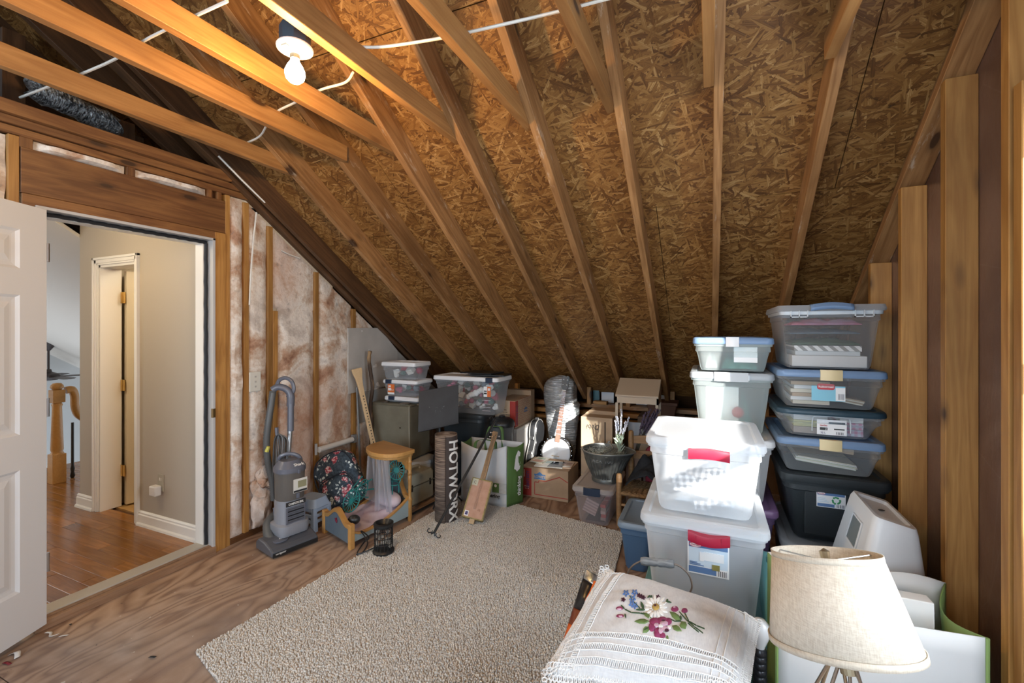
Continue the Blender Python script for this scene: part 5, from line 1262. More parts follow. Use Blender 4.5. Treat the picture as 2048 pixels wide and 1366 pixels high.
# long black curtain pole with scroll finial
a = PZ(868,1066,.05); b = PY(990,842,3.22)
cp = thing('curtain_pole', 'slim black curtain pole with scrolled finials leaning across the bags', 'pole', a)
MB().tube([a, b], .0095, 8).build('rod', BLACK, cp, smooth=1)
dv_ = (a-b).normalized(); sx_ = dv_.cross(Vector((-ST,CT,0))).normalized()
for E_, sg in ((a,1),(b,-1)):
    for s in (-1, -.35, .35, 1):
        pts = [E_+dv_*sg*(-.01+.012*i/2)+sx_*s*.0022*i*i+Vector((0,0,.0)) for i in range(5)]
        e = pts[-1]; pts += [e+sx_*s*.012+dv_*sg*-.004, e+sx_*s*.014+dv_*sg*-.018, e+sx_*s*.004+dv_*sg*-.022]
        MB().tube(catmull(pts,3), .0035, 5).build('scroll', BLACK, cp, smooth=1)

# cigar box guitar
ga = PZ(940,1048,.034)+Vector((0,.01,.0)); gb = PY(990,868,3.30)
gd = (gb-ga).normalized(); gs = Vector((.93,.30,0)); gs = (gs-gd*gs.dot(gd)).normalized(); gn = gs.cross(gd).normalized()
GM = Matrix.Translation(ga) @ Matrix((gs, gd, gn)).transposed().to_4x4()
if gn.y > 0: GM = Matrix.Translation(ga) @ Matrix((gs, gd, -gn)).transposed().to_4x4()
cg = thing('cigar_box_guitar', 'cigar box guitar with a pale neck leaning on the white bag', 'guitar', ga)
GL_ = (gb-ga).length
bw = .078
bx = MB(GM).box(-bw,bw,.035,.325,-.045,.0).build('cigar_box', plain('cedar',(.50,.30,.215),.6,c2=(.44,.25,.17),ns=4,stretch=(8,1,8)), cg)
GOLD = plain('gold_trim', (.36,.29,.10), .5, c2=(.20,.15,.05), ns=60)
for x0,x1,y0,y1 in ((-bw-.002,-bw+.007,.033,.327),(bw-.007,bw+.002,.033,.327),(-bw,bw,.033,.041),(-bw,bw,.318,.327)):
    MB(GM).box(x0,x1,y0,y1,-.047,.0015).build('gold_edge', GOLD, bx)
MB(GM).box(bw+.002,bw+.0028,.04,.32,-.040,-.006).build('paper_side', plain('side_paper',(.56,.50,.34),.7), bx)
MB(GM).box(-bw+.006,-bw+.05,.27,.32,.0015,.0022).build('tax_stamp', plain('stamp_paper',(.56,.55,.42),.7), bx); text('C', .03, INK, bx, GM @ Matrix.Translation((-bw+.028,.293,.0026)))
lb = MB(GM).box(-bw+.010,-bw+.042,.045,.083,.0015,.0022).build('barcode_label', STKW, bx); MB(GM).box(-bw+.016,-bw+.036,.052,.076,.0022,.0026).build('barcode', NAVYP, lb)
text('FB', .022, plain('brand_brown',(.25,.12,.07),.7), bx, GM @ Matrix.Translation((.035,.10,.001)))
MB(GM).box(-.019,.019,.0,.034,-.035,-.008).build('tail_block', W_PALE, cg)
MB(GM).prism([(-.020,.327),(.020,.327),(.0175,GL_-.05),(.021,GL_-.04),(.021,GL_+.02),(-.021,GL_+.02),(-.021,GL_-.04),(-.0175,GL_-.05)], -.010, .008, 'z').build('neck', wood('neck_oak',(.40,.26,.14),(.29,.175,.085),knots=0), cg, bevel=.002)
for s,y in ((-1,GL_-.03),(-1,GL_+.005),(1,GL_-.012)):
    m = MB(GM); m.tube([(s*.015,y,.0),(s*.034,y,.0)], .003, 6); m.ell((s*.038,y,0),(.006,.008,.005),8,6); m.lathe([(.004,.008),(.004,.018)],8,(s*.009,y,0),False,True); m.build('tuner', STEEL, cg, smooth=40)
for k in (-1,0,1): MB(GM).tube([(k*.008,.10,.004),(k*.007,GL_-.02,.014)], .0005, 4).build('string', STEEL, cg)

# white and green shopping bag
GREEN = plain('bag_green', (.085,.17,.045), .6); BAGW = plain('bag_white', (.62,.64,.65), .6, c2=(.56,.58,.60), ns=5, bump=.3, bs=9)
B0, B1, B2, B3 = Vector((-1.93,3.32,.014)), Vector((-1.515,3.335,.014)), Vector((-1.44,3.50,.014)), Vector((-1.93,3.50,.014))
sb_ = thing('shopping_bag', 'white and green reusable shopping bag behind the cigar box guitar', 'shopping bag', (-1.72,3.45,.014))
H_ = .50
def wall(p, q_, nm, mat, bow=.012, dip=0, out=.0):
    n_ = (q_-p).cross(Vector((0,0,1))).normalized()
    def fn(a, b):
        base = p.lerp(q_, a); z = p.z+(H_-dip*math.sin(PI*a))*b
        return base + n_*(bow*math.sin(PI*a)*math.sin(PI*b*.9)*(1+.8*noise.noise(Vector((a*4,b*5,p.x)))) + out*b) + Vector((0,0,z-base.z))
    return MB().grid(fn, 18, 16).build(nm, mat, sb_, smooth=70, solid=.003)
fp = wall(B0,B1,'front_panel',BAGW,.015,.05); wall(B3,B2,'back_panel',BAGW,-.01,0); wall(B1,B2,'side_gusset',GREEN,.02,.02,.01); wall(B0,B3,'side_gusset',GREEN,-.02,.02)
MB().box(-1.925,-1.52,3.33,3.49,.014,.02).build('bag_base', BAGW, sb_)
for y_, xa, xb, hz in ((3.335,-1.82,-1.63,-.02),(3.495,-1.80,-1.64,.06)):
    m = MB(); pth = catmull([(xa,y_,H_-.10),(xa,y_+.005,H_+.0),(xa+.03,y_+.02,H_+hz+.05),((xa+xb)/2,y_+.03,H_+hz+.055),(xb-.02,y_+.02,H_+hz+.05),(xb,y_+.005,H_),(xb,y_,H_-.10)],4)
    m.loft([[p+Vector((-.0,0,.0)), p+Vector((.022,.012,.004))] for p in pth], False, False, closed=False); m.build('handle', GREEN, sb_, solid=.002, smooth=60)
M_ = frame((-1.58,3.316,.17),(1,.036,0),y=(0,0,1))
MB(M_).box(-.30,.07,-.045,.035,-.001,.0008).build('check_band', checks('grey_weave',(.60,.62,.62),(.38,.40,.40),90), fp)
MB(M_).box(-.055,.005,-.04,.035,.0008,.0016).build('green_patch', GREEN, fp)
text('catering', .042, INK, fp, frame((-1.635,3.312,.100),(1,.036,0),y=(0,0,1)), .0008, ext=.001)
m = MB(frame((-1.605,3.3125,.185),(1,.036,0),y=(0,0,1))); m.lathe([(.012,0),(.012,.001)],14,(0,0,0),False,True); m.build('white_emblem', STKW, fp)
g_ = MB(); gx = [(0,.02),(.03,.0),(.06,.015),(.075,.06),(.06,.10),(.07,.15),(.045,.17),(.02,.13),(.01,.08)]
gdir = (B2-B1).normalized(); gout = Vector((gdir.y,-gdir.x,0)); GF = frame(B1+gdir*.06+gout*.016+Vector((0,0,.28)), gdir, y=(0,0,1)); MB(GF).prism(gx, .008, .010, 'z').build('white_print', STKW, sb_)
text('thinking', .05, STKW, sb_, frame(B1+gdir*.11+gout*.032+Vector((0,0,.16)), (0,0,1), y=-gdir), .001, ext=.001)

# clear bin with a black domed lid
kc = thing('lidded_canister', 'clear canister with black domed lid behind the white shopping bag', 'canister', (-1.60,3.735,0))
c = Vector((-1.585,3.74,0)); c = PY(1004,870,3.665); c.z = 0
MB().lathe([(.001,.0),(.09,.0),(.095,.02),(.108,.61)], 28, c).build('canister', clear('canister_clear',(.25,.27,.28),.55,.12), kc, smooth=40)
MB().lathe([(.114,.60),(.116,.625),(.105,.65),(.07,.672),(.03,.68),(.001,.681)], 28, c).build('domed_lid', BLACK, kc, smooth=40)
MB().lathe([(.025,.675),(.027,.69),(.001,.693)], 16, c).build('lid_knob', BLACK, kc, smooth=40)

# cartons at the back left
fb_ = thing('foam_box', 'white foam box under the red honeycomb printed carton', 'box', (-1.72,4.0,0))
MB().box(-1.88,-1.655,3.87,4.38,.0,.50).build('box_body', plain('foam_white',(.56,.54,.51),.8,bump=.1,bs=120), fb_, bevel=.006)
MB().box(-1.885,-1.65,3.865,4.385,.50,.53).build('box_lid', plain('foam_lid',(.60,.585,.555),.8), fb_, bevel=.006)
hb = thing('carton', 'moving carton printed with red honeycomb outlines on the foam box', 'carton', (-1.76,4.05,.532))
CX1 = -1.672; CY0, CY1 = 3.875, 4.285; CZ0, CZ1 = .534, .792
MB().box(-1.882,CX1,CY0,CY1,CZ0,CZ1).build('carton_body', CARD2, hb, bevel=.002)
MB().box(CX1-.055,CX1+.0008,CY0-.0008,CY0+.0,CZ0+.012,CZ1-.004).build('red_strip', RED, hb); MB().box(CX1,CX1+.0008,CY0,CY0+.065,CZ0+.012,CZ1-.004).build('red_strip', RED, hb)
text('MOVING BOX', .034, NAVYP, hb, frame((CX1+.0012,CY0+.042,(CZ0+CZ1)/2-.01),(0,0,1),y=(0,-1,0)), .0006, sx=.85)
for k, s in enumerate(('KITCHEN','BEDROOM','DINING ROOM','LIVING ROOM')): text(s, .016, INK, hb, frame((-1.83,CY0-.001,CZ1-.09-.022*k),(1,0,0),y=(0,0,1)), align='LEFT')
HC = MB()
for r_ in range(6):
    for c_ in range(5):
        y = CY0+.095+c_*.075+(.0375 if r_ % 2 else 0); z = CZ0+.03+r_*.042
        if y+.03 > CY1: continue
        pl = [(y-.03,z),(y+.03,z),(y+.03,z+.016),(y,z+.031),(y-.03,z+.016),(y-.03,z)]
        for (a0,b0_),(a1,b1_) in zip(pl, pl[1:]):
            dv2 = Vector((0,a1-a0,b1_-b0_)).normalized(); pn = Vector((0,-dv2.z,dv2.y))*.0013
            p0, p1 = Vector((CX1+.0008,a0,b0_)), Vector((CX1+.0008,a1,b1_)); HC.add([p0-pn,p1-pn,p1+pn,p0+pn],[(0,1,2,3)])
HC.build('honeycomb_print', RED, hb)
def gable_logo(parent, M, w, h, s):
    o = MB(M).prism([(-w,-h),(w,-h),(w,h*.35),(w*.55,h*.35),(0,h),(-w*.55,h*.35),(-w,h*.35)], 0, .0012, 'z').build('logo', plain('logo_blue',(.05,.14,.30),.6), parent)
    text("LOWE'S", s, CARD2, parent, M @ Matrix.Translation((0,-h*.35,.0016)), .0006, sx=.95); return o
gable_logo(hb, frame((CX1+.0012,CY0+.26,CZ0+.145),(0,1,0),y=(0,0,1)), .042, .026, .024)
tag(MB().box(-1.95,-1.68,4.30,4.40,.54,.84).build('carton', CARD, None), 'plain carton behind the honeycomb printed carton', 'carton')
# front moving carton
lw = thing('carton', 'moving carton with a blue gabled logo holding magazines', 'carton', (-1.30,3.85,0))
LX0, LX1, LY0, LY1, LZ = -1.515, -1.095, 3.665, 3.985, .262
MB().box(LX0,LX1,LY0,LY1,.002,LZ).build('carton_body', CARD, lw, bevel=.002)
MB().box(LX0+.002,LX0+.088,LY0-.0008,LY0,.012,LZ-.012).build('red_strip', RED, lw)
text('HEAVY DUTY', .040, NAVYP, lw, frame((LX0+.055,LY0-.0014,LZ*.58),(0,0,1),y=(-1,0,0)), .0008, sx=.62)
text('caution', .022, CREAM, lw, frame((LX0+.020,LY0-.0014,LZ*.78),(0,0,1),y=(-1,0,0)), 0); text('SMALL', .016, CREAM, lw, frame((LX0+.045,LY0-.0014,.09),(1,0,0),y=(0,0,1))); text('16 x 12', .013, CREAM, lw, frame((LX0+.045,LY0-.0014,.072),(1,0,0),y=(0,0,1)))
gable_logo(lw, frame((LX0+.165,LY0-.0006,LZ-.065),(1,0,0),y=(0,0,1)), .052, .032, .031)
pl = [(.118,.03),(.118,.138),(.155,.138),(.155,.152),(.22,.155),(.345,.205),(.418,.168)]
LM = MB()
for (a0,b0_),(a1,b1_) in zip(pl+[(.418,.03)], pl[1:]+[(.418,.03),(.118,.03)]):
    if (a0,b0_)==(.418,.168): continue
    d2_ = Vector((a1-a0,0,b1_-b0_)); 
    if d2_.length < 1e-6: continue
    d2_.normalize(); pn = Vector((-d2_.z,0,d2_.x))*.0035; p0 = Vector((LX0+a0,LY0-.0009,b0_)); p1 = Vector((LX0+a1,LY0-.0009,b1_))
    LM.add([p0-pn,p1-pn,p1+pn,p0+pn],[(0,1,2,3)])
LM.build('house_outline', RED, lw)
def magazine(label, c, w_, h_, rot, base, patches):
    M = Matrix.Translation(c) @ Matrix.Rotation(rot,4,'Z')
    t = thing('magazine', label, 'magazine', c, 'magazines on the carton')
    MB(M).box(-w_/2,w_/2,-h_/2,h_/2,0,.006).build('pages', base, t)
    for x0,x1,y0,y1,cc in patches: MB(M).prism([(w_*x0,h_*y0),(w_*x1,h_*(y0+.06)),(w_*(x1-.05),h_*y1),(w_*(x0+.04),h_*(y1-.03))], .006, .0066, 'z').build('cover_picture', plain('cover%d'%random.randint(0,99999),cc,.45), t)
magazine('magazine with a blue and black cover on the front carton',(-1.30,3.80,LZ+.001),.25,.19,.12,plain('mag_white',(.66,.66,.60),.5),[(-.05,.48,-.45,.1,(.012,.012,.014)),(0,.3,-.05,.4,(.35,.46,.62)),(.1,.45,.1,.42,(.02,.03,.025)),(-.46,-.15,-.4,.0,(.7,.68,.62)),(-.2,.1,.05,.45,(.25,.36,.34))])
magazine('cream magazine half under the blue and black one',(-1.42,3.86,LZ+.0085),.12,.17,-.1,plain('mag_cream',(.66,.62,.50),.5),[(-.4,.4,-.4,.0,(.62,.34,.24)),(-.3,.3,.1,.4,(.25,.36,.22))])
magazine('brown lettered leaflet at the right of the front carton',(-1.155,3.84,LZ+.001),.10,.20,.1,plain('leaflet',(.50,.36,.25),.6),[(-.4,.4,.1,.3,(.22,.10,.05)),(-.4,.4,-.1,.05,(.22,.10,.05)),(-.4,.4,-.4,-.2,(.62,.60,.55))])

# guitar case
gc = thing('guitar_case', 'black hard guitar case with pale piping behind the front carton', 'guitar case', (-1.45,4.12,0))
ca = Vector((-1.56,4.03,.02)); cu = Vector((.40,.12,.62)).normalized(); cs_ = Vector((.75,.15,-.45)); cs_ = (cs_-cu*cs_.dot(cu)).normalized(); cn = cs_.cross(cu)
CM = Matrix.Translation((-1.592,4.20,.285)) @ Matrix((Vector((0,.985,-.174)), Vector((0,.174,.985)), Vector((1,0,0)))).transposed().to_4x4()
out = catmull([(-.13,-.20,0),(-.165,-.10,0),(-.13,.0,0),(-.10,.07,0),(-.12,.15,0),(-.10,.24,0),(0,.28,0),(.10,.24,0),(.12,.15,0),(.10,.07,0),(.13,.0,0),(.165,-.10,0),(.13,-.20,0),(0,-.24,0),(-.13,-.20,0)],4)[:-1]
GCM = plain('case_leatherette',(.02,.021,.023),.38,bump=.4,bs=90)
MB(CM).loft([[(p.x*s,p.y*s,z) for p in out] for s,z in ((.96,-.042),(1,-.034),(1,.03),(.95,.042))]).build('shell', GCM, gc, smooth=40)
for z in (.028,-.028): MB(CM).tube([Vector((p.x*1.012,p.y*1.012,z)) for p in out]+[Vector((out[0].x*1.012,out[0].y*1.012,z))], .004, 5).build('piping', plain('case_piping',(.34,.34,.32),.5), gc)
for p in ((-.14,-.04),(-.11,.10),(.0,.285)): MB(CM).box(p[0]-.012,p[0]+.012,p[1]-.016,p[1]+.016,-.02,.02).build('latch', STEEL, gc, bevel=.003)
# banjo
bjc = PY(1113,905,4.06); btop = PY(1133,758,4.20)
bn = (btop-bjc).normalized(); bs2 = Vector((.97,.15,0)); bs2 = (bs2-bn*bs2.dot(bn)).normalized(); bf = bs2.cross(bn).normalized()
BJ = Matrix.Translation(bjc) @ Matrix((bs2, bn, bf)).transposed().to_4x4()
bj = thing('banjo', 'five string banjo with white head leaning on the foil bundle', 'banjo', bjc+Vector((0,0,-.16)))
sgz = 1 if bf.y < 0 else -1
R_ = .136
def BZ(prof, nm, mat, n=36):
    return MB(BJ).lathe([(r,z*sgz) for r,z in prof], n).build(nm, mat, bj, smooth=40)
BZ([(.001,.030),(R_-.008,.030),(R_-.006,.028)], 'drum_head', plain('head_skin',(.72,.74,.76),.5))
BZ([(R_-.008,.028),(R_,.036),(R_+.006,.030),(R_+.006,.020)], 'tension_hoop', STEEL)
BZ([(R_,.02),(R_,-.03),(R_+.012,-.035),(R_+.014,-.075),(R_-.02,-.085),(.001,-.086)], 'resonator', plain('banjo_black',(.015,.015,.016),.25))
for k in range(22):
    a = 2*PI*k/22; x, y = (R_+.011)*math.cos(a), (R_+.011)*math.sin(a); MB(BJ).tube([(x,y,.032*sgz),(x,y,-.03*sgz)], .003, 5).build('tension_hook', STEEL, bj)
NL = (btop-bjc).length
MB(BJ).prism([(-.022,.10),(.022,.10),(.0165,NL-.115),(-.0165,NL-.115)], .034*sgz, .052*sgz, 'z').build('fretboard', plain('rosewood',(.17,.085,.055),.5,c2=(.22,.11,.07),ns=20), bj)
for k in range(17):
    y = .13+(NL-.26)*(1-2**(-(17-k)/9))/(1-2**(-17/9)); MB(BJ).box(-.020,.020,y-.0008,y+.0008,.0515*sgz if sgz>0 else -.0535,.0535 if sgz>0 else -.0515).build('fret', STEEL, bj)
for k in range(5): MB(BJ).ell((0,.22+.075*k,.0525*sgz),(.004,.004,.001),8,4).build('inlay', PAPER, bj)
MB(BJ).box(-.018,.018,NL-.118,NL-.110,.05*sgz if sgz>0 else -.058,.058 if sgz>0 else -.05).build('nut', PAPER, bj)
MB(BJ).prism([(-.017,NL-.11),(.017,NL-.11),(.032,NL-.08),(.034,NL+.02),(.012,NL+.028),(0,NL+.018),(-.012,NL+.028),(-.034,NL+.02),(-.032,NL-.08)], .030*sgz, .046*sgz, 'z').build('peghead', BLACK, bj)
for s in (-1,1):
    for y in (NL-.06,NL-.012):
        m = MB(BJ); m.lathe([(.005,.046*sgz),(.005,.054*sgz),(.001,.055*sgz)],8,(s*.018,y,0)); m.ell((s*.018,y,.015*sgz),(.010,.006,.008),8,5); m.build('tuning_peg', PAPER, bj)
for k in range(-2,3): MB(BJ).tube([(k*.008,-.10,.036*sgz),(k*.008,-.03,.050*sgz),(k*.006,NL-.11,.056*sgz)], .0006, 4).build('string', STEEL, bj)
MB(BJ).box(-.035,.035,-.034,-.028,.03*sgz if sgz>0 else -.048,.048 if sgz>0 else -.03).build('bridge', W_PALE, bj)
# foil wrapped bundle
FOIL = crinkle('silver_film', (.42,.45,.47), (.85,.88,.9))
m = MB(); loops = []
for j in range(40):
    b = j/39; z = .02+.99*b; w_ = .10+.085*min(1,b*1.35)
    if b > .86: w_ *= math.sqrt(max(.02, 1-((b-.86)/.14)**2))
    cx_ = -1.35; cy_ = 4.34-.05*b
    loops.append([(min(-1.215 if z > .74 else 9, cx_+w_*math.cos(a)*(1+.05*noise.noise(Vector((math.cos(a)*3,math.sin(a)*3,z*18))))), min(cy_+w_*.62*math.sin(a)*(1+.05*noise.noise(Vector((a,5,z*20)))), (osb(0)-z)/.667-.03), z) for a in [2*PI*k/28 for k in range(28)]])
m.loft(loops); tag(m.build('foil_bundle', FOIL, None, smooth=70), 'tall bundle wrapped in crinkled silver film under the rafters', 'bundle')
# brown card sheet with a tag
cs2 = thing('card_sheet', 'brown cardboard sheet with a paper tag behind the guitar case', 'cardboard', (-1.55,4.5,0))
MB().box(-1.70,-1.36,4.52,4.545,.0,.50).build('sheet', plain('dark_card',(.20,.12,.055),.85), cs2)
tg = MB(frame((-1.50,4.518,.40),(1,0,.15),y=(-.15,0,1))).prism([(-.032,-.05),(.032,-.05),(.032,.03),(.018,.05),(-.018,.05),(-.032,.03)], 0, .002, 'z').build('tag', plain('tag_grey',(.36,.30,.24),.8), cs2)
# tall carton with handwriting, turned upside down
dc = thing('carton', 'tall carton with upside down handwriting behind the ash bucket', 'carton', (-.90,4.0,0))
MB().box(-1.04,-.765,3.87,4.20,0,.70).build('carton_body', CARD2, dc, bevel=.003)
text('Debi', .060, INK, dc, frame((-.93,3.868,.615),(-1,0,0),y=(0,0,-1)), 0, shear=.2)
MB().box(-.832,-.822,3.866,3.87,.30,.665).build('flap_gap', plain('card_shadow',(.07,.045,.03),.9), dc)
MB().prism([(-1.04,.70),(-.76,.70),(-.735,.73),(-1.0,.735)], 4.02, 4.19).build('flap', CARD, dc)
pb = MB()
for k in range(9): pb.ell((-.965,3.867,.45-.03*k),(.003,.003,.003),6,4)
pb.tube([(-.965,3.867,.46),(-.965,3.867,.2)], .0008, 4); pb.build('bead_string', DARKST, dc)

# slant topped beige desk
bd2 = thing('slant_desk', 'small beige side desk with a sloping top and slim legs', 'side table', (-.57,3.95,0))
BEI = plain('beige_laminate',(.47,.375,.27),.5)
tx0, tx1, ty0, ty1, tz0, tz1 = -.735,-.385,3.84,4.07,.895,1.015
MB().add([(tx0,ty0,tz0),(tx1,ty0,tz0),(tx1,ty1,tz1),(tx0,ty1,tz1),(tx0,ty0,tz0+.018),(tx1,ty0,tz0+.018),(tx1,ty1,tz1+.018),(tx0,ty1,tz1+.018)],[(3,2,1,0),(4,5,6,7),(0,1,5,4),(1,2,6,5),(2,3,7,6),(3,0,4,7)]).build('sloping_top', BEI, bd2, bevel=.002)
MB().box(tx0,tx1,ty0,ty0+.018,tz0-.05,tz0+.004).build('apron', BEI, bd2)
MB().prism([(ty0,tz0-.05),(ty1,tz0-.05),(ty1,tz1),(ty0,tz0)], tx0, tx0+.015, 'x').build('side_panel', BEI, bd2); MB().prism([(ty0,tz0-.05),(ty1,tz0-.05),(ty1,tz1),(ty0,tz0)], tx1-.015, tx1, 'x').build('side_panel', BEI, bd2)
for x in (tx0, tx1-.024):
    for y in (ty0, ty1-.024): MB().box(x,x+.024,y,y+.024,0,tz0-.05).build('leg', BEI, bd2, bevel=.002)
# things stored at the eave
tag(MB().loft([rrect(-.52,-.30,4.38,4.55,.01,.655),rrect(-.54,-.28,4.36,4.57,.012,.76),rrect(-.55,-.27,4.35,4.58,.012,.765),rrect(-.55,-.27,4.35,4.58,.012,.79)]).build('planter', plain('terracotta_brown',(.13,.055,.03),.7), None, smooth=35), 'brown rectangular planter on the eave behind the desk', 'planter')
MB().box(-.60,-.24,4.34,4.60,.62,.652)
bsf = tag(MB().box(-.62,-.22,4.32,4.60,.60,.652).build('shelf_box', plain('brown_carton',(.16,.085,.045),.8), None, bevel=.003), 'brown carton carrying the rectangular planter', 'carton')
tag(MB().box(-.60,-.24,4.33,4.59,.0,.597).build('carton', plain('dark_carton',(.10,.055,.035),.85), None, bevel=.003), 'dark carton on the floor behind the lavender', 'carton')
tag(MB().box(-.73,-.65,4.24,4.26,.50,.72).build('white_board', PAPER, None) if False else MB().box(-.70,-.40,4.29,4.305,.0,.60).build('white_board', plain('board_white',(.62,.63,.66),.7), None), 'white board standing behind the purple lavender', 'board')
# ash bucket
ab = thing('ash_bucket', 'ribbed galvanised ash bucket full of dry moss on the clear tote', 'bucket', (-.745,3.50,.292))
GALV = plain('galvanised_dark',(.075,.078,.074),.45,.5,c2=(.155,.16,.15),ns=12)
c = Vector((-.745,3.50,.292)); m = MB(); L = []
def sc_loop(z, r, spout=0, amp=0, inn=0):
    return [(c.x+(r-inn)*math.cos(a)*(1.0+spout*max(0,math.cos(a))**3)*(1+amp*math.cos(36*a)), c.y+(r-inn)*math.sin(a)*(1+amp*math.cos(36*a)), c.z+z+spout*.0*max(0,math.cos(a))) for a in [2*PI*k/180 for k in range(180)]]
m.loft([sc_loop(0,.105),sc_loop(.02,.108),sc_loop(.03,.102),sc_loop(.05,.11,.02,.03),sc_loop(.12,.14,.06,.03),sc_loop(.17,.157,.12,.026),sc_loop(.185,.163,.16),sc_loop(.235,.178,.28),sc_loop(.237,.170,.27),sc_loop(.18,.150,.13),sc_loop(.02,.095)], True, True)
m.build('bucket_body', GALV, ab, smooth=50)
MB().tube([Vector(p) for p in sc_loop(.237,.178,.28)[::3]]+[Vector(sc_loop(.237,.178,.28)[0])], .006, 6).build('rolled_rim', plain('galvanised_rim',(.26,.28,.28),.4,.6), ab)
MB().tube(catmull([c+Vector((-.03,.17,.235)),c+Vector((.0,.18,.26)),c+Vector((.02,.10,.262)),c+Vector((.06,-.02,.25)),c+Vector((.02,-.17,.24))],5), .005, 6).build('bail', plain('bail_wire',(.22,.23,.23),.4,.7), ab)
text('REX 100', .045, plain('emboss_grey',(.14,.145,.14),.5), ab, None, .0005, bend=wrap(c,.163,-1.50,.478))
MS = MB(); rnd = random.Random(4)
for k in range(160):
    a = rnd.random()*2*PI; r = rnd.random()**.5*.135; p = c+Vector((r*math.cos(a),r*math.sin(a),.18)); MS.tube([p, p+Vector((rnd.uniform(-.04,.04),rnd.uniform(-.04,.04),rnd.uniform(.02,.055))), p+Vector((rnd.uniform(-.06,.06),rnd.uniform(-.06,.06),rnd.uniform(.02,.06)))], .0012, 3)
o = tag(MS.build('dry_moss', plain('moss_grey',(.34,.35,.30),.9), None), 'tangle of dry grey moss in the ash bucket', 'moss'); o['kind'] = 'stuff'
# lavender bunches
def bunch(label, base, n, h, spread, lean, stem, flower, seed, leaf=None):
    t = thing('lavender_bunch', label, 'lavender', base); rnd = random.Random(seed); st_ = MB(); fl_ = MB(); lf = MB()
    for k in range(n):
        dx, dy = rnd.uniform(-1,1)*spread+lean[0], rnd.uniform(-1,1)*spread+lean[1]; hh = h*rnd.uniform(.75,1.05)
        p1 = base+Vector((dx*.4*hh,dy*.4*hh,hh*.5)); p2 = base+Vector((dx*hh,dy*hh,hh)); st_.tube([base+Vector((rnd.uniform(-.015,.015),rnd.uniform(-.015,.015),0)),p1,p2], .0016, 4)
        for j in range(9):
            q_ = p1.lerp(p2,.35+.65*j/8)+Vector((rnd.uniform(-.004,.004),rnd.uniform(-.004,.004),0)); fl_.ell(q_,(.0065,.0065,.009),6,4)
        if leaf:
            for j in range(5):
                q_ = base.lerp(p1, rnd.uniform(.2,1)); d_ = Vector((rnd.uniform(-1,1),rnd.uniform(-1,1),1.2)).normalized()*rnd.uniform(.04,.08); s_ = d_.orthogonal().normalized()*.006
                lf.add([q_, q_+d_*.5+s_, q_+d_, q_+d_*.5-s_], [(0,1,2,3)])
    st_.build('stems', stem, t); fl_.build('flower_heads', flower, t)
    if leaf: lf.build('leaves', leaf, t)
bunch('white lavender sprig with silvery leaves standing in the ash bucket', c+Vector((.10,.02,.18)), 7, .36, .22, (.05,.0), plain('stem_pale',(.40,.44,.34),.8), plain('lav_white',(.62,.62,.70),.8), 3, plain('silver_leaf',(.42,.50,.38),.8))
bunch('dried purple lavender bunch behind the little chair', Vector((-.55,3.75,.45)), 30, .36, .17, (.35,.0), plain('stem_brown',(.10,.085,.06),.8), plain('lav_purple',(.085,.06,.095),.85), 6)
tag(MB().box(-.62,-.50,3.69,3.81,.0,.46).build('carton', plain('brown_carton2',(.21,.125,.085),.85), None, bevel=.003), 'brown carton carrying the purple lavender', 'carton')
# little ladder back chair with rush seat
lc = thing('child_chair', 'small rustic ladder back chair with a woven rush seat', 'chair', (-.42,3.5,0))
CHW = wood('chair_pine',(.40,.23,.10),(.27,.14,.055),knots=.4)
fx0, fx1, fy, by_, bx0_, bx1_ = -.615, -.235, 3.36, 3.66, -.575, -.265
for x, y, h_ in ((fx0,fy,.40),(fx1,fy,.40),(bx0_,by_,.66),(bx1_,by_,.66)):
    MB().lathe([(.014,0),(.019,.02),(.021,h_*.55),(.023,h_*.62),(.019,h_*.66),(.022,h_*.9),(.019,h_-.008),(.010,h_)], 10, (x,y,0), True, True).build('front_leg' if y == fy else 'back_post', CHW, lc, smooth=50)
for z in (.10,.17): MB().tube([(fx0,fy,z),(fx1,fy,z)], .010, 8).build('stretcher', CHW, lc); MB().tube([(fx0,fy,z+.02),(bx0_,by_,z+.02)], .010, 8).build('stretcher', CHW, lc); MB().tube([(fx1,fy,z+.02),(bx1_,by_,z+.02)], .010, 8).build('stretcher', CHW, lc)
for z in (.44,.56): MB().loft([[(bx0_+(bx1_-bx0_)*i/8, by_+.02*math.sin(PI*i/8)+dy, z_) for dy, z_ in ((-.006,z),(.006,z),(.006,z+.055+.01*math.sin(PI*i/8)),(-.006,z+.055+.01*math.sin(PI*i/8)))] for i in range(9)]).build('ladder_slat', CHW, lc)
RUSH = plain('rush',(.16,.09,.04),.8,c2=(.30,.18,.08),ns=60,bump=.6,bs=90)
seat = MB(); n = 11
for i in range(n):
    t = i/(n-1); ya = fy+(by_-fy)*t; xa = fx0+(bx0_-fx0)*t; xb = fx1+(bx1_-fx1)*t; seat.tube([(xa,ya,.255),((xa+xb)/2,ya,.248),(xb,ya,.255)], .0155, 6)
    xs_ = fx0+(fx1-fx0)*t; xe_ = bx0_+(bx1_-bx0_)*t; seat.tube([(xs_,fy,.258),((xs_+xe_)/2,(fy+by_)/2,.250),(xe_,by_,.258)], .013, 6)
seat.build('woven_seat', RUSH, lc, smooth=60)
def drape(a, b):
    x = -.575+.31*a; y = 3.395+.22*b; z = .305+.25*math.sin(PI*min(1,a*1.1))*(.45+.55*b)*(.75+.35*noise.noise(Vector((a*4,b*4,3))))+.015*noise.noise(Vector((a*11,b*11,1))); return (x,y,z)
m = MB(); m.grid(drape, 24, 18); tag(m.build('black_garment', BLK_FAB, None, smooth=70, solid=.008), 'black garment bundled on the rush seat of the little chair', 'garment')
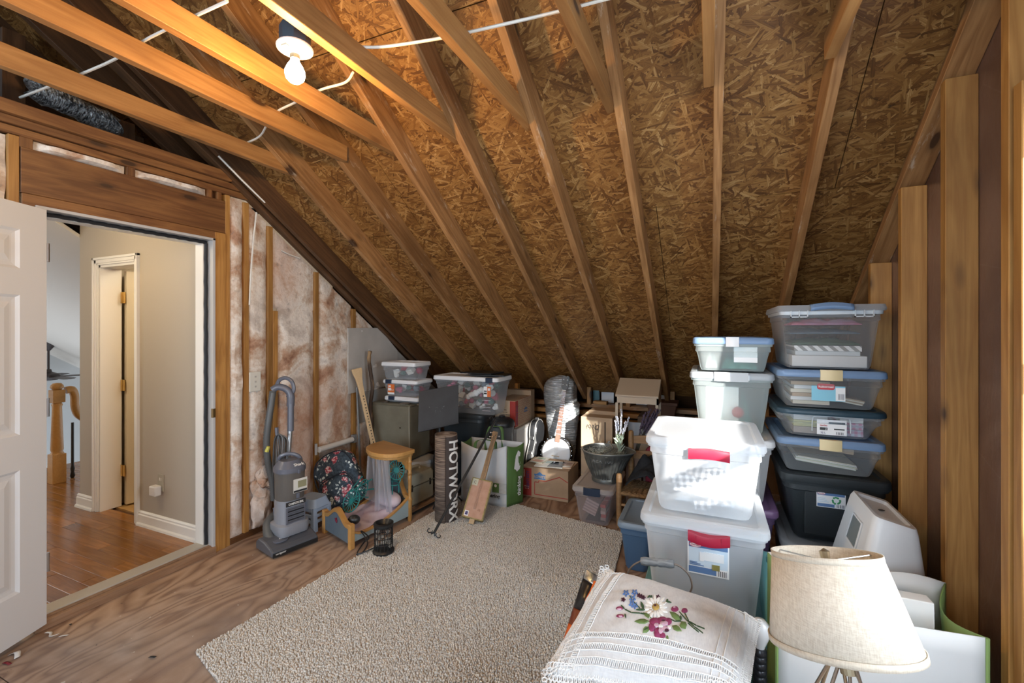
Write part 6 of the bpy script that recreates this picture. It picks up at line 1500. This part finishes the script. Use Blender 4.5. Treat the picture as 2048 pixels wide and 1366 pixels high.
tag(MB().loft([rrect(-.47,-.28,3.70,3.80,.01,.0),rrect(-.47,-.28,3.70,3.80,.01,.50),rrect(-.44,-.31,3.71,3.79,.01,.53)]).build('red_bag', plain('dark_red_cloth',(.20,.015,.03),.85), None), 'dark red cloth bag behind the ladder back chair', 'bag')
# ================================================================ THINGS IN FRONT ON THE RIGHT
from mathutils.bvhtree import BVHTree
tag(MB().box(-.30,.06,1.20,1.55,0,.43).build('carton', CARD, None, bevel=.003), 'carton under the embroidered pillow', 'carton')
# pillow
TL, TR, BL2, BR = PY(1212,1142,1.62), PY(1508,1240,1.64), PY(1092,1352,1.17), PY(1478,1405,1.20)
def sag(a, b): return 1-.055*math.sin(PI*a)*0
def pil(a, b, side=1, th=.075):
    p = TL.lerp(TR, a).lerp(BL2.lerp(BR, a), b)
    e = (max(0, 1-abs(2*a-1)**2.6)*max(0, 1-abs(2*b-1)**2.6))**.55
    n_ = Vector((0,-.05,1)).normalized(); inw = .025
    p = p + (TL.lerp(BR,.5)-p)*inw*(1-abs(2*a-1)*abs(2*b-1))*0
    wr_ = .006*noise.noise(Vector((a*5,b*5,2)))+.003*noise.noise(Vector((a*13,b*11,4)))
    return p + n_*(side*th*e + (wr_ if side > 0 else -.02*e) - .02*(1-e)*0)
LIN = lino('white_linen', (.82,.83,.84), (.71,.72,.74), 420)
pw = thing('pillow', 'white linen pillow embroidered with flowers and trimmed with lace', 'pillow', (-.14,1.4,.44))
m = MB(); m.grid(lambda a,b: pil(a,b,1), 48, 48); top_v, top_f = list(m.v), list(m.f)
m.grid(lambda a,b: pil(1-a,b,-1,.085), 24, 24); m.build('pillow_body', LIN, pw, smooth=80)
BV = BVHTree.FromPolygons([tuple(v) for v in top_v], top_f)
def on_pillow(u, v, off=.0015):
    loc, nrm, i, d_ = BV.ray_cast(CAM, ray(u, v).normalized())
    if loc is None: return None
    if nrm.z < 0: nrm = -nrm
    return loc+nrm*off
def stitch(polys, mat, name='embroidery', off=.0016):
    m = MB(); ok = 0
    for poly in polys:
        P = [on_pillow(1120+x/4.616, 1070+y/4.616, off) for x, y in poly]
        if any(p is None for p in P): continue
        cen = sum(P, Vector())/len(P); up = Vector((0,-.1,1)).normalized()*.0012; n_ = len(P)
        m.add([p-up*1.2 for p in P]+[p.lerp(cen,.12)+up for p in P]+[cen+up*1.6], [(i,(i+1)%n_,n_+(i+1)%n_,n_+i) for i in range(n_)]+[(n_+i,n_+(i+1)%n_,2*n_) for i in range(n_)]); ok += 1
    if ok: return m.build(name, mat, pw, smooth=60)
def leafp(x0,y0,x1,y1,w_):
    dx, dy = x1-x0, y1-y0; L = math.hypot(dx,dy); nx, ny = -dy/L, dx/L
    return [(x0,y0),(x0+dx*.3+nx*w_,y0+dy*.3+ny*w_),(x0+dx*.65+nx*w_*.9,y0+dy*.65+ny*w_*.9),(x1,y1),(x0+dx*.65-nx*w_*.9,y0+dy*.65-ny*w_*.9),(x0+dx*.3-nx*w_,y0+dy*.3-ny*w_)]
def petal(cx,cy,a,r0,r1,w_): return leafp(cx+r0*math.cos(a),cy+r0*math.sin(a),cx+r1*math.cos(a),cy+r1*math.sin(a),w_)
def blob(cx,cy,rx,ry,n=10): return [(cx+rx*math.cos(2*PI*i/n),cy+ry*math.sin(2*PI*i/n)) for i in range(n)]
TGR = plain('thread_green',(.12,.19,.055),.7); TGD = plain('thread_dark_green',(.035,.075,.03),.7); TMA = plain('thread_magenta',(.24,.03,.10),.7); TPK = plain('thread_pink',(.56,.36,.46),.7); TBL = plain('thread_blue',(.09,.18,.42),.7); TPL = plain('thread_plum',(.06,.012,.03),.7); TYE = plain('thread_ochre',(.44,.30,.08),.7); TWH = plain('thread_white',(.82,.82,.80),.6)
stitch([petal(885,668,2*PI*k/15,34,122 if k%2 else 108,15) for k in range(15)], TWH, 'daisy_petals')
stitch([blob(885,668,34,30)], TYE, 'daisy_eye', .0022); stitch([blob(880,660,13,11,8)], TPL, 'daisy_eye', .0030)
stitch([blob(875,800,52,36),blob(945,795,60,40),blob(850,850,34,44),blob(1000,800,34,34),blob(905,905,40,50),blob(945,930,30,26)], TMA, 'rose_petals')
stitch([blob(960,822,42,24),blob(890,838,24,20),blob(930,890,22,34),blob(975,870,36,22)], TPK, 'rose_petals', .0026); stitch([blob(985,888,22,14),blob(955,800,20,8)], TPL, 'rose_heart', .0032); stitch([blob(930,850,24,16),blob(1010,860,18,14)], TWH, 'rose_heart', .0032)
stitch([leafp(825,800,685,800,22),leafp(820,850,765,905,26),leafp(1035,840,1125,890,24),leafp(1115,790,1010,710,26),leafp(1120,800,1160,870,34),leafp(845,770,765,720,16),leafp(985,930,1000,970,10)], TGR, 'leaves')
stitch([leafp(775,690,745,615,12),leafp(790,695,700,695,8),leafp(805,585,835,560,6),leafp(835,590,850,560,10),leafp(975,615,1030,630,6),leafp(980,612,1000,600,8),leafp(820,860,770,890,8),leafp(1120,790,1110,745,9),leafp(600,690,560,650,6),leafp(600,730,610,775,6)], TGD, 'leaves', .0024)
for cx,cy in ((610,540),(690,535),(670,590),(665,640),(690,655)): stitch([petal(cx,cy,2*PI*k/5+.3,6,34,9) for k in range(5)], TBL, 'blue_flower')
for cx,cy in ((585,600),(770,580),(750,570),(905,575),(730,560)): stitch([petal(cx,cy,2*PI*k/5,2,22,6) for k in range(5)], TPL, 'small_flower')
stitch([blob(550,680,34,16),blob(555,750,36,14),blob(1060,685,36,26),blob(1150,700,30,22)], TMA, 'buds'); stitch([blob(548,690,22,8),blob(560,757,20,7),blob(1055,675,14,10)], TPK, 'buds', .0026)
def stem(pts, w_=3): return [[(x0-w_*(y1-y0)/math.hypot(x1-x0,y1-y0),y0+w_*(x1-x0)/math.hypot(x1-x0,y1-y0)),(x1-w_*(y1-y0)/math.hypot(x1-x0,y1-y0),y1+w_*(x1-x0)/math.hypot(x1-x0,y1-y0)),(x1+w_*(y1-y0)/math.hypot(x1-x0,y1-y0),y1-w_*(x1-x0)/math.hypot(x1-x0,y1-y0)),(x0+w_*(y1-y0)/math.hypot(x1-x0,y1-y0),y0-w_*(x1-x0)/math.hypot(x1-x0,y1-y0))] for (x0,y0),(x1,y1) in zip(pts,pts[1:])]
stitch(stem([(600,690),(660,720),(740,725),(800,740)])+stem([(1000,770),(1060,800),(1120,800)])+stem([(1100,710),(1170,790),(1240,850),(1320,910)])+stem([(1150,720),(1190,800),(1260,840),(1335,870)])+stem([(1180,815),(1230,860),(1280,900)])+stem([(640,560),(680,620),(740,680)]), TGD, 'stems')
# lace: open rings along the edges, ladder work inside
LACE = plain('lace_white',(.76,.76,.75),.8)
lc_m = MB()
def ringon(p, ax_, ay_, r, tr=.0018):
    lc_m.tube([p+(ax_*math.cos(2*PI*i/9)+ay_*math.sin(2*PI*i/9))*r for i in range(10)], tr, 4, caps=False)
for row, (g, r) in enumerate(((.0,.007),(.012,.008),(.026,.009),(.040,.008))):
    for edge in range(4):
        n_ = 46
        for i in range(n_):
            t = (i+.5*(row % 2))/n_
            a, b = ((t,0),(1,t),(t,1),(0,t))[edge]; ia, ib = ((0,1),(-1,0),(0,-1),(1,0))[edge]
            base = pil(min(1,max(0,a)), min(1,max(0,b)), 1); inn = pil(min(1,max(0,a+ia*.06)), min(1,max(0,b+ib*.06)), 1)
            along = pil(min(1,a+(.02 if edge in (0,2) else 0)), min(1,b+(.02 if edge in (1,3) else 0)), 1)-pil(max(0,a-(.02 if edge in (0,2) else 0)), max(0,b-(.02 if edge in (1,3) else 0)), 1)
            if along.length < 1e-6: continue
            along.normalize(); iv = (inn-base); iv = (iv-along*iv.dot(along)); iv = iv.normalized() if iv.length > 1e-6 else Vector((0,1,0))
            ringon(base+iv*(g-.016)+Vector((0,0,.004)), along, iv, r)
lc_m.build('lace_edging', LACE, pw)
lb_ = MB(); hl_ = MB()
def inset(a, b): return pil(a, b, 1)
for edge, lo in ((3,.13),(2,.78),(3,.05),(2,.86),(2,.94)):
    n_ = 44
    for i in range(n_):
        t = .02+.96*i/n_
        if edge == 3: c0 = inset(lo-.014,t); c1 = inset(lo+.014,t+.008); c2 = inset(lo+.014,t+.014); c3 = inset(lo-.014,t+.014); c0b = inset(lo-.014,t+.0)
        else: c0 = inset(t,lo-.014); c0b = c0; c1 = inset(t,lo+.014); c2 = inset(t+.012,lo+.014); c3 = inset(t+.012,lo-.014)
        up = Vector((0,0,.0022)); pts = [c0+up, c1+up, c2+up, c3+up, c0+up]; lb_.tube(pts, .0013, 4)
        o4 = Vector((0,0,.0010)); 
        cc = (c0+c1+c2+c3)/4; hl_.add([q_.lerp(cc,.3)+o4 for q_ in (c0,c1,c2,c3)], [(0,1,2,3)])
    for off in (-.02,.02):
        pts = [(inset(lo+off,.02+.96*i/40) if edge == 3 else inset(.02+.96*i/40,lo+off))+Vector((0,0,.0015)) for i in range(41)]; lb_.tube(pts, .0016, 4)
pts = [inset(.90,.02+.96*i/40)+Vector((0,0,.0012)) for i in range(41)]; lb_.tube(pts, .0014, 4)
pts = [inset(.86,.02+.96*i/40)+Vector((0,0,.0012)) for i in range(41)]; lb_.tube(pts, .0014, 4)
lb_.build('drawn_thread_work', LACE, pw); hl_.build('open_work', plain('lace_opening',(.42,.43,.45),.9), pw)

# bucket with a wire bail and grey wooden grip behind the pillow
bk2 = thing('bail_bucket', 'grey bucket with a wire bail and worn wooden grip behind the pillow', 'bucket', (-.10,1.74,0))
MB().lathe([(.001,.0),(.115,0),(.145,.40),(.150,.405),(.150,.415),(.142,.41),(.112,.012),(.001,.012)], 28, (-.10,1.74,0)).build('bucket_body', GALV, bk2, smooth=40)
g0, g1 = PY(1282,1122,1.76), PY(1348,1128,1.76)
gp = [g0.lerp(g1, i/12) for i in range(13)]; MB().tube(gp, [.013,.0155,.016,.0145,.0145,.0155,.013,.0155,.0145,.0145,.016,.0155,.013], 12).build('wooden_grip', plain('weathered_grip',(.13,.145,.16),.7,c2=(.24,.26,.27),ns=20,stretch=(1,8,8)), bk2, smooth=35)
for path in ([(1282,1122),(1265,1132),(1254,1150),(1252,1185),(1262,1215)], [(1348,1128),(1362,1134),(1378,1150),(1384,1170),(1380,1185),(1366,1205),(1352,1222)]):
    MB().tube(catmull([PY(u,v,1.76) for u,v in path],5), .0035, 6).build('bail_wire', plain('rusty_wire',(.22,.18,.15),.5,.5), bk2, smooth=1)
# snack pouch
SP = thing('snack_pouch', 'orange and black foil snack pouch at the left of the pillow', 'pouch', (-.46,1.58,0))
p0, p1, p2, p3 = PY(1172,1138,1.70), PY(1225,1165,1.70), PY(1190,1350,1.50), PY(1108,1340,1.50)
SPB = plain('pouch_black',(.014,.013,.014),.3); SPO = plain('pouch_orange',(.62,.12,.02),.35); SPR = plain('pouch_brown',(.16,.035,.012),.35)
def pouch(a,b,th): 
    p = p0.lerp(p1,a).lerp(p3.lerp(p2,a),b); return p+Vector((-.3,-.8,.3)).normalized()*th*math.sin(PI*a)*math.sin(PI*min(1,b*.9+.1))*(1+.5*noise.noise(Vector((a*5,b*6,1))))
for nm, b0_, b1_, mt in (('foil_crimp',0,.10,plain('pouch_foil',(.55,.58,.60),.25,.8,c2=(.1,.11,.12),ns=40)),('black_panel',.10,.40,SPB),('brown_panel',.40,.56,SPR),('orange_panel',.56,.82,SPO),('blue_panel',.82,.88,plain('pouch_blue',(.04,.13,.25),.4)),('lower_panel',.88,1,SPO)):
    MB().grid(lambda a,b: pouch(a,b0_+(b1_-b0_)*b,.035), 14, 8).build(nm, mt, SP, smooth=70, solid=.004)
MB().grid(lambda a,b: pouch(.45+.5*a,.06+.22*b,.041), 8, 8).build('orange_flash', SPO, SP, smooth=70, solid=.002)
MB().grid(lambda a,b: pouch(.55+.25*a,.46+.08*b,.042), 6, 4).build('yellow_badge', plain('pouch_yellow',(.62,.45,.03),.4), SP, smooth=70, solid=.002)
tag(MB().prism([(-.5,.021),(-.36,.021),(-.37,.24),(-.47,.24)], 1.46, 1.62).build('crate', plain('small_crate',(.20,.12,.07),.8), None), 'small brown crate propping the snack pouch', 'crate')
# teal jug
TJ = plain('teal_jug_plastic', (.16,.46,.47), .35)
tj = thing('teal_jug', 'flat teal plastic jug with handwriting beside the lower red handled tote', 'jug', (.228,2.12,.269))
m = MB(Matrix(((0,0,1,0),(1,0,0,0),(0,1,0,0),(0,0,0,1)))); 
m.loft([rrect(2.0,2.26,.270,.48,.05,.200), rrect(1.985,2.275,.269,.495,.06,.212), rrect(1.985,2.275,.269,.495,.06,.247), rrect(2.0,2.26,.275,.485,.05,.258)]); m.build('jug_body', TJ, tj, smooth=40)
text('ingerland', .035, plain('pencil_teal',(.05,.20,.22),.6), tj, frame((.228,1.9835,.39),(0,0,-1),y=(1,0,0)), 0, sx=.8)
MB().lathe([(.018,.49),(.018,.52),(.001,.522)], 14, (.23,2.13,0)).build('cap', plain('teal_cap',(.08,.28,.30),.4), tj)
# bulb shaped lamp on a dark ribbed stem
bq = PD(1520,1262,1.51); bb = thing('bulb_lamp', 'frosted bulb on a dark ringed stem between pillow and lampshade', 'light bulb', (bq.x,bq.y,0))
MB().lathe([(.014,-.055),(.017,-.045),(.025,-.025),(.0315,-.005),(.0325,.010),(.028,.025),(.017,.037),(.001,.041)], 22, bq).build('glass_bulb', plain('frosted_bulb',(.62,.64,.66),.18), bb, smooth=60)
st_ = [(.018,-.055)]
for k in range(6): st_ += [(.0185,-.058-.022*k),(.0215,-.062-.022*k),(.0215,-.074-.022*k)]
st_ += [(.020,-.20),(.026,-.24),(.026,-bq.z+.006),(.033,-bq.z+.004),(.033,-bq.z+.0005)]
MB().lathe(st_, 18, bq, True, True).build('ringed_stem', plain('gunmetal',(.035,.038,.045),.3,.5), bb, smooth=40)

# table lamp
LB = Vector((.315,1.43,.30)); lp = thing('table_lamp', 'table lamp with a cream linen drum shade on wire legs', 'lamp', LB)
tag(MB().box(.16,.48,1.27,1.60,0,.299).build('carton', CARD2, None, bevel=.003), 'carton under the linen shaded lamp', 'carton')
cb_ = PD(1686,1291,1.12); ct_ = PD(1649,1106,1.185)
axv = (ct_-cb_); AL = axv.length; zx = axv.normalized(); xx = Vector((CT,ST,0)); xx = (xx-zx*xx.dot(zx)).normalized(); yy_ = zx.cross(xx)
SMX = Matrix.Translation(cb_) @ Matrix((xx,yy_,zx)).transposed().to_4x4()
SHADE = lino('shade_linen', (.80,.73,.62), (.60,.52,.42), 500)
def el(r, z, n=56): return [(r*math.cos(2*PI*k/n), r*math.sin(2*PI*k/n), z) for k in range(n)]
RB_, RT = .160, .121
MB(SMX).loft([el(RB_,0), el(RB_+(RT-RB_)*.5,AL*.5), el(RT,AL)], False, False).build('linen_shade', SHADE, lp, smooth=60, solid=.003)
TAPE = lino('shade_tape', (.74,.67,.56), (.60,.52,.42), 500)
for r, z0_, z1_ in ((RB_+.0018,-.003,.012),(RT+.0022,AL-.012,AL+.003)): MB(SMX).loft([el(r,z0_), el(r,z1_)], False, False).build('binding_tape', TAPE, lp, smooth=60, solid=.003)
for k in range(3):
    a = 2*PI*k/3; MB(SMX).tube([(0,0,AL-.02),(RT*math.cos(a),RT*math.sin(a),AL-.006)], .0022, 5).build('spider_wire', STEEL, lp)
MB(SMX).lathe([(.014,.02),(.014,.07),(.028,.11),(.03,.13),(.022,.15),(.001,.158)], 16).build('shade_bulb', plain('lamp_bulb',(.75,.74,.70),.3), lp, smooth=60)
MB(SMX).lathe([(.017,-.06),(.017,.02)], 14, (0,0,0), True, True).build('socket', plain('lamp_brass',(.45,.38,.26),.3,.9), lp)
MB(SMX).lathe([(.010,AL-.02),(.012,AL+.005),(.001,AL+.012)], 12).build('finial', plain('lamp_brass2',(.45,.38,.26),.3,.9), lp)
WIRE = plain('nickel_wire',(.50,.46,.40),.25,.9)
for k in range(7):
    a = 2*PI*k/7+.2; f = Vector((LB.x+.11*math.cos(a), LB.y+.11*math.sin(a), LB.z+.004)); tpt = SMX @ Vector((.014*math.cos(a+.5),.014*math.sin(a+.5),.0))
    MB().tube([tpt, tpt.lerp(f,.5)+Vector((.01*math.cos(a),.01*math.sin(a),0)), f], .0042, 7).build('wire_leg', WIRE, lp, smooth=1)
MB().tube([LB+Vector((.11*math.cos(2*PI*i/30),.11*math.sin(2*PI*i/30),.005)) for i in range(31)], .0042, 6).build('foot_ring', WIRE, lp)

# reusable bag at the right wall
rb = thing('shopping_bag', 'white and green reusable bag with flat parcels beside the right wall', 'shopping bag', (.45,1.80,0))
gx0, gx1, gy0, gy1, gz = .20, .715, 1.70, 1.945, .585
BAGW2 = plain('bag_white_matte', (.64,.65,.65), .55, c2=(.60,.61,.61), ns=4, bump=.25, bs=7); GREEN2 = plain('bag_green_light',(.20,.31,.10),.6)
MB().grid(lambda a,b: (gx0+(gx1-gx0)*a, gy0-.012*math.sin(PI*a)*math.sin(PI*b), gz*b-.012*math.sin(PI*a)*b), 14, 10).build('front_panel', BAGW2, rb, smooth=70, solid=.004)
MB().grid(lambda a,b: (gx0+(gx1-gx0)*a, gy1, (gz+.03)*b+.012*math.sin(3*PI*a)*b), 14, 8).build('back_panel', BAGW2, rb, smooth=70, solid=.004)
for x, s in ((gx0,1),(gx1,-1)): MB().grid(lambda a,b: (x+s*.05*math.sin(PI*a)*b, gy0+(gy1-gy0)*a, (gz+.03*a-.03*math.sin(PI*a))*b), 10, 10).build('side_gusset', GREEN2, rb, smooth=70, solid=.004)
for x in (gx0,gx1): MB().tube([(x,gy0-.002,0),(x,gy0-.002,gz)], .005, 6).build('green_binding', GREEN2, rb)
MB().box(gx0+.005,gx1-.005,gy0+.005,gy1-.005,0,.008).build('bag_base', BAGW2, rb)
pth = catmull([(.44,gy0+.01,gz-.06),(.45,gy0+.03,gz+.02),(.47,gy0+.10,gz+.055),(.50,gy1-.03,gz+.05)],4)
MB().loft([[p, p+Vector((.045,0,.0))] for p in pth], False, False, closed=False).build('strap', GREEN2, rb, solid=.003)
tag(MB(Matrix.Translation((.55,1.825,.30)) @ Matrix.Rotation(-.05,4,'X')).box(-.11,.09,-.028,.028,-.275,.30).build('flat_parcel', PAPER, None, bevel=.003), 'white flat parcel with a taped edge standing in the right hand bag', 'parcel')
tag(MB(Matrix.Translation((.39,1.908,.30)) @ Matrix.Rotation(-.04,4,'X')).box(-.12,.13,-.007,.007,-.275,.31).build('paper_folder', plain('folder_white',(.68,.69,.70),.6), None), 'thin white folder at the back of the right hand bag', 'folder')
# upturned white bin
A_, C_, D_, E_ = Vector((.553,2.37,.762)), Vector((.554,2.05,.757)), Vector((.695,2.075,.716)), Vector((.695,2.42,.716))
A2, C2, D2, E2 = A_+Vector((-.10,.02,-.37)), C_+Vector((-.10,-.07,-.37)), D_+Vector((.03,-.05,-.33)), E_+Vector((.03,.02,-.33))
for p in (A2,C2,D2,E2): p.z = .376
wbn = thing('white_bin', 'white plastic bin turned upside down against the right wall', 'bin', (.60,2.22,.376))
BIN = plain('bin_white',(.66,.69,.72),.4)
def rq(A,C,D,E,r,n=4):
    P = [A,C,D,E]; out_ = []
    for i in range(4):
        p, q_, s_ = P[i], P[i-1], P[(i+1)%4]; d1 = (q_-p).normalized()*r; d2_ = (s_-p).normalized()*r
        for k in range(n+1):
            t = k/n; out_.append((p+d1)*(1-t)**2+p*2*t*(1-t)+(p+d2_)*t*t)
    return out_
top_ = rq(A_,C_,D_,E_,.03); bot_ = rq(A2,C2,D2,E2,.04); ctr = (A_+C_+D_+E_)/4
up = (C_-A_).cross(D_-A_).normalized(); up = up if up.z > 0 else -up
ins1 = [p.lerp(ctr,.06)+up*.008 for p in top_]; ins2 = [p.lerp(ctr,.22)+up*.008 for p in top_]; ins3 = [p.lerp(ctr,.26)-up*.004 for p in top_]
MB().loft([bot_, [p.lerp(q_,.97) for p,q_ in zip(bot_,top_)], ins1, ins2, ins3], False, True).build('bin_shell', BIN, wbn, smooth=35)
def onleft(s, t): return A_.lerp(C_, s).lerp(A2.lerp(C2, s), t)
nl = (C_-A_).cross(A2-A_).normalized(); nl = nl if nl.x < 0 else -nl
hole = [onleft(.38,.14), onleft(.72,.14), onleft(.72,.40), onleft(.38,.40)]
MB().loft([[p+nl*.0012 for p in hole],[p+nl*.0030 for p in hole]], True, True).build('hand_hole', plain('hole_grey',(.16,.19,.20),.7), wbn)
for i in range(4): MB().tube([hole[i]+nl*.003, hole[(i+1)%4]+nl*.003], .004, 6).build('hole_rim', BIN, wbn)
MB().ell(ctr+up*.0, (.012,.006,.003), 10, 5).build('moulding_mark', plain('mark_black',(.03,.03,.03),.5), wbn)
tag(MB().box(.42,.74,2.0,2.44,0,.374).build('carton', plain('plain_carton',(.36,.25,.16),.8), None, bevel=.003), 'carton under the upturned white bin', 'carton')

# ---------------------------------------------------------------- carpet remnant
RC = [Vector((-2.12,1.28,0)), Vector((-1.99,3.54,0)), Vector((-.56,3.26,0)), Vector((-.40,.80,0))]
rg = thing('carpet_remnant', 'off white looped carpet remnant on the plywood floor', 'carpet', (-1.3,2.2,0))
PILE = plain('carpet_pile', (.70,.67,.625), .95, c2=(.58,.55,.505), ns=120)
MB().loft([[p+Vector((0,0,.001)) for p in RC],[p+Vector((0,0,.008)) for p in RC]]).build('backing', plain('carpet_backing',(.34,.31,.28),.95), rg)
import numpy as np
rs = np.random.RandomState(1)
P0, P1, P2, P3 = [np.array((p.x,p.y)) for p in RC]
nx, ny = 190, 270
i, j = np.meshgrid((np.arange(nx)+.5)/nx, (np.arange(ny)+.5)/ny); i = i.ravel(); j = j.ravel()
i = np.clip(i+rs.uniform(-.5,.5,i.size)/nx,0,1); j = np.clip(j+rs.uniform(-.5,.5,j.size)/ny,0,1)
base = (P0[None]*(1-i[:,None])+P3[None]*i[:,None])*(1-j[:,None])+(P1[None]*(1-i[:,None])+P2[None]*i[:,None])*j[:,None]
n_t = len(base); hgt = rs.uniform(.006,.012,n_t); rad = rs.uniform(.0045,.0065,n_t); ph = rs.uniform(0,6.28,n_t)
V = np.zeros((n_t,9,3)); 
for k in range(4):
    a = ph+k*PI/2
    V[:,k,0] = base[:,0]+rad*np.cos(a); V[:,k,1] = base[:,1]+rad*np.sin(a); V[:,k,2] = .007
    V[:,4+k,0] = base[:,0]+rad*.75*np.cos(a+.5)+rs.uniform(-.002,.002,n_t); V[:,4+k,1] = base[:,1]+rad*.75*np.sin(a+.5)+rs.uniform(-.002,.002,n_t); V[:,4+k,2] = .007+hgt*.75
V[:,8,0] = base[:,0]+rs.uniform(-.003,.003,n_t); V[:,8,1] = base[:,1]+rs.uniform(-.003,.003,n_t); V[:,8,2] = .007+hgt
T_ = []
for k in range(4):
    q_ = (k+1) % 4; T_ += [(k,q_,4+q_),(k,4+q_,4+k),(4+k,4+q_,8)]
T_ = np.array(T_); F = (np.arange(n_t)[:,None,None]*9+T_[None]).reshape(-1,3)
me = bpy.data.meshes.new('carpet_pile'); nv = n_t*9; nf = len(F)
me.vertices.add(nv); me.vertices.foreach_set('co', V.reshape(-1)); me.loops.add(nf*3); me.loops.foreach_set('vertex_index', F.reshape(-1).astype(np.int32))
me.polygons.add(nf); me.polygons.foreach_set('loop_start', np.arange(0,nf*3,3,dtype=np.int32)); me.polygons.foreach_set('use_smooth', np.ones(nf,dtype=bool)); me.update(calc_edges=True); me.materials.append(PILE)
po = bpy.data.objects.new('carpet_pile', me); COL.objects.link(po); adopt(po, rg); po['kind'] = 'stuff'
# litter on the plywood
def chip(label, u, v, pts, w_, mat, cat='scrap', nm='paint_peel'):
    p = PZ(u, v, .003); m = MB(Matrix.Translation(p)); pp = catmull([Vector(q_) for q_ in pts],4); m.loft([[q_+Vector((0,-w_,0)), q_+Vector((0,w_,0))] for q_ in pp], False, False, closed=False)
    tag(m.build(nm, mat, None, solid=.0015, smooth=60), label, cat)
PEEL = plain('paint_peel',(.72,.71,.68),.5)
chip('curled white paint peel under the open white door', 100, 1270, [(-.04,0,.002),(-.02,.01,.0),(.02,-.005,.004),(.05,.01,.012)], .006, PEEL)
chip('broad white paint peel by the door corner', 28, 1312, [(-.03,0,.0),(0,.01,.012),(.03,0,.002)], .010, PEEL)
chip('thin white paint flake on the dusty plywood', 127, 1272, [(-.012,-.01,.001),(.0,.0,.003),(.012,.012,.001)], .004, PEEL)
chip('black plastic clip lying on the plywood near the carpet', 304, 1316, [(-.012,-.004,.004),(0,0,.006),(.014,.006,.004)], .005, BLACK, 'clip', 'plastic_clip')
chip('red scrap lying by the door', 12, 1328, [(-.02,0,.001),(0,.004,.003),(.02,.006,.001)], .006, plain('scrap_red',(.22,.02,.03),.5))
chip('tiny black crumb on the threshold side of the plywood', 141, 1250, [(-.004,0,.002),(0,0,.005),(.004,0,.002)], .004, BLACK, 'scrap', 'crumb')

# outlet and plug on the landing wall, newel, rail and fan beyond
ou = thing('wall_outlet', 'beige outlet with a white plug-in light on the landing wall', 'outlet', (-3.58,1.925,.33))
MB().box(-3.615,-3.545,HY0-.007,HY0,.31,.43).build('cover_plate', plain('outlet_beige',(.40,.36,.28),.5), ou, bevel=.003)
for x in (-3.588,-3.572): MB().box(x-.002,x+.002,HY0-.0085,HY0-.006,.385,.405).build('socket_slot', PAPER, ou)
MB().box(-3.63,-3.56,HY0-.055,HY0-.008,.285,.355).build('plug_in_light', plain('plug_white',(.74,.72,.70),.4), ou, bevel=.008)
nw = thing('newel_post', 'honey oak newel post at the head of the stairs', 'newel post', (-5.60,2.19,.03))
nb = PX(114,960,-5.60); nx_, ny_ = nb.x, nb.y
MB().box(nx_-.05,nx_+.05,ny_-.05,ny_+.05,HF,.30).build('post_base', W_HONEY, nw, bevel=.004)
MB().lathe([(.05,.30),(.04,.32),(.046,.34),(.034,.74),(.04,.76),(.03,.78)], 16, (nx_,ny_,0)).build('turned_shaft', W_HONEY, nw, smooth=50)
MB().box(nx_-.045,nx_+.045,ny_-.045,ny_+.045,.78,.90).build('post_head', W_HONEY, nw, bevel=.004)
MB().lathe([(.03,.90),(.048,.92),(.045,.94),(.03,.96),(.001,.965)], 16, (nx_,ny_,0)).build('post_cap', W_HONEY, nw, smooth=50)
hr = [PX(131,781,-5.60), PX(143,779,-5.60), PX(149,790,-5.62), PX(150,812,-5.64), PX(156,828,-5.66), PX(170,838,-5.68)]
hr_o = thing('stair_rail', 'honey oak gooseneck handrail descending from the newel', 'handrail', hr[0])
MB().tube(catmull(hr,5), .034, 10).build('rail', W_HONEY, hr_o, smooth=60)
b_ = PX(145,845,-5.65); MB().lathe([(.012,HF),(.020,HF+.02),(.013,HF+.06),(.018,HF+.09),(.012,HF+.12),(.011,b_.z)], 10, (b_.x,b_.y,0), True, True).build('baluster', plain('baluster_black',(.02,.018,.018),.4), hr_o, smooth=50)
fn_ = thing('ceiling_fan', 'dark ceiling fan hanging over the stairwell', 'ceiling fan', PX(97,750,-9.0))
fc = PX(97,752,-9.0); FANM = plain('fan_bronze',(.035,.024,.022),.4)
MB().lathe([(.001,-.07),(.10,-.06),(.13,-.01),(.12,.03),(.04,.06),(.03,.10)], 20, fc).build('motor', FANM, fn_, smooth=50)
MB().tube([fc+Vector((0,0,.09)), Vector((fc.x,fc.y,vz(fc.y)))], .014, 8).build('downrod', FANM, fn_)
MB().lathe([(.02,-.10),(.07,-.03),(.08,.04)], 14, Vector((fc.x,fc.y,vz(fc.y))), True, True).build('canopy', FANM, fn_, smooth=50)
for k in range(5):
    a = 2*PI*k/5+1.25; M = Matrix.Translation(fc+Vector((0,0,-.01))) @ Matrix.Rotation(a,4,'Z') @ Matrix.Rotation(.08,4,'X')
    MB(M).prism([(.10,-.03),(.20,-.06),(.62,-.07),(.66,-.04),(.66,.04),(.62,.07),(.20,.06),(.10,.03)], -.004, .004, 'z').build('blade', FANM, fn_)
